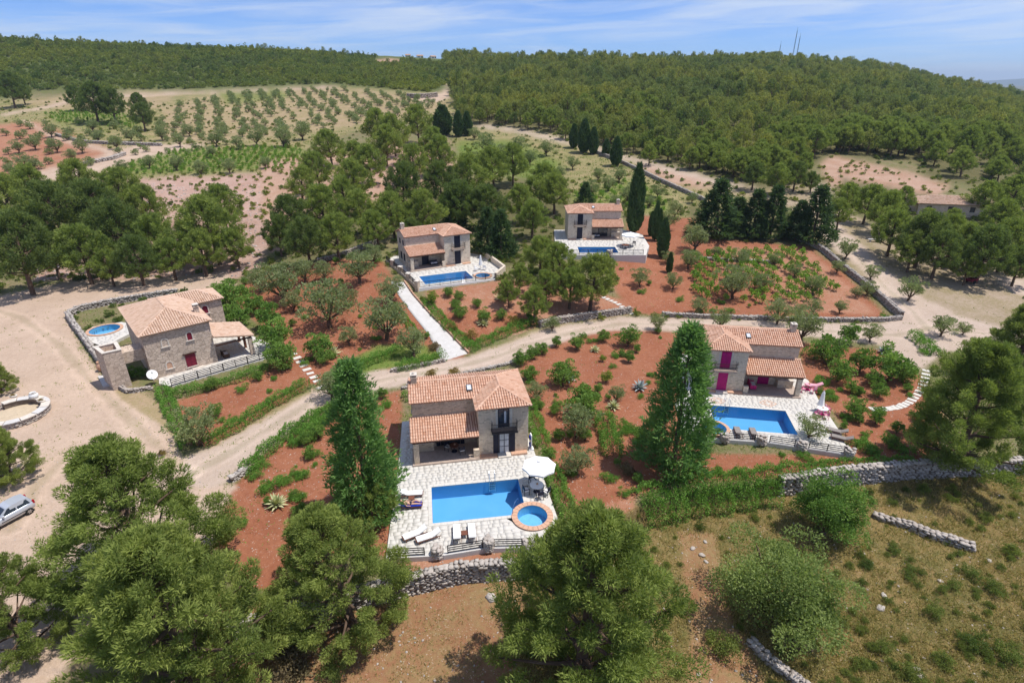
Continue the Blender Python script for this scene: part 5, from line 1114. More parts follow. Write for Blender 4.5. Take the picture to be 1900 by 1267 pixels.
batch('pineM', [(540, 400, 110, 'pineD'), (600, 382, 112), (568, 440, 108, 'pineD'), (622, 432, 100), (660, 330, 96), (590, 312, 86), (556, 338, 78), (612, 268, 76), (650, 288, 72), (687, 298, 84), (815, 282, 84), (765, 297, 82), (731, 243, 86), (775, 224, 80), (697, 230, 76), (714, 262, 84), (670, 388, 96), (745, 338, 104, 'pineD'), (819, 338, 106, 'pineD'), (866, 322, 104), (916, 305, 92), (952, 298, 86), (1000, 338, 96), (1030, 352, 86), (849, 372, 104, 'pineD'), (900, 378, 100, 'pineD'), (966, 372, 84), (988, 398, 84), (728, 390, 100), (782, 388, 104), (640, 360, 90), (700, 420, 84), (800, 262, 70), (515, 430, 90, 'pineD'), (760, 430, 70, 'pineD')], 'pines in the central grove', 'pine, %s from the left in the grove behind the villa above the drive')
batch('pineM', [(1003, 466, 84), (1044, 484, 96), (1098, 515, 125), (1058, 528, 92), (964, 512, 66), (944, 540, 60), (992, 560, 78), (1014, 524, 72)], 'pines below the farthest villa', 'pine, %s from the left in the clump below the farthest villa')
batch('pineM', [(1572, 366, 74), (1560, 392, 66), (1612, 372, 84), (1645, 388, 92), (1660, 424, 100), (1715, 436, 120, 'pineD'), (1745, 464, 106, 'pineD'), (1695, 465, 80), (1832, 462, 126, 'pineD'), (1872, 446, 116), (1788, 444, 90), (1858, 402, 92), (1893, 488, 86, 'pineD'), (1828, 362, 78), (1882, 356, 88), (1680, 366, 56), (1935, 420, 110), (1800, 492, 74), (1760, 420, 66), (1725, 405, 54), (1775, 405, 50)], 'pines shading the parking ground', 'pine, %s from the left shading the ground right of the track')
batch('pineM', [(1400, 322, 58, 'pineD'), (1440, 326, 66), (1478, 322, 62, 'pineD'), (1380, 304, 54), (1508, 334, 44, 'pineD'), (1206, 284, 42), (1345, 300, 38), (1282, 290, 46), (1242, 276, 46), (1460, 300, 56), (1420, 296, 52), (1320, 288, 46), (1165, 262, 42), (1196, 262, 40), (1120, 246, 40), (1050, 238, 38), (1085, 236, 38), (1495, 300, 46), (980, 222, 34), (930, 214, 34), (890, 212, 32)], 'pines along the upper road', 'pine, %s from the left along the far side of the upper road')
batch('pineM', [(170, 183, 82, 'pineD'), (205, 190, 70, 'pineD'), (262, 212, 56, 'pineD'), (140, 178, 50, 'pineD'), (258, 190, 46, 'pineD'), (15, 160, 70, 'pineD'), (40, 172, 40, 'pineD')], 'dark pines in the far left fields', 'dark umbrella pine, %s from the left in the far left fields')
batch('olive', [(515, 520, 96), (480, 516, 56), (605, 556, 116), (562, 500, 56), (664, 490, 80), (713, 584, 104), (722, 534, 68), (766, 631, 72), (646, 621, 46), (640, 545, 52), (540, 556, 50), (600, 498, 46), (690, 470, 50), (362, 786, 98), (612, 712, 70), (635, 695, 60)], 'olives left of the white drive', 'olive tree, %s from the left in the red grove left of the drive')
batch('fruit', [(421, 546, 78), (440, 582, 62), (492, 585, 68), (512, 618, 76), (520, 655, 70), (470, 560, 54), (590, 640, 62), (402, 540, 40), (600, 660, 40)], 'green trees beside the left villa', 'leafy green tree, %s from the left beside the left villa terrace')
batch('fruit', [(1031, 632, 27), (1069, 634, 36), (1120, 622, 30), (1165, 623, 50), (967, 662, 36), (989, 652, 32), (1005, 644, 30), (1048, 690, 62), (1166, 660, 30), (1080, 742, 78, 'fruit'), (995, 722, 46, 'olive'), (982, 690, 36), (1072, 778, 84, 'olive'), (1070, 850, 76, 'olive'), (1025, 598, 36, 'olive'), (1146, 728, 42, 'olive'), (1125, 697, 30, 'lime'), (1119, 664, 17, 'lime'), (1082, 714, 15), (1031, 731, 9)], 'trees in the red garden right of the middle villa', 'small tree, %s from the left in the red garden right of the middle villa')
crown('pshrub', 1164, 868, 48, 'garden shrubs', 'dark plum coloured bush on red soil right of the pool')
batch('fruit', [(830, 540, 24), (852, 547, 24), (854, 578, 32), (898, 584, 32), (929, 583, 26), (885, 560, 22), (800, 550, 30, 'lime')], 'young trees in front of the villa above the drive', 'young tree, %s from the left below the barred railing above the drive')
batch('olive', [(1280, 478, 46), (1365, 519, 78), (1477, 499, 32), (1514, 526, 46), (1290, 438, 62), (1375, 476, 42), (1328, 465, 26), (1297, 564, 42), (1338, 588, 46), (1447, 574, 62), (1480, 575, 40), (1494, 601, 76), (1511, 567, 40), (1562, 567, 32), (1220, 596, 40), (1250, 518, 40), (1190, 512, 46), (1440, 480, 30), (1415, 520, 40), (1240, 476, 30)], 'olives in the vineyard', 'olive tree, %s from the left in and along the red vineyard')
batch('olive', [(1130, 338, 34), (1168, 358, 46), (1098, 346, 38), (1062, 300, 30), (1015, 272, 36), (962, 266, 38), (902, 262, 46), (1252, 386, 40), (1222, 352, 30), (1286, 366, 24), (1186, 326, 30), (1150, 322, 34), (1040, 318, 30), (985, 290, 34), (930, 280, 36), (1110, 322, 28), (1240, 405, 46), (1205, 372, 26), (880, 246, 26), (1140, 372, 30)], 'olives between the groves and the upper road', 'olive tree, %s from the left between the central grove and the upper road')
batch('olive', [(60, 262, 34), (30, 270, 30), (100, 268, 32), (148, 268, 34), (92, 240, 30), (180, 250, 28), (215, 262, 30), (60, 300, 30), (40, 296, 34), (25, 315, 36), (275, 298, 30), (325, 300, 34), (370, 308, 32), (425, 306, 34), (225, 305, 26), (490, 300, 26), (330, 258, 30), (400, 255, 34), (440, 262, 30), (475, 252, 38), (525, 250, 46), (560, 240, 40), (130, 285, 26), (240, 248, 30), (300, 245, 32), (350, 240, 26), (390, 280, 26), (170, 232, 26)], 'olives in the far left fields', 'olive tree, %s from the left in the far left fields')
batch('olive', [(1620, 503, 36), (1572, 459, 46), (1691, 533, 56), (1620, 615, 46), (1752, 601, 52), (1790, 607, 32), (1555, 493, 32), (1613, 532, 36), (1590, 540, 26)], 'olives beside the track', 'small olive tree, %s from the left beside the pale track on the right')
batch('fruit', [(1542, 646, 72), (1576, 616, 52), (1559, 684, 60), (1600, 667, 60), (1654, 674, 80), (1584, 717, 32), (1633, 723, 38), (1593, 757, 52), (1627, 771, 38), (1654, 815, 38), (1508, 790, 64, 'olive'), (1460, 400, 46, 'olive'), (1625, 700, 40), (1680, 690, 50)], 'trees in the garden of the magenta villa', 'small tree, %s from the left in the garden right of the magenta villa')
batch('gshrub', [(1525, 706, 38), (1538, 727, 32), (1545, 737, 30), (1600, 822, 50), (1571, 770, 32), (1715, 652, 24)], 'round shrubs by the magenta villa', 'round clipped shrub, %s from the left beside the magenta villa terrace')
batch('gshrub', [(565, 800, 60), (590, 778, 56), (545, 815, 40), (480, 862, 40), (470, 880, 36), (500, 900, 50), (555, 920, 40), (610, 770, 40), (640, 750, 50), (580, 840, 36), (630, 850, 46)], 'shrubs in the red garden left of the pool', 'green shrub, %s from the left in the red garden left of the middle villa')
batch('oshrub', [(801, 692, 28), (842, 690, 30), (952, 594, 36), (874, 622, 36), (838, 606, 30)], 'rusty shrubs by the road', 'rusty brown shrub, %s from the left along the road')
crown('pshrub', 806, 640, 34, 'garden shrubs', 'pink tinged bush at the foot of the white drive'); crown('oshrub', 300, 860 - 20, 20, 'garden shrubs', 'small dry shrub at the corner of the dirt yard')
crown('gshrub', 248, 690, 46, 'garden shrubs', 'clipped green bush between stair tower and satellite dish'); crown('gshrub', 243, 655, 30, 'garden shrubs', 'ivy covered bush against the wall of the left villa')
batch('shrub', [(1340, 1195, 82), (1610, 1046, 36), (1735, 1132, 46), (1810, 1192, 58), (1752, 1222, 52), (1870, 1212, 62), (1690, 1068, 34), (1715, 905, 34), (1800, 1060, 40), (1850, 1090, 50), (1640, 1200, 44), (1560, 1150, 40), (1700, 1250, 60), (1880, 1020, 44), (1660, 1020, 30), (1830, 960, 34), (1770, 1085, 34), (1600, 1230, 46)], 'low bushes on the grassy slope', 'low bush, %s from the left on the grassy slope')
crown('pshrub', 530, 1225, 130, 'garden shrubs', 'dark bush with pink flowers at the bottom left of the brown slope'); crown('shrub', 620, 1240, 70, 'garden shrubs', 'low green bush beside the pink flowering bush at the bottom')
def scatter(n, ok, y0, y1):
    y = y0 * (y1 / y0) ** rng.random(n); x = rng.uniform(-1.05, 1.05, n) * y * (1.0 if y0 > 40 else 1.4); z = hz(x, y); a, b = proj(x, y, z); it = np.clip(((np.log(y / 20) / math.log(135 / 20)) * 469).astype(int) + 14, 0, len(yy) - 1)
    it = np.searchsorted(yy, y).clip(0, len(yy) - 1); jt = np.searchsorted(tt, x / y).clip(0, len(tt) - 1); m = np.isin(zone[it, jt], [names.index(k) for k in ok])
    for pp in [q[0] for q in PADS] + EXCL: m &= ~inpoly(x, y, pp)
    return np.stack([x, y, z], 1)[m]
# ------------------------------------------------------------------ hedges
def hedge(label, px, w, hgt, mat='hedge', dens=240, ln=.15, group='green hedges', z=None):
    P = [G(*q)[0] for q in px]; o = P[0].copy(); V_, F_, T_, n = [], [], [], 0; mb = MB()
    for a, b in zip(P[:-1], P[1:]):
        d = b - a; L = math.hypot(d.x, d.y); k = int(L * dens * (w + hgt)); f = rng.random(k); c = np.array(a)[None] * (1 - f)[:, None] + np.array(b)[None] * f[:, None]
        nr = np.array([-d.y / L, d.x / L, 0]); th = rng.uniform(-.25, math.pi + .25, k); lump = 1 + .18 * np.sin(f * L * 2.1 + a.x) + .12 * np.sin(f * L * 5.3 + a.y); rr = rng.uniform(.62, 1.05, k) * lump
        off = np.sign(np.cos(th)) * np.abs(np.cos(th)) ** .6 * w / 2 * rr; zz = np.maximum(.02, np.sign(np.sin(th)) * np.abs(np.sin(th)) ** .6 * hgt * rr)
        p = c + nr[None] * off[:, None]; p[:, 2] += zz - .05; dd = nr[None] * np.cos(th)[:, None] + np.array([0, 0, 1.0])[None] * np.abs(np.sin(th))[:, None] + unit(k) * .8; dd /= np.linalg.norm(dd, axis=1, keepdims=True)
        cl = np.sin(f * L * 4 + off * 5) * .18
        V, F, T = quads(p - np.array(o), dd, ln * rng.uniform(.6, 1.4, k), ln * .55 * rng.uniform(.6, 1.4, k), np.clip(.45 + cl + rng.normal(0, .2, k), 0, 1)); V_.append(V); F_.append(F + n); T_.append(T); n += len(V)
        for f in np.arange(.15, L, .5): c = a + d * (f / L) - o; mb.tube([(c.x, c.y, c.z - .1), (c.x + random.uniform(-.15, .15), c.y + random.uniform(-.15, .15), c.z + hgt * .6)], .03, 4)
    t = thing('hedge', label, 'hedge', tuple(o), 0, group); link('foliage', mesh_np('foliage', np.concatenate(V_), np.concatenate(F_), M[mat], np.concatenate(T_)), t); tag(mb.build('stems', M['bark'], t), kind='stuff')
hedge('thick lower hedge on the slope below the magenta villa', [(1190, 965), (1240, 955), (1300, 945), (1370, 935), (1440, 925)], 2.2, 1.7); hedge('long low hedge on top of the bank below the magenta villa', [(1180, 925), (1240, 910), (1300, 898), (1380, 890), (1460, 880), (1480, 874)], 2.2, .8)
hedge('low green strip behind the long stone wall on the right', [(1480, 872), (1560, 862), (1640, 858), (1700, 858)], 1.2, .5); hedge('dense green hedge along the right side of the middle villa', [(983, 762), (995, 795), (1008, 832)], 1.5, 1.1)
hedge('green hedge between the round plunge pool and the red garden', [(1022, 870), (1036, 910), (1050, 945), (1066, 985)], 1.5, 1.0); hedge('tall block hedge in the middle of the red garden', [(1118, 775), (1128, 812), (1138, 850)], 1.9, 1.5)
hedge('hedge under the railing of the left villa', [(310, 735), (345, 733), (400, 718), (450, 704), (505, 682)], 1.3, 1.0); hedge('hedge down the yard side of the small red bed', [(300, 722), (318, 765), (340, 808), (350, 832)], 1.4, .9)
hedge('hedge between the small red bed and the road', [(375, 828), (440, 795), (500, 755), (570, 716)], 1.6, 1.0); hedge('dark green hedge at the foot of the white drive', [(735, 688), (780, 678), (826, 664)], 1.5, 1.1)
hedge('hedge bordering the olive grove above the road', [(606, 708), (650, 688), (700, 668), (745, 652)], 1.8, .9); hedge('long low hedge along the right side of the drive', [(790, 560), (816, 590), (846, 620), (876, 648)], 1.5, .7)
hedge('hedge along the bank above the road right of the drive', [(866, 652), (910, 632), (960, 608), (1000, 596)], 1.8, .9); hedge('hedge beside the track at the garden entrance of the magenta villa', [(1692, 625), (1712, 642), (1738, 662)], 1.5, 1.2)
hedge('hedge behind the terrace of the magenta villa', [(1492, 662), (1520, 660), (1550, 662)], 1.6, 1.0); hedge('roadside hedge of the garden left of the middle villa', [(455, 878), (500, 835), (545, 800), (600, 768), (650, 745)], 1.4, .9)
hedge('low hedge left of the white drive', [(728, 565), (752, 592), (780, 630)], 1.0, .4, 'hedge'); hedge('green strip behind the middle villa', [(748, 742), (772, 735)], 1.2, .8)
gs = scatter(1500, ['red'], 36, 108)[:190]
for p in gs: plant('gshrub' if rng.random() < .6 else 'fruit', p, rng.uniform(.35, 1.0), 'small plants in the red beds', 'small green plant in the red beds')
# ------------------------------------------------------------------ vines in rows
def rows(poly, ang, sx, sy, zjit=.35):
    P = [G(*q)[0] for q in poly]; cx, cy_ = np.mean([p.x for p in P]), np.mean([p.y for p in P]); S = max(max(p.x for p in P) - min(p.x for p in P), max(p.y for p in P) - min(p.y for p in P)); out = []
    a, b = np.meshgrid(np.arange(-S, S, sx), np.arange(-S, S, sy)); a = a + rng.uniform(-zjit, zjit, a.shape); b = b + rng.uniform(-zjit, zjit, a.shape); c, s_ = math.cos(ang), math.sin(ang); x = cx + a * c - b * s_; y = cy_ + a * s_ + b * c
    m = inpoly(x, y, [(p.x, p.y) for p in P]); return np.stack([x[m], y[m], hz(x[m], y[m])], 1)
for L, lab, grp in ((rows([(1270, 474), (1480, 466), (1555, 540), (1500, 562), (1410, 566), (1290, 556)], R(18), 2.5, 1.35, .16), 'grape vine in the red vineyard', 'vines in the red vineyard'), (rows([(1064, 352), (1180, 338), (1240, 380), (1236, 398), (1164, 392), (1064, 378)], R(10), 3.2, 3.0), 'grape vine on the plot behind the farthest villa', 'vines behind the farthest villa')):
    for p in L:
        if rng.random() < .86: plant('vine', p, rng.uniform(1.0, 1.5), grp, lab)
# ------------------------------------------------------------------ far olives and pines: the largest as individuals, the rest as one mass each
olv = np.concatenate([rows([(300, 204), (420, 178), (620, 166), (790, 182), (825, 196), (780, 214), (640, 232), (420, 262), (300, 258)], R(25), 7.5, 5.0, 2.0), rows([(0, 240), (70, 228), (300, 232), (420, 262), (560, 272), (230, 300), (150, 318), (60, 338), (0, 340)], R(40), 10, 9, 4.0)])
olv = olv[rng.random(len(olv)) < .85]; osz = rng.uniform(1.1, 2.0, len(olv)); od = osz / olv[:, 1]; oo = np.argsort(-od); n_ol = 300 - sum(1 for t in TREES if t[1] == 'olive')
for i in oo[:n_ol]: plant('olivefar', olv[i], osz[i], 'olives in the far orchards', 'tiny olive in the far orchard rows')
REST_OL = (olv[oo[n_ol:]], osz[oo[n_ol:]])
gx, gy = [], []; y = 128.0
while y < 640:
    s_ = 4.9 if y < 330 else 5.7; xs = np.arange(-1.15 * y, 1.25 * y, s_); gx.append(xs + rng.uniform(-s_ * .45, s_ * .45, len(xs))); gy.append(np.full(len(xs), y) + rng.uniform(-s_ * .45, s_ * .45, len(xs))); y += s_
gx, gy = np.concatenate(gx), np.concatenate(gy); gz = hz(gx, gy); ppx, ppy = proj(gx, gy, gz)
FOREST = [[(820, 60), (822, 110), (834, 150), (836, 170), (846, 180), (845, 222), (905, 231), (1015, 244), (1080, 260), (1200, 292), (1300, 318), (1400, 342), (1470, 340), (1500, 295), (1560, 288), (1620, 292), (1720, 310), (1790, 335), (2400, 380), (2400, 0), (820, 0)], [(1830, 352), (2300, 430), (2300, 470), (1900, 400)]]
CLEAR = [[(1495, 215), (1560, 222), (1700, 232), (1690, 226), (1560, 216)], [(1590, 122), (1650, 122), (1650, 124), (1600, 124)], [(1755, 236), (1780, 240), (1778, 262), (1762, 262)], [(690, 107), (746, 107), (742, 118), (698, 117)]]
inf = np.zeros(len(gx), bool)
for q in FOREST: inf |= inpoly(ppx, ppy, q)
for q in CLEAR: inf &= ~inpoly(ppx, ppy, q)
cdx = np.interp(gx / gy, CR_T, CR_D); inf &= gy < cdx + 30
thin = np.where((ppx > 1440) & (ppy < 128), .35, np.where(ppy < 112, .8, .93)); gap = np.sin(gx * .043 + 2 * np.sin(gy * .021)) * np.sin(gy * .055 + 1.5 * np.sin(gx * .017)); thin = thin * np.where(gap > .72, .35, 1.0); inf &= rng.random(len(gx)) < thin
fp = np.stack([gx, gy, gz], 1)[inf]; fs = rng.uniform(2.4, 3.7, len(fp)) * np.where(rng.random(len(fp)) < .25, .62, 1.0) * np.where(fp[:, 1] > 420, .95, 1.12) * (1 + .18 * np.sin(fp[:, 0] * .035) * np.sin(fp[:, 1] * .05 + 1)); far_o = np.argsort(-fs / fp[:, 1]); n_pi = 300 - sum(1 for t in TREES if t[1].startswith('pine'))
for i in far_o[:n_pi]:
    side = 'right of the track' if fp[i, 0] > 75 else 'above the upper road'; plant('pineM', fp[i] - np.array([0, 0, .1]), fs[i], 'pines at the lower edge of the wood ' + side, 'pine at the edge of the wood ' + side)
REST_PI = (fp[far_o[n_pi:]], fs[far_o[n_pi:]])
# scrub on the left hill
hx, hy = [], []; y = 335.0
while y < 560:
    s_ = 3.1; xs = np.arange(-1.2 * y, -.05 * y, s_); hx.append(xs + rng.uniform(-1.5, 1.5, len(xs))); hy.append(np.full(len(xs), y) + rng.uniform(-1.5, 1.5, len(xs))); y += s_
hx, hy = np.concatenate(hx), np.concatenate(hy); hzz = hz(hx, hy); qx, qy = proj(hx, hy, hzz); im = inpoly(qx, qy, [(-500, 182), (0, 180), (60, 169), (340, 165), (620, 155), (752, 168), (800, 172), (824, 160), (836, 148), (850, 125), (850, 0), (-500, 0)]) & ~inpoly(qx, qy, CLEAR[3]); im &= hy < np.interp(hx / hy, CR_T, CR_D) + 20
SCR = (np.stack([hx, hy, hzz], 1)[im], rng.uniform(1.1, 2.3, im.sum()) * np.where(rng.random(im.sum()) < .12, 1.6, 1))
hm = rng.random(len(SCR[0])) < .07; HP = (SCR[0][hm], rng.uniform(1.1, 2.2, hm.sum()))
def mass(name, label, cat, pts, sizes, protos):
    """one object: instances of whole plants on its points"""
    me = bpy.data.meshes.new(name); me.vertices.add(len(pts)); me.vertices.foreach_set('co', np.asarray(pts, np.float32).ravel()); a = me.attributes.new('size', 'FLOAT', 'POINT'); a.data.foreach_set('value', np.asarray(sizes, np.float32))
    o = tag(link(name, me), label, cat, None, 'stuff'); col = bpy.data.collections.new(name + '_kinds')
    for i, (tm, cm) in enumerate(protos):
        bm = bmesh.new(); bm.from_mesh(cm); k = len(bm.faces); bm.from_mesh(tm); bm.faces.ensure_lookup_table()
        for f in bm.faces[k:]: f.material_index = 1
        m2 = bpy.data.meshes.new(name + '_kind'); bm.to_mesh(m2); bm.free(); m2.materials.append(cm.materials[0]); m2.materials.append(M['bark']); col.objects.link(bpy.data.objects.new(name + '_kind', m2))
    ng = bpy.data.node_groups.new(name, 'GeometryNodeTree'); ng.interface.new_socket('Geometry', in_out='INPUT', socket_type='NodeSocketGeometry'); ng.interface.new_socket('Geometry', in_out='OUTPUT', socket_type='NodeSocketGeometry'); n = ng.nodes
    gi, go = n.new('NodeGroupInput'), n.new('NodeGroupOutput'); ip = n.new('GeometryNodeInstanceOnPoints'); ci = n.new('GeometryNodeCollectionInfo'); ci.inputs['Collection'].default_value = col; ci.inputs['Separate Children'].default_value = True; ci.inputs['Reset Children'].default_value = True
    at = n.new('GeometryNodeInputNamedAttribute'); at.data_type = 'FLOAT'; at.inputs['Name'].default_value = 'size'; rv = n.new('FunctionNodeRandomValue'); rv.data_type = 'FLOAT_VECTOR'; rv.inputs[0].default_value = (-.04, -.04, 0); rv.inputs[1].default_value = (.04, .04, 6.283)
    mp = n.new('GeometryNodeMeshToPoints'); L = ng.links.new; L(gi.outputs[0], mp.inputs[0]); L(mp.outputs[0], ip.inputs['Points']); L(ci.outputs[0], ip.inputs['Instance']); ip.inputs['Pick Instance'].default_value = True; L(rv.outputs[0], ip.inputs['Rotation']); sv = n.new('ShaderNodeCombineXYZ'); mz = n.new('ShaderNodeMath'); mz.operation = 'MULTIPLY'; rz_ = n.new('FunctionNodeRandomValue'); rz_.data_type = 'FLOAT'; rz_.inputs[2].default_value = .85; rz_.inputs[3].default_value = 1.35; L(at.outputs[0], mz.inputs[0]); L(rz_.outputs[1], mz.inputs[1]); L(at.outputs[0], sv.inputs[0]); L(at.outputs[0], sv.inputs[1]); L(mz.outputs[0], sv.inputs[2]); L(sv.outputs[0], ip.inputs['Scale']); L(ip.outputs[0], go.inputs[0])
    md = o.modifiers.new('plants', 'NODES'); md.node_group = ng; return o
mass('pine_forest', 'green pine wood covering the hills behind', 'forest', *REST_PI, PROTO['pineS']); mass('hill_scrub', 'green scrub covering the left hill', 'scrub', SCR[0][~hm], SCR[1][~hm], PROTO['maq']); mass('hill_pines', 'dark pines scattered through the scrub of the left hill', 'forest', *HP, [PROTO['pineS'][0], PROTO['pineS'][2]])
if len(REST_OL[0]): mass('olive_orchard', 'distant small olive trees in rows on the far left slope', 'orchard', *REST_OL, PROTO['olivefar'])
vp = np.concatenate([rows([(335, 281), (556, 275), (574, 316), (500, 318), (210, 327), (255, 302)], R(12), 2.4, 2.0, .6), rows([(84, 213), (150, 203), (280, 225), (248, 238), (112, 231)], R(12), 3.0, 2.4, .6)])
mass('vineyard_rows', 'green vine rows in the far left fields', 'vineyard', vp, rng.uniform(.6, 1.2, len(vp)), PROTO['vine'])
# scrub and weeds between the fields and under the groves
w1 = scatter(6500, ['scrub', 'field', 'tan', 'green', 'turf', 'forest', 'rubble', 'bare', 'park'], 75, 330); w1 = w1[~inpoly(*proj(w1[:, 0], w1[:, 1], w1[:, 2])[:2], [(1300, 360), (1660, 600), (1900, 620), (1900, 520), (1550, 380)])]
mass('low_scrub', 'low green scrub scattered over fields and banks', 'scrub', w1, rng.uniform(.35, 1.0, len(w1)), PROTO['maq'])
# grass and weeds on the near slope
def blades(name, label, pts, per, ln, wd, mat, spread, up=1.2, tl=(.5, .22)):
    k = len(pts) * per; p = np.repeat(pts, per, 0) + rng.normal(0, 1, (k, 3)) * np.array([spread, spread, 0]); p[:, 2] = hz(p[:, 0], p[:, 1]) - .02; d = unit(k) + np.array([0, 0, up]); d /= np.linalg.norm(d, axis=1, keepdims=True)
    V, F, T = tris(p, d, ln * rng.uniform(.5, 1.4, k), wd * rng.uniform(.6, 1.4, k), np.clip(np.repeat(rng.normal(*tl, len(pts)), per) + rng.normal(0, .12, k), 0, 1)); o = tag(link(name, mesh_np(name, V, F, M[mat], T)), label, 'grass', None, 'stuff'); return o
g1 = scatter(26000, ['grass'], 17, 50); blades('dry_grass', 'dry golden and green grass on the near slope', g1[:13000], 13, .40, .05, 'grassb', .28, .9, tl=(.45, .4))
ls = scatter(2600, ['grass'], 17, 48)[:620]; mass('slope_scrub', 'low irregular green scrub on the near grassy slope', 'scrub', ls, rng.uniform(.15, .55, len(ls)) ** 1.1, PROTO['shrub'])
g2 = scatter(5000, ['brown'], 20, 48); blades('sparse_grass', 'sparse dry grass on the brown slope', g2[:1300], 10, .26, .045, 'grassb', .25)
g3 = scatter(26000, ['scrub', 'turf'], 34, 110); blades('ground_cover', 'low green weeds between the garden beds', g3[:9000], 9, .30, .09, 'weed', .4, .7); g5 = scatter(12000, ['red', 'redpale', 'road', 'pale', 'park'], 34, 110); blades('sparse_weeds', 'sparse weeds on red soil and along the roads', g5[:1500], 7, .22, .08, 'weed', .22, .8)
g4 = scatter(9000, ['green', 'turf', 'field'], 110, 330); blades('field_grass', 'green grass of the fields on the left', g4[:6000], 8, .6, .22, 'weed', 1.0, .8)
# stones lying about
def pebbles(name, label, pts, smin, smax):
    L = [(tuple(p + np.array([0, 0, .0])), np.array([1, .8, .6]) * rng.uniform(smin, smax), rng.uniform(0, 3.1)) for p in pts]; o = tag(link(name, stone_joint(L)), label, 'stones', None, 'stuff')
pebbles('rubble', 'pale stones strewn over the bare rocky plot behind the left villa', scatter(9000, ['rubble'], 85, 160)[:2600], .15, .6); pebbles('loose_stones', 'small pale stones lying on red soil', scatter(9000, ['red', 'redpale', 'pale', 'road'], 30, 110)[:2400], .04, .15); pebbles('slope_stones', 'small white stones on the near slope', scatter(3000, ['brown', 'grass'], 20, 46)[:700], .06, .22)
for i, (x, y, s_, l) in enumerate(((1632, 1128, .75, 'large white boulder on the grassy slope'), (1640, 1105, .6, 'flat grey rock above the large white boulder'), (1303, 1030, .55, 'grey rock at the top left of the grassy slope'), (1285, 1018, .5, 'pale rock left of the wild olive, near the hedge'), (1310, 1042, .4, 'lowest pale rock left of the wild olive'), (1745, 1078, .4, 'flat pale rock right of the large white boulder'), (1835, 1040, .45, 'white rock at the right end of the broken wall'), (1700, 1240, .5, 'white rock at the bottom edge of the grassy slope'), (1296, 1250, .4, 'grey rock in the bottom corner beside the foreground pine'), (912, 1110, .9, 'pale rock outcrop below the curved stone wall'), (1706, 1255, .5, 'lower white rock at the bottom edge of the slope'), (1008 + 300, 1005, .4, 'rock under the hedge on the slope'))):
    p = G(x, y)[0]; tag(link('boulder', STONE_ME[i % 8], None, tuple(p + Vector((0, 0, s_ * .04))), (0, 0, i * 1.3), (s_ * 1.0, s_ * .75, s_ * .55)), l, 'rock', 'rocks on the slope', 'thing')
# ------------------------------------------------------------------ agaves
def agave(label, x, y, s, mat, blades_=34, group='agaves'):
    p = G(x, y)[0]; t = thing('agave_plant', label, 'agave', tuple(p), rng.uniform(0, 6), group); t.scale = (s, s, s); mb = MB()
    for i in range(blades_):
        a = i * 2.4; el = R(78) * (1 - i / blades_) ** .8 * 0 + R(15 + 65 * (i / blades_)); L = rng.uniform(.75, 1.05); d = Vector((math.cos(a) * math.cos(el), math.sin(a) * math.cos(el), math.sin(el))); s_ = Vector((-math.sin(a), math.cos(a), 0)); P = []
        for f, w in ((0, .07), (.35, .1), (.7, .065), (1, .005)): c = d * L * f + Vector((0, 0, .08 - .22 * f * f * math.cos(el))); P += [tuple(c - s_ * w), tuple(c + Vector((0, 0, -.03 * (w / .1)))), tuple(c + s_ * w)]
        mb.add(P, [(k * 3 + j, k * 3 + j + 1, (k + 1) * 3 + j + 1, (k + 1) * 3 + j) for k in range(3) for j in range(2)], .85 if i % 3 else .3)
    mb.build('leaves', M[mat], t, False); q = MB(); q.lathe([(.14, -.1), (.13, .12), (.02, .2)], 8); q.build('stem', M['bark'], t)
agave('large cream striped agave on the red soil left of the pool', 514, 938, 1.25, 'agave', 46); agave('blue grey agave in the middle of the red garden right of the villa', 1054, 705, 1.5, 'agave_blue', 34); agave('blue grey agave beside the tall conifer in the red garden', 1187, 722, 1.3, 'agave_blue'); agave('striped agave under the small olive in the red garden', 1139, 757, 1.1, 'agave'); agave('striped agave near the road in the red garden', 1104, 652, 1.0, 'agave'); agave('striped agave at the edge of the olive grove beside the left villa', 618, 660, 1.5, 'agave', 40); agave('striped agave below the upper terrace right of the drive', 929, 556, 1.5, 'agave', 40); agave('striped agave in the bank garden above the road', 897, 603, 1.3, 'agave'); agave('blue agave at the back of the magenta villa garden', 1640, 655, 1.3, 'agave_blue')
# ------------------------------------------------------------------ furniture
def at(px, py, z=AZ + .006): p = U(px, py, z); return (p.x, p.y, z)
M['weave'] = plain('brown_wicker', (.10, .055, .035), .8, var=.3, sc=20); M['greyfab'] = plain('grey_fabric', (.25, .22, .20), .9); M['hotpink'] = plain('pink_plastic', (.55, .02, .17), .5); M['palepink'] = plain('pale_pink', (.70, .35, .42), .7)
def lounger(label, loc, rz, cush='cloth', frame='woodr', up=28, group='sunbeds'):
    t = thing('sunbed', label, 'sunbed', loc, rz, group)          # lies along x, head at -x
    f = MB()
    for y in (-.31, .27): f.box(-.95, .95, y, y + .04, .22, .28)
    for i in range(9): f.box(-.3 + i * .155, -.22 + i * .155, -.27, .27, .28, .30)
    f.build('frame', M[frame], t)
    for x in (-.8, .8):
        for y in (-.31, .27): l = MB(); l.box(x - .025, x + .025, y, y + .04, 0, .22); l.build('leg', M[frame], t)
    c = MB(); c.box(-.32, .94, -.29, .29, .30, .38); c.build('cushion', M[cush], t)
    b = MB(); b.box(0, .68, -.29, .29, .0, .08); o = b.build('backrest', M[cush], t); o.location = (-.33, 0, .32); o.rotation_euler = (0, R(-180 + up), 0) if 0 else (0, -R(180 - up), 0)
    o.rotation_euler = (0, R(180 + up), 0); o.location = (-.33, 0, .39)
    return t
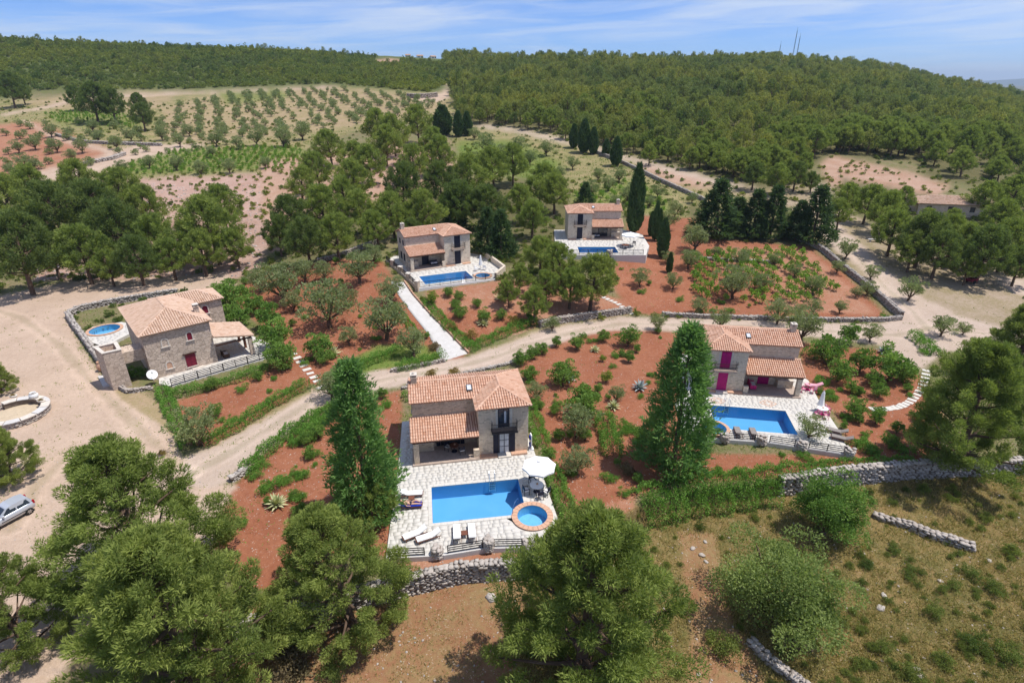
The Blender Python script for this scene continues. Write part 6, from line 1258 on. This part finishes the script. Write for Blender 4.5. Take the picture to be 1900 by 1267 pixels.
def side_table(label, loc, rz, m='woodr'):
    t = thing('side_table', label, 'side table', loc, rz, 'low side tables'); q = MB(); q.box(-.25, .25, -.25, .25, .36, .40); q.build('tabletop', M[m], t)
    for x in (-.21, .21):
        for y in (-.21, .21): q = MB(); q.box(x - .02, x + .02, y - .02, y + .02, 0, .36); q.build('leg', M[m], t)
def chair(label, loc, rz, frame='navy', seat='cloth', group='garden chairs'):
    t = thing('garden_chair', label, 'chair', loc, rz, group)
    for x in (-.25, .25):
        for y, h_ in ((-.22, .62), (.22, .88)): q = MB(); q.box(x - .022, x + .022, y - .022, y + .022, 0, h_); q.build('leg', M[frame], t)
        q = MB(); q.box(x - .03, x + .03, -.26, .22, .62, .65); q.build('armrest', M[frame], t)
    q = MB(); q.box(-.24, .24, -.23, .22, .42, .48); q.build('seat', M[seat], t); q = MB(); q.box(-.24, .24, .2, .25, .55, .88); q.build('backrest', M[seat if seat != 'cloth' else frame], t)
def table(label, loc, rz, r=.6, top='cloth', leg='navy', group='garden tables'):
    t = thing('garden_table', label, 'table', loc, rz, group); q = MB(); q.lathe([(.01, .74), (r, .74), (r, .70), (r - .05, .68), (.01, .68)], 20); q.build('tabletop', M[top], t); q = MB(); q.lathe([(.3, 0), (.28, .04), (.05, .08), (.05, .68)], 10); q.build('pedestal', M[leg], t)
    q = MB(); q.lathe([(.02, .742), (.1, .75), (.08, .85), (.01, .86)], 8, (.05, .05)); q.build('bowl', M['copin'], t)
def parasol(label, loc, r=1.5, h_=2.35, n=8, group='open parasols'):
    t = thing('parasol', label, 'parasol', loc, R(11), group); c = MB(); V = [(0, 0, h_ + .5)]
    for k in range(n): a = k * 2 * math.pi / n; V.append((r * math.cos(a), r * math.sin(a), h_))
    for k in range(n): a = (k + .5) * 2 * math.pi / n; V.append((r * .9 * math.cos(a), r * .9 * math.sin(a), h_ + .02))
    F = []
    for k in range(n): F += [(0, 1 + k, 1 + n + k), (0, 1 + n + k, 1 + (k + 1) % n)]
    b = len(V)
    ring = [1 + k // 2 if k % 2 == 0 else 1 + n + k // 2 for k in range(2 * n)]
    for k in ring: V.append((V[k][0], V[k][1], V[k][2] - .16))
    for k in range(2 * n): F.append((ring[k], b + k, b + (k + 1) % (2 * n), ring[(k + 1) % (2 * n)]))
    c.add(V, F); co = c.build('canopy', M['cloth'], t); q = MB(); q.lathe([(.16, h_ + .50), (.14, h_ + .54), (.02, h_ + .58)], 8); q.build('vent', M['cloth'], co)
    for k in range(n): a = k * 2 * math.pi / n; q = MB(); q.tube([(0, 0, h_ + .44), (r * .97 * math.cos(a), r * .97 * math.sin(a), h_ - .02)], .012, 4); q.build('rib', M['woodr'], t)
    q = MB(); q.tube([(0, 0, 0), (0, 0, h_ + .62)], .03, 8); q.build('pole', M['steel'], t); q = MB(); q.box(-.35, .35, -.35, .35, 0, .08); q.build('base', M['concrete'], t)
def closed_parasol(label, loc, h_=2.5):
    t = thing('parasol', label, 'parasol', loc, 0, 'folded parasols'); q = MB(); n = 12; prof = [(.03, h_), (.12, h_ - .25), (.2, h_ - 1.1), (.3, h_ - 1.75), (.26, h_ - 1.8)]
    q.add([((r_ * (1 + .25 * (k % 2))) * math.cos(k * 2 * math.pi / n), (r_ * (1 + .25 * (k % 2))) * math.sin(k * 2 * math.pi / n), z) for r_, z in prof for k in range(n)], [(i * n + k, i * n + (k + 1) % n, (i + 1) * n + (k + 1) % n, (i + 1) * n + k) for i in range(len(prof) - 1) for k in range(n)]); q.build('canopy', M['cloth'], t)
    q = MB(); q.tube([(0, 0, 0), (0, 0, h_ + .05)], .03, 8); q.build('pole', M['steel'], t); q = MB(); q.box(-.35, .35, -.35, .35, 0, .08); q.build('base', M['concrete'], t)
lounger('white sunbed, upper of two left of the nearest pool', at(764, 920), R(6)); l2 = lounger('sunbed with blue towel under a sunbather left of the pool', at(762, 941), R(6), 'bluecloth'); side_table('low brown table between the two sunbeds left of the pool', at(764, 930), R(6))
lounger('white sunbed, left of the slanted pair below the pool', at(770, 995), R(210)); lounger('white sunbed, right of the slanted pair below the pool', at(795, 1000), R(205)); lounger('white sunbed, left of the upright pair by the railing', at(848, 994), R(97)); lounger('white sunbed, right of the upright pair by the railing', at(876, 992), R(97)); side_table('low brown table between the upright pair of sunbeds', at(862, 995), R(8))
parasol('big white parasol over the round table beside the nearest pool', (2.35, 40.6, AZ + .006)); table('round white table under the big white parasol', (2.15, 40.1, AZ + .006), 0)
for a, l in ((200, 'dark chair with white seat, pool side of the parasol table'), (285, 'dark chair with white seat, nearest side of the parasol table'), (330, 'dark chair with white seat, hedge side of the parasol table'), (110, 'dark chair behind the parasol table, shaded by it')):
    c, s_ = math.cos(R(a)), math.sin(R(a)); chair(l, (2.15 + 1.0 * c, 40.1 + 1.0 * s_, AZ + .006), R(a) - math.pi / 2)
def aloc(u, v): c, s_ = math.cos(A_RZ), math.sin(A_RZ); return (AO[0] + u * c - v * s_, AO[1] + u * s_ + v * c)
table('small table on the porch of the middle villa', (*aloc(-2.3, 1.0), AZ + .146), 0, .45, 'woodr'); chair('chair with white seat at the porch edge of the middle villa', (*aloc(-1.6, .5), AZ + .146), R(200)); chair('dark chair behind the porch table of the middle villa', (*aloc(-2.9, 1.3), AZ + .146), R(60))
# towel stand and blue ring on the right wall
t = thing('pool_ring_stand', 'white stand with blue rings beside the right wall of the middle villa', 'stand', (*aloc(5.1, .3), AZ + .006), A_RZ); q = MB(); q.box(-.25, .25, -.3, .3, 0, .12); q.box(-.05, .05, -.28, .28, .12, 1.7); q.build('board', M['white'], t)
for z in (1.35, .55):
    q = MB(); q.tube([(-.09 if 0 else -.1, .2 * math.cos(k * math.pi / 6), z + .2 * math.sin(k * math.pi / 6)) for k in range(13)], .06, 6); q.build('ring', M['bluecloth'], t, True)
q = MB(); q.tube([(-.3, -.9, 0), (-.3, -.9, .7), (-.1, -.3, .9), (.15, .35, .7), (.15, .35, 0)], .025, 6); tag(q.build('handrail', M['bluewall'], None, loc=(.35, 38.0, AZ)), 'blue curved handrail between the nearest pool and its plunge pool', 'handrail', None, 'thing')
t = thing('lantern', 'small green lantern at the terrace corner beside the foreground pine', 'lantern', at(1036, 992)); q = MB(); q.box(-.13, .13, -.13, .13, 0, .06); q.box(-.13, .13, -.13, .13, .42, .46); q.add([(-.13, -.13, .46), (.13, -.13, .46), (.13, .13, .46), (-.13, .13, .46), (0, 0, .62)], [(0, 1, 4), (1, 2, 4), (2, 3, 4), (3, 0, 4)]); q.build('case', M['ivy'] if 'ivy' in M else M['bluewall'], t); q = MB(); q.box(-.1, .1, -.1, .1, .06, .42); q.build('glass', M['glass'], t)
# magenta villa
lounger('grey sunbed, left of the pair by the magenta villa railing', at(1369, 806), R(82), 'greyfab'); lounger('grey sunbed, right of the pair by the magenta villa railing', at(1398, 808), R(82), 'greyfab'); lounger('brown sunbed behind the olive, upper of two by the magenta villa', at(1552, 804), R(150), 'greyfab'); lounger('brown sunbed behind the olive, lower of two by the magenta villa', at(1561, 817), R(150), 'greyfab')
closed_parasol('folded white parasol on the terrace of the magenta villa', at(1520, 762)); table('pale pink table beside the folded parasol', at(1524, 768), 0, .55, 'cloth', 'hotpink')
for (x, y, a, l) in ((1532, 776, 250, 'pink chair below the table by the folded parasol'), (1516, 775, 300, 'pink chair left of the table by the folded parasol'), (1534, 764, 80, 'pink chair right of the table by the folded parasol'), (1488, 727, 90, 'pink chair nearest the porch pillar of the magenta villa'), (1508, 729, 200, 'pink chair right of the small pink table by the porch')): chair(l, at(x, y), R(a), 'hotpink', 'palepink')
table('small pale pink table beside the porch of the magenta villa', at(1499, 723), 0, .4, 'palepink', 'hotpink'); lounger('pink sunbed behind the small pink table by the porch', at(1509, 719), R(170), 'palepink', 'palepink')
def bloc(u, v): c, s_ = math.cos(B_RZ), math.sin(B_RZ); return (BO[0] - u * c - v * s_, BO[1] - u * s_ + v * c)
def sofa(label, loc, rz, m, cm):
    t = thing('garden_sofa', label, 'sofa', loc, rz, 'porch sofas'); q = MB(); q.box(-.7, .7, -.35, .35, .08, .32); q.build('base', M[m], t); q = MB(); q.box(-.7, .7, .27, .35, .32, .75); q.build('backrest', M[m], t)
    for x in (-.7, .62): q = MB(); q.box(x, x + .08, -.35, .268, .32, .55); q.build('armrest', M[m], t)
    for x in (-.6, .02): q = MB(); q.box(x, x + .58, -.34, .26, .322, .44); q.build('cushion', M[cm], t)
sofa('pink sofa with white cushions on the porch of the magenta villa', (*bloc(-1.3, 1.2), AZ + .146), B_RZ + R(90), 'hotpink', 'cloth')
bt = [o for o in bpy.data.objects if o.name.startswith('pool_terrace')][1]
for (x, y, w) in ((1331, 743, .95), (1425, 748, .95)):
    p = U(x, y, AZ)
    for k, (sz, m) in enumerate(((w, 'copin'), (w * .55, 'copin'))):
        q = MB(); C4 = [(sz, 0), (0, sz * .8), (-sz, 0), (0, -sz * .8)]
        for i in range(4): a, b = Vector(C4[i]), Vector(C4[(i + 1) % 4]); d = b - a; q.obox((a + b) / 2, d.normalized(), d.length / 2 - .06, .05, AZ + .0, AZ + .012)
        o = q.build('diamond_inlay', M[m], bt); o.location = (p.x, p.y, 0); o.rotation_euler = (0, 0, B_RZ)
# villa above the drive and farthest villa
closed_parasol('folded white parasol on the terrace above the white drive', at(892, 500, CZ + .006), 2.6)
for x, y, l in ((884, 503, 'white chair left of the folded parasol on the upper terrace'), (899, 501, 'white chair right of the folded parasol on the upper terrace')): chair(l, at(x, y, CZ + .006), R(x * 7), 'white', 'cloth')
def cloc(u, v): c, s_ = math.cos(C_RZ), math.sin(C_RZ); return (CO[0] + u * c - v * s_, CO[1] + u * s_ + v * c)
sofa('dark sofa with white cushions on the porch above the drive', (*cloc(-1.6, 1.4), CZ + .15), C_RZ, 'navy', 'cloth')
parasol('open white parasol beside the farthest villa', at(1168, 457, DZ + .006), 1.75, 2.25); table('dark round table on the terrace of the farthest villa', at(1160, 461, DZ + .006), 0, .7, 'woodr')
for x, y, l in ((1153, 461, 'dark chair left of the table at the farthest villa'), (1168, 460, 'dark chair right of the table at the farthest villa'), (1176, 456, 'dark chair farthest right on the terrace of the farthest villa')): chair(l, at(x, y, DZ + .006), R(x * 11), 'navy', 'greyfab')
sofa('white cushioned sofa on the porch of the farthest villa', (DO[0] + 1.2, DO[1] + 1.3, DZ + .15), 0, 'navy', 'cloth'); sofa('dark sofa with white cushion on the porch of the left villa', (*eloc(8.6, 1.0), .13), E_RZ + R(90), 'wood', 'cloth')
# ------------------------------------------------------------------ sunbather
sk = bpy.data.materials.new('skin'); sk.use_nodes = True; sk.node_tree.nodes['Principled BSDF'].inputs['Base Color'].default_value = (.56, .33, .23, 1); sk.node_tree.nodes['Principled BSDF'].inputs['Roughness'].default_value = .6
def sunbather(loc, rz):
    t = thing('person', 'person in dark swimwear lying on the blue towel sunbed', 'person', loc, rz)
    J = [(0, 0, .50, .15), (-.22, 0, .53, .14), (-.45, 0, .63, .15), (-.60, 0, .72, .055), (-.66, 0, .77, .05), (-.76, 0, .83, .10), (-.84, 0, .86, .09),
         (.06, .10, .48, .10), (.46, .13, .66, .075), (.80, .12, .46, .05), (.92, .12, .52, .035), (.06, -.10, .48, .10), (.50, -.12, .50, .075), (.88, -.12, .45, .05), (.98, -.13, .53, .035),
         (-.50, .19, .66, .06), (-.30, .33, .50, .045), (-.06, .34, .47, .035), (.04, .33, .46, .04), (-.50, -.19, .66, .06), (-.28, -.33, .50, .045), (-.04, -.33, .47, .035), (.05, -.32, .46, .04)]
    Ed = [(0, 1), (1, 2), (2, 3), (3, 4), (4, 5), (5, 6), (0, 7), (7, 8), (8, 9), (9, 10), (0, 11), (11, 12), (12, 13), (13, 14), (2, 15), (15, 16), (16, 17), (17, 18), (2, 19), (19, 20), (20, 21), (21, 22)]
    me = bpy.data.meshes.new('body'); me.from_pydata([j[:3] for j in J], Ed, []); o = link('body', me, t); m = o.modifiers.new('skin', 'SKIN')
    for i, j in enumerate(J): me.skin_vertices[0].data[i].radius = (j[3], j[3] * (.75 if i in (0, 1, 2) else 1))
    me.skin_vertices[0].data[0].use_root = True; o.modifiers.new('sub', 'SUBSURF').levels = 2; o.modifiers['sub'].render_levels = 2; me.materials.append(sk)
    q = MB(); q.lathe([(.01, .1), (.075, .08), (.11, .0), (.1, -.06), (.05, -.1)], 12); h_ = q.build('hair', M['wood'], t, True); h_.location = (-.87, 0, .88); h_.rotation_euler = (0, R(-55), 0)
    q = MB(); q.lathe([(.155, -.09), (.185, 0), (.175, .09), (.15, .12)], 14); s_ = q.build('swim_shorts', M['navy'], t, True); s_.location = (.02, 0, .49); s_.rotation_euler = (0, R(90), 0); s_.scale = (.8, 1.02, 1)
sunbather((l2.location.x, l2.location.y, l2.location.z - .04), R(6))
# ------------------------------------------------------------------ parked car
N = NT('silver_paint'); N.p.inputs['Coat Weight'].default_value = .6; M['carpaint'] = N.done((.52, .55, .60), .35, .35, .5); M['tyre'] = plain('tyre', (.02, .02, .02), .85); M['carglass'] = M['glass']; M['taillight'] = plain('tail_light', (.35, .01, .02), .25); M['headlight'] = plain('head_light', (.7, .7, .72), .15)
def car(loc, rz):
    t = thing('parked_car', 'silver five door hatchback parked at the left edge of the dirt yard', 'car', loc, rz)   # x forward, rear axle at 0
    sec = [(-.58, .55, .86, .62, .70), (-.50, .35, .98, .76, .74), (0, .28, 1.0, .80, .76), (.6, .24, .98, .81, .77), (1.3, .24, .96, .81, .77), (1.9, .24, .93, .81, .76), (2.35, .26, .86, .80, .72), (2.75, .32, .76, .74, .62), (2.95, .42, .64, .60, .50)]
    V = []; F = []
    for x, zb, zt, wm, wt in sec:
        zm = zb + (zt - zb) * .55; half = [(0, zb), (wm * .85, zb), (wm, zb + .12), (wm + .015, zm), (wt + .02, zt - .03), (wt - .06, zt), (0, zt + .02)]
        V += [(x, y, z) for y, z in half] + [(x, -y, z) for y, z in half[-2:0:-1]]
    n = 12
    for i in range(len(sec) - 1): F += [(i * n + k, i * n + (k + 1) % n, (i + 1) * n + (k + 1) % n, (i + 1) * n + k) for k in range(n)]
    F += [tuple(range(n)), tuple(range((len(sec) - 1) * n, len(sec) * n))[::-1]]
    mb = MB(); mb.add(V, F); bo = mb.build('body', M['carpaint'], t, True)
    cab = [(-.50, .95, .70), (-.30, 1.40, .56), (.15, 1.50, .58), (.9, 1.49, .58), (1.25, 1.42, .56), (2.0, .92, .68)]
    mb = MB(); V = []; F = []
    for x, z, w in cab: V += [(x, -w, z), (x, w, z)]
    base = [(-.52, .94, .74), (2.05, .90, .72)]; roof = cab[1:5]
    F = [(i * 2, i * 2 + 1, i * 2 + 3, i * 2 + 2) for i in range(5)]
    b = len(V); V += [(x, s_ * .745, .93) for x, _, _ in cab for s_ in (-1, 1)]
    for i in range(5): F += [(i * 2, i * 2 + 2, b + i * 2 + 2, b + i * 2), (i * 2 + 1, b + i * 2 + 1, b + i * 2 + 3, i * 2 + 3)]
    mb.add(V, F); mb.build('cabin', M['carpaint'], t)
    def sidew(x0, x1, x2, x3, s_):
        q = MB(); q.add([(x0, s_ * .752, .97), (x1, s_ * .752, .97), (x2, s_ * .600, 1.38), (x3, s_ * .600, 1.38)], [(0, 1, 2, 3)]); q.build('window', M['carglass'], t)
    for s_ in (-1, 1): sidew(-.28, .62, .6, -.12, s_); sidew(.72, 1.72, 1.2, .7, s_)
    q = MB(); q.add([(1.33, -.5, 1.40), (1.33, .5, 1.40), (1.98, .6, .955), (1.98, -.6, .955)], [(0, 1, 2, 3)]); q.build('windscreen', M['carglass'], t); q = MB(); q.add([(-.345, -.5, 1.33), (-.345, .5, 1.33), (-.51, .58, 1.0), (-.51, -.58, 1.0)], [(0, 3, 2, 1)]); q.build('rear_window', M['carglass'], t)
    for s_ in (-1, 1):
        q = MB(); q.box(-.57, -.42, s_ * .68 - .09, s_ * .68 + .09, .80, 1.08); q.build('tail_light', M['taillight'], t); q = MB(); q.box(2.78, 2.93, s_ * .55 - .1, s_ * .55 + .1, .60, .72); q.build('headlight', M['headlight'], t); q = MB(); q.box(1.62, 1.76, s_ * .84 - .08, s_ * .84 + .08, .95, 1.08); q.build('mirror', M['carpaint'], t)
        q = MB(); q.box(.2, 1.9, s_ * .83 - .012, s_ * .83 + .012, .52, .57); q.build('side_moulding', M['tyre'], t)
        for x in (0, 2.36):
            q = MB(); q.lathe([(.14, -.09), (.27, -.1), (.3, -.06), (.3, .06), (.27, .1), (.14, .09)], 20); w = q.build('wheel', M['tyre'], t, True); w.location = (x, s_ * .74, .3); w.rotation_euler = (R(90), 0, 0)
            q = MB(); q.lathe([(.01, -.07), (.2, -.075), (.2, .075), (.01, .07)], 16)
            for k in range(6): a = k * math.pi / 3; q.tube([(.04 * math.cos(a), .04 * math.sin(a), -.1 if s_ > 0 else .1), (.19 * math.cos(a), .19 * math.sin(a), -.09 if s_ > 0 else .09)], .025, 4)
            q.build('rim', M['steel'], w)
    return t
ca = R(-117); w0 = U(57, 953, 0); car((w0.x - .76 * math.cos(ca + math.pi / 2), w0.y - .76 * math.sin(ca + math.pi / 2), .0), ca)
# ------------------------------------------------------------------ round stone seat with planters in the yard
fc = U(30, 772, 0); t = thing('stone_fountain', 'round stone walled fountain with slab rim in the dirt yard', 'fountain', (fc.x, fc.y, 0)); L = []
for k in range(44):
    a = R(-150) + R(300) * k / 43
    for rr in range(3): r_ = 2.95 + rng.normal(0, .03); L.append(((r_ * math.cos(a + rr * .05), r_ * math.sin(a + rr * .05), .1 + rr * .22), np.array([.5, .3, .27]) * rng.uniform(.8, 1.15), a + 1.57))
tag(link('stones', stone_joint(L), t), kind='stuff')
q = MB(); n = 40; a0, a1 = R(-150), R(150); pr = [(2.45, -.2), (2.95, -.2), (2.95, .68), (2.45, .68)]; V = [(r_ * math.cos(a0 + (a1 - a0) * k / n), r_ * math.sin(a0 + (a1 - a0) * k / n), z) for k in range(n + 1) for r_, z in pr]
q.add(V, [(k * 4 + j, k * 4 + (j + 1) % 4, (k + 1) * 4 + (j + 1) % 4, (k + 1) * 4 + j) for k in range(n) for j in range(4)] + [(0, 1, 2, 3), (n * 4 + 3, n * 4 + 2, n * 4 + 1, n * 4)]); q.build('ring_wall', M['core'], t)
for k in range(11):
    b0, b1 = a0 + (a1 - a0) * (k + .03) / 11, a0 + (a1 - a0) * (k + .97) / 11; V = [(r_ * math.cos(b), r_ * math.sin(b), z) for z in (.70, .78) for r_, b in ((2.35, b0), (2.35, (b0 + b1) / 2), (2.35, b1), (3.2, b1), (3.2, (b0 + b1) / 2), (3.2, b0))]
    s_ = MB(); s_.add(V, [tuple(range(6)), tuple(range(6, 12))[::-1]] + [(i, 6 + i, 6 + (i + 1) % 6, (i + 1) % 6) for i in range(6)]); s_.build('rim_slab', M['concrete'] if k % 2 else M['lintel'], t)
q = MB(); q.prism(circ((0, 0), 2.4, 24), -.2, .12); q.build('sand_floor', plain('sand', (.50, .40, .28), .95), t)
for (x, y, l) in ((25, 736, 'oval planter with dry plant on the back rim of the round fountain'), (77, 745, 'oval planter with dry plant on the right rim of the round fountain')):
    p = U(x, y, .78); p_ = thing('planter', l, 'planter', tuple(p)); q = MB(); q.lathe([(.02, 0), (.3, .0), (.36, .2), (.3, .2), (.02, .16)], 14); o = q.build('pot', M['lintel'], p_, True); o.scale = (1.3, .8, 1); tm, cm = PROTO['oshrub'][0]; link('plant', cm, p_, (0, 0, .12), (0, 0, 0), (.42, .26, .25))
jr = thing('clay_jar', 'white wide mouthed jar standing on the rim of the round fountain', 'jar', tuple(U(64, 738, .78))); q = MB(); q.lathe([(.02, 0), (.3, .02), (.46, .25), (.42, .48), (.28, .6), (.32, .68), (.24, .68), (.22, .58)], 16); q.build('body', M['white'], jr, True); q = MB(); q.lathe([(.3, .6), (.34, .66), (.3, .7)], 16); q.build('rim', M['lintel'], jr, True)
# ------------------------------------------------------------------ things farther off
def cottage(name, label, c, rz, L, W, hgt, z, wm, tiled=True, group=None):
    t = thing(name, label, 'house', (c[0], c[1], z), rz, group); q = MB(); q.box(0, L, 0, W, -2, hgt); q.build('wall', wm, t); r = Roof(False, .3, .45, 3); a = W / 2 + .4; e, g = hgt + .02, hgt + a * .36
    r.plane([(-.4, -.4, e), (L + .4, -.4, e), (L - a + .4, W / 2, g), (a - .4, W / 2, g)], (0, -1)); r.plane([(L + .4, W + .4, e), (-.4, W + .4, e), (a - .4, W / 2, g), (L - a + .4, W / 2, g)], (0, 1)); r.plane([(-.4, W + .4, e), (-.4, -.4, e), (a - .4, W / 2, g)], (-1, 0)); r.plane([(L + .4, -.4, e), (L + .4, W + .4, e), (L - a + .4, W / 2, g)], (1, 0)); r.ridge((a - .4, W / 2, g), (L - a + .4, W / 2, g)); r.build(t, M['tile_bed_pale'], M['tile_pale'])
    for i in range(3): x = L * (i + .5) / 3; window(t, x - .45, x + .45, .9, 2.0, 0, False, M['wood'], M['glass'], 'window')
    return t
p = G(1700, 398)[0]; cottage('cottage', 'low building with pinkish tiled roof among the pines on the right', (p.x, p.y), R(-12), 13.5, 7, 2.6, p.z, M['stone'])
for i, (x, y, w, l) in enumerate(((757, 104, 2.2, 'tiny white house on the ridge, leftmost of three'), (779, 105, 3, 'tiny white house on the ridge, middle of three'), (803, 104, 2.5, 'tiny white house on the ridge, rightmost of three'))):
    d_ = ray(x, y); k = float(np.interp((d_[0] / d_[1]), CR_T, CR_D)) - 6; P = (d_[0] / d_[1] * k, k); t = thing('ridge_house', l, 'house', (*P, float(hz(*P))), .2 * i, 'houses on the ridge'); q = MB(); q.box(-w, w, -3, 3, -4, 1.6); q.build('wall', M['white'], t); q = MB(); q.add([(-w - .3, -3.3, 1.6), (w + .3, -3.3, 1.6), (w + .3, 3.3, 1.6), (-w - .3, 3.3, 1.6), (-w, 0, 2.6), (w, 0, 2.6)], [(0, 1, 5, 4), (2, 3, 4, 5), (1, 2, 5), (3, 0, 4)]); q.build('roof', M['tile_bed_pale'], t)
    for j in range(2): q = MB(); q.box(-w * .5 + j * w, -w * .5 + j * w + 1, -3.05, -3.0, .2, 1.2); q.build('window', M['glass'], t)
for x, y0, hh, l in ((1471, 104, 25, 'tall lattice radio mast on the ridge'), (1478, 105, 20, 'thin second radio mast on the ridge'), (1445, 104, 13, 'short radio mast left of the tall one on the ridge')):
    d_ = ray(x, y0); k = float(np.interp((d_[0] / d_[1]), CR_T, CR_D)) - 3; P = (d_[0] / d_[1] * k, k); t = thing('radio_mast', l, 'mast', (*P, float(hz(*P))), 0, 'radio masts'); w = .6 if hh > 14 else .35; q = MB()
    for a in range(3): an = a * 2.094; q.tube([(w * math.cos(an), w * math.sin(an), -1), (.15 * math.cos(an), .15 * math.sin(an), hh)], .085, 4)
    q.build('legs', M['iron'], t); q = MB()
    for i in range(int(hh / 1.2)):
        z = i * 1.2; f0, f1 = 1 - z / hh * .8, 1 - (z + 1.2) / hh * .8
        for a in range(3): q.tube([(w * f0 * math.cos(a * 2.094), w * f0 * math.sin(a * 2.094), z), (w * f1 * math.cos((a + 1) * 2.094), w * f1 * math.sin((a + 1) * 2.094), z + 1.2)], .045, 3)
    q.build('bracing', M['iron'], t); q = MB(); q.tube([(0, 0, hh), (0, 0, hh + 3)], .08, 4); q.build('aerial', M['iron'], t)
p = G(1623, 449)[0]; t = thing('stone_bench', 'pale stone bench under the pines beside the track', 'bench', tuple(p), R(-10), None); q = MB(); q.box(-1.3, 1.3, -.3, .3, .42, .55); q.build('seat', M['concrete'], t)
for x in (-1.0, .8): q = MB(); q.box(x, x + .25, -.25, .25, -.1, .42); q.build('leg', M['concrete'], t)
p = G(1801, 526)[0]; t = thing('garden_cart', 'dark red cart standing in the shade under the right hand pines', 'cart', tuple(p), R(20)); q = MB(); q.box(-.8, .8, -.5, .5, .5, .56)
for y in (-.5, .46): q.box(-.8, .8, y, y + .04, .56, .95)
q.box(-.8, -.76, -.46, .46, .56, .95); q.box(.76, .8, -.46, .46, .56, .95); q.build('tray', M['maroon'], t); q = MB(); q.tube([(.8, 0, .5), (1.7, 0, .75)], .03, 5); q.build('drawbar', M['iron'], t)
for y in (-.6, .6): q = MB(); q.lathe([(.05, -.05), (.32, -.05), (.35, 0), (.32, .05), (.05, .05)], 14); w = q.build('wheel', M['tyre'], t, True); w.location = (-.1, y, .36); w.rotation_euler = (R(90), 0, 0)
# labels of plants that share one: their order from the left
from collections import defaultdict
by = defaultdict(list)
for q in TREES: by[q[0]['label']].append(q)
for lab, L in by.items():
    if len(L) > 1:
        L.sort(key=lambda q: q[2])
        for i, q in enumerate(L): q[0]['label'] = lab + ', %s from the left' % ordinal(i)
land(HOLES, PADS)
# ------------------------------------------------------------------ air
hm_ = bpy.data.materials.new('haze'); hm_.use_nodes = True; hn = hm_.node_tree.nodes; hn.clear(); ho = hn.new('ShaderNodeOutputMaterial'); hv = hn.new('ShaderNodeVolumePrincipled')
hv.inputs['Color'].default_value = (.66, .81, 1.0, 1); hv.inputs['Density'].default_value = 0.00011; hv.inputs['Anisotropy'].default_value = 0.2; hm_.node_tree.links.new(hv.outputs[0], ho.inputs['Volume'])
mb = MB(); mb.box(-20500, 20500, -20500, 20500, -18, 260); tag(mb.build('haze', hm_), 'thin blue haze in the air', 'haze', None, 'stuff')
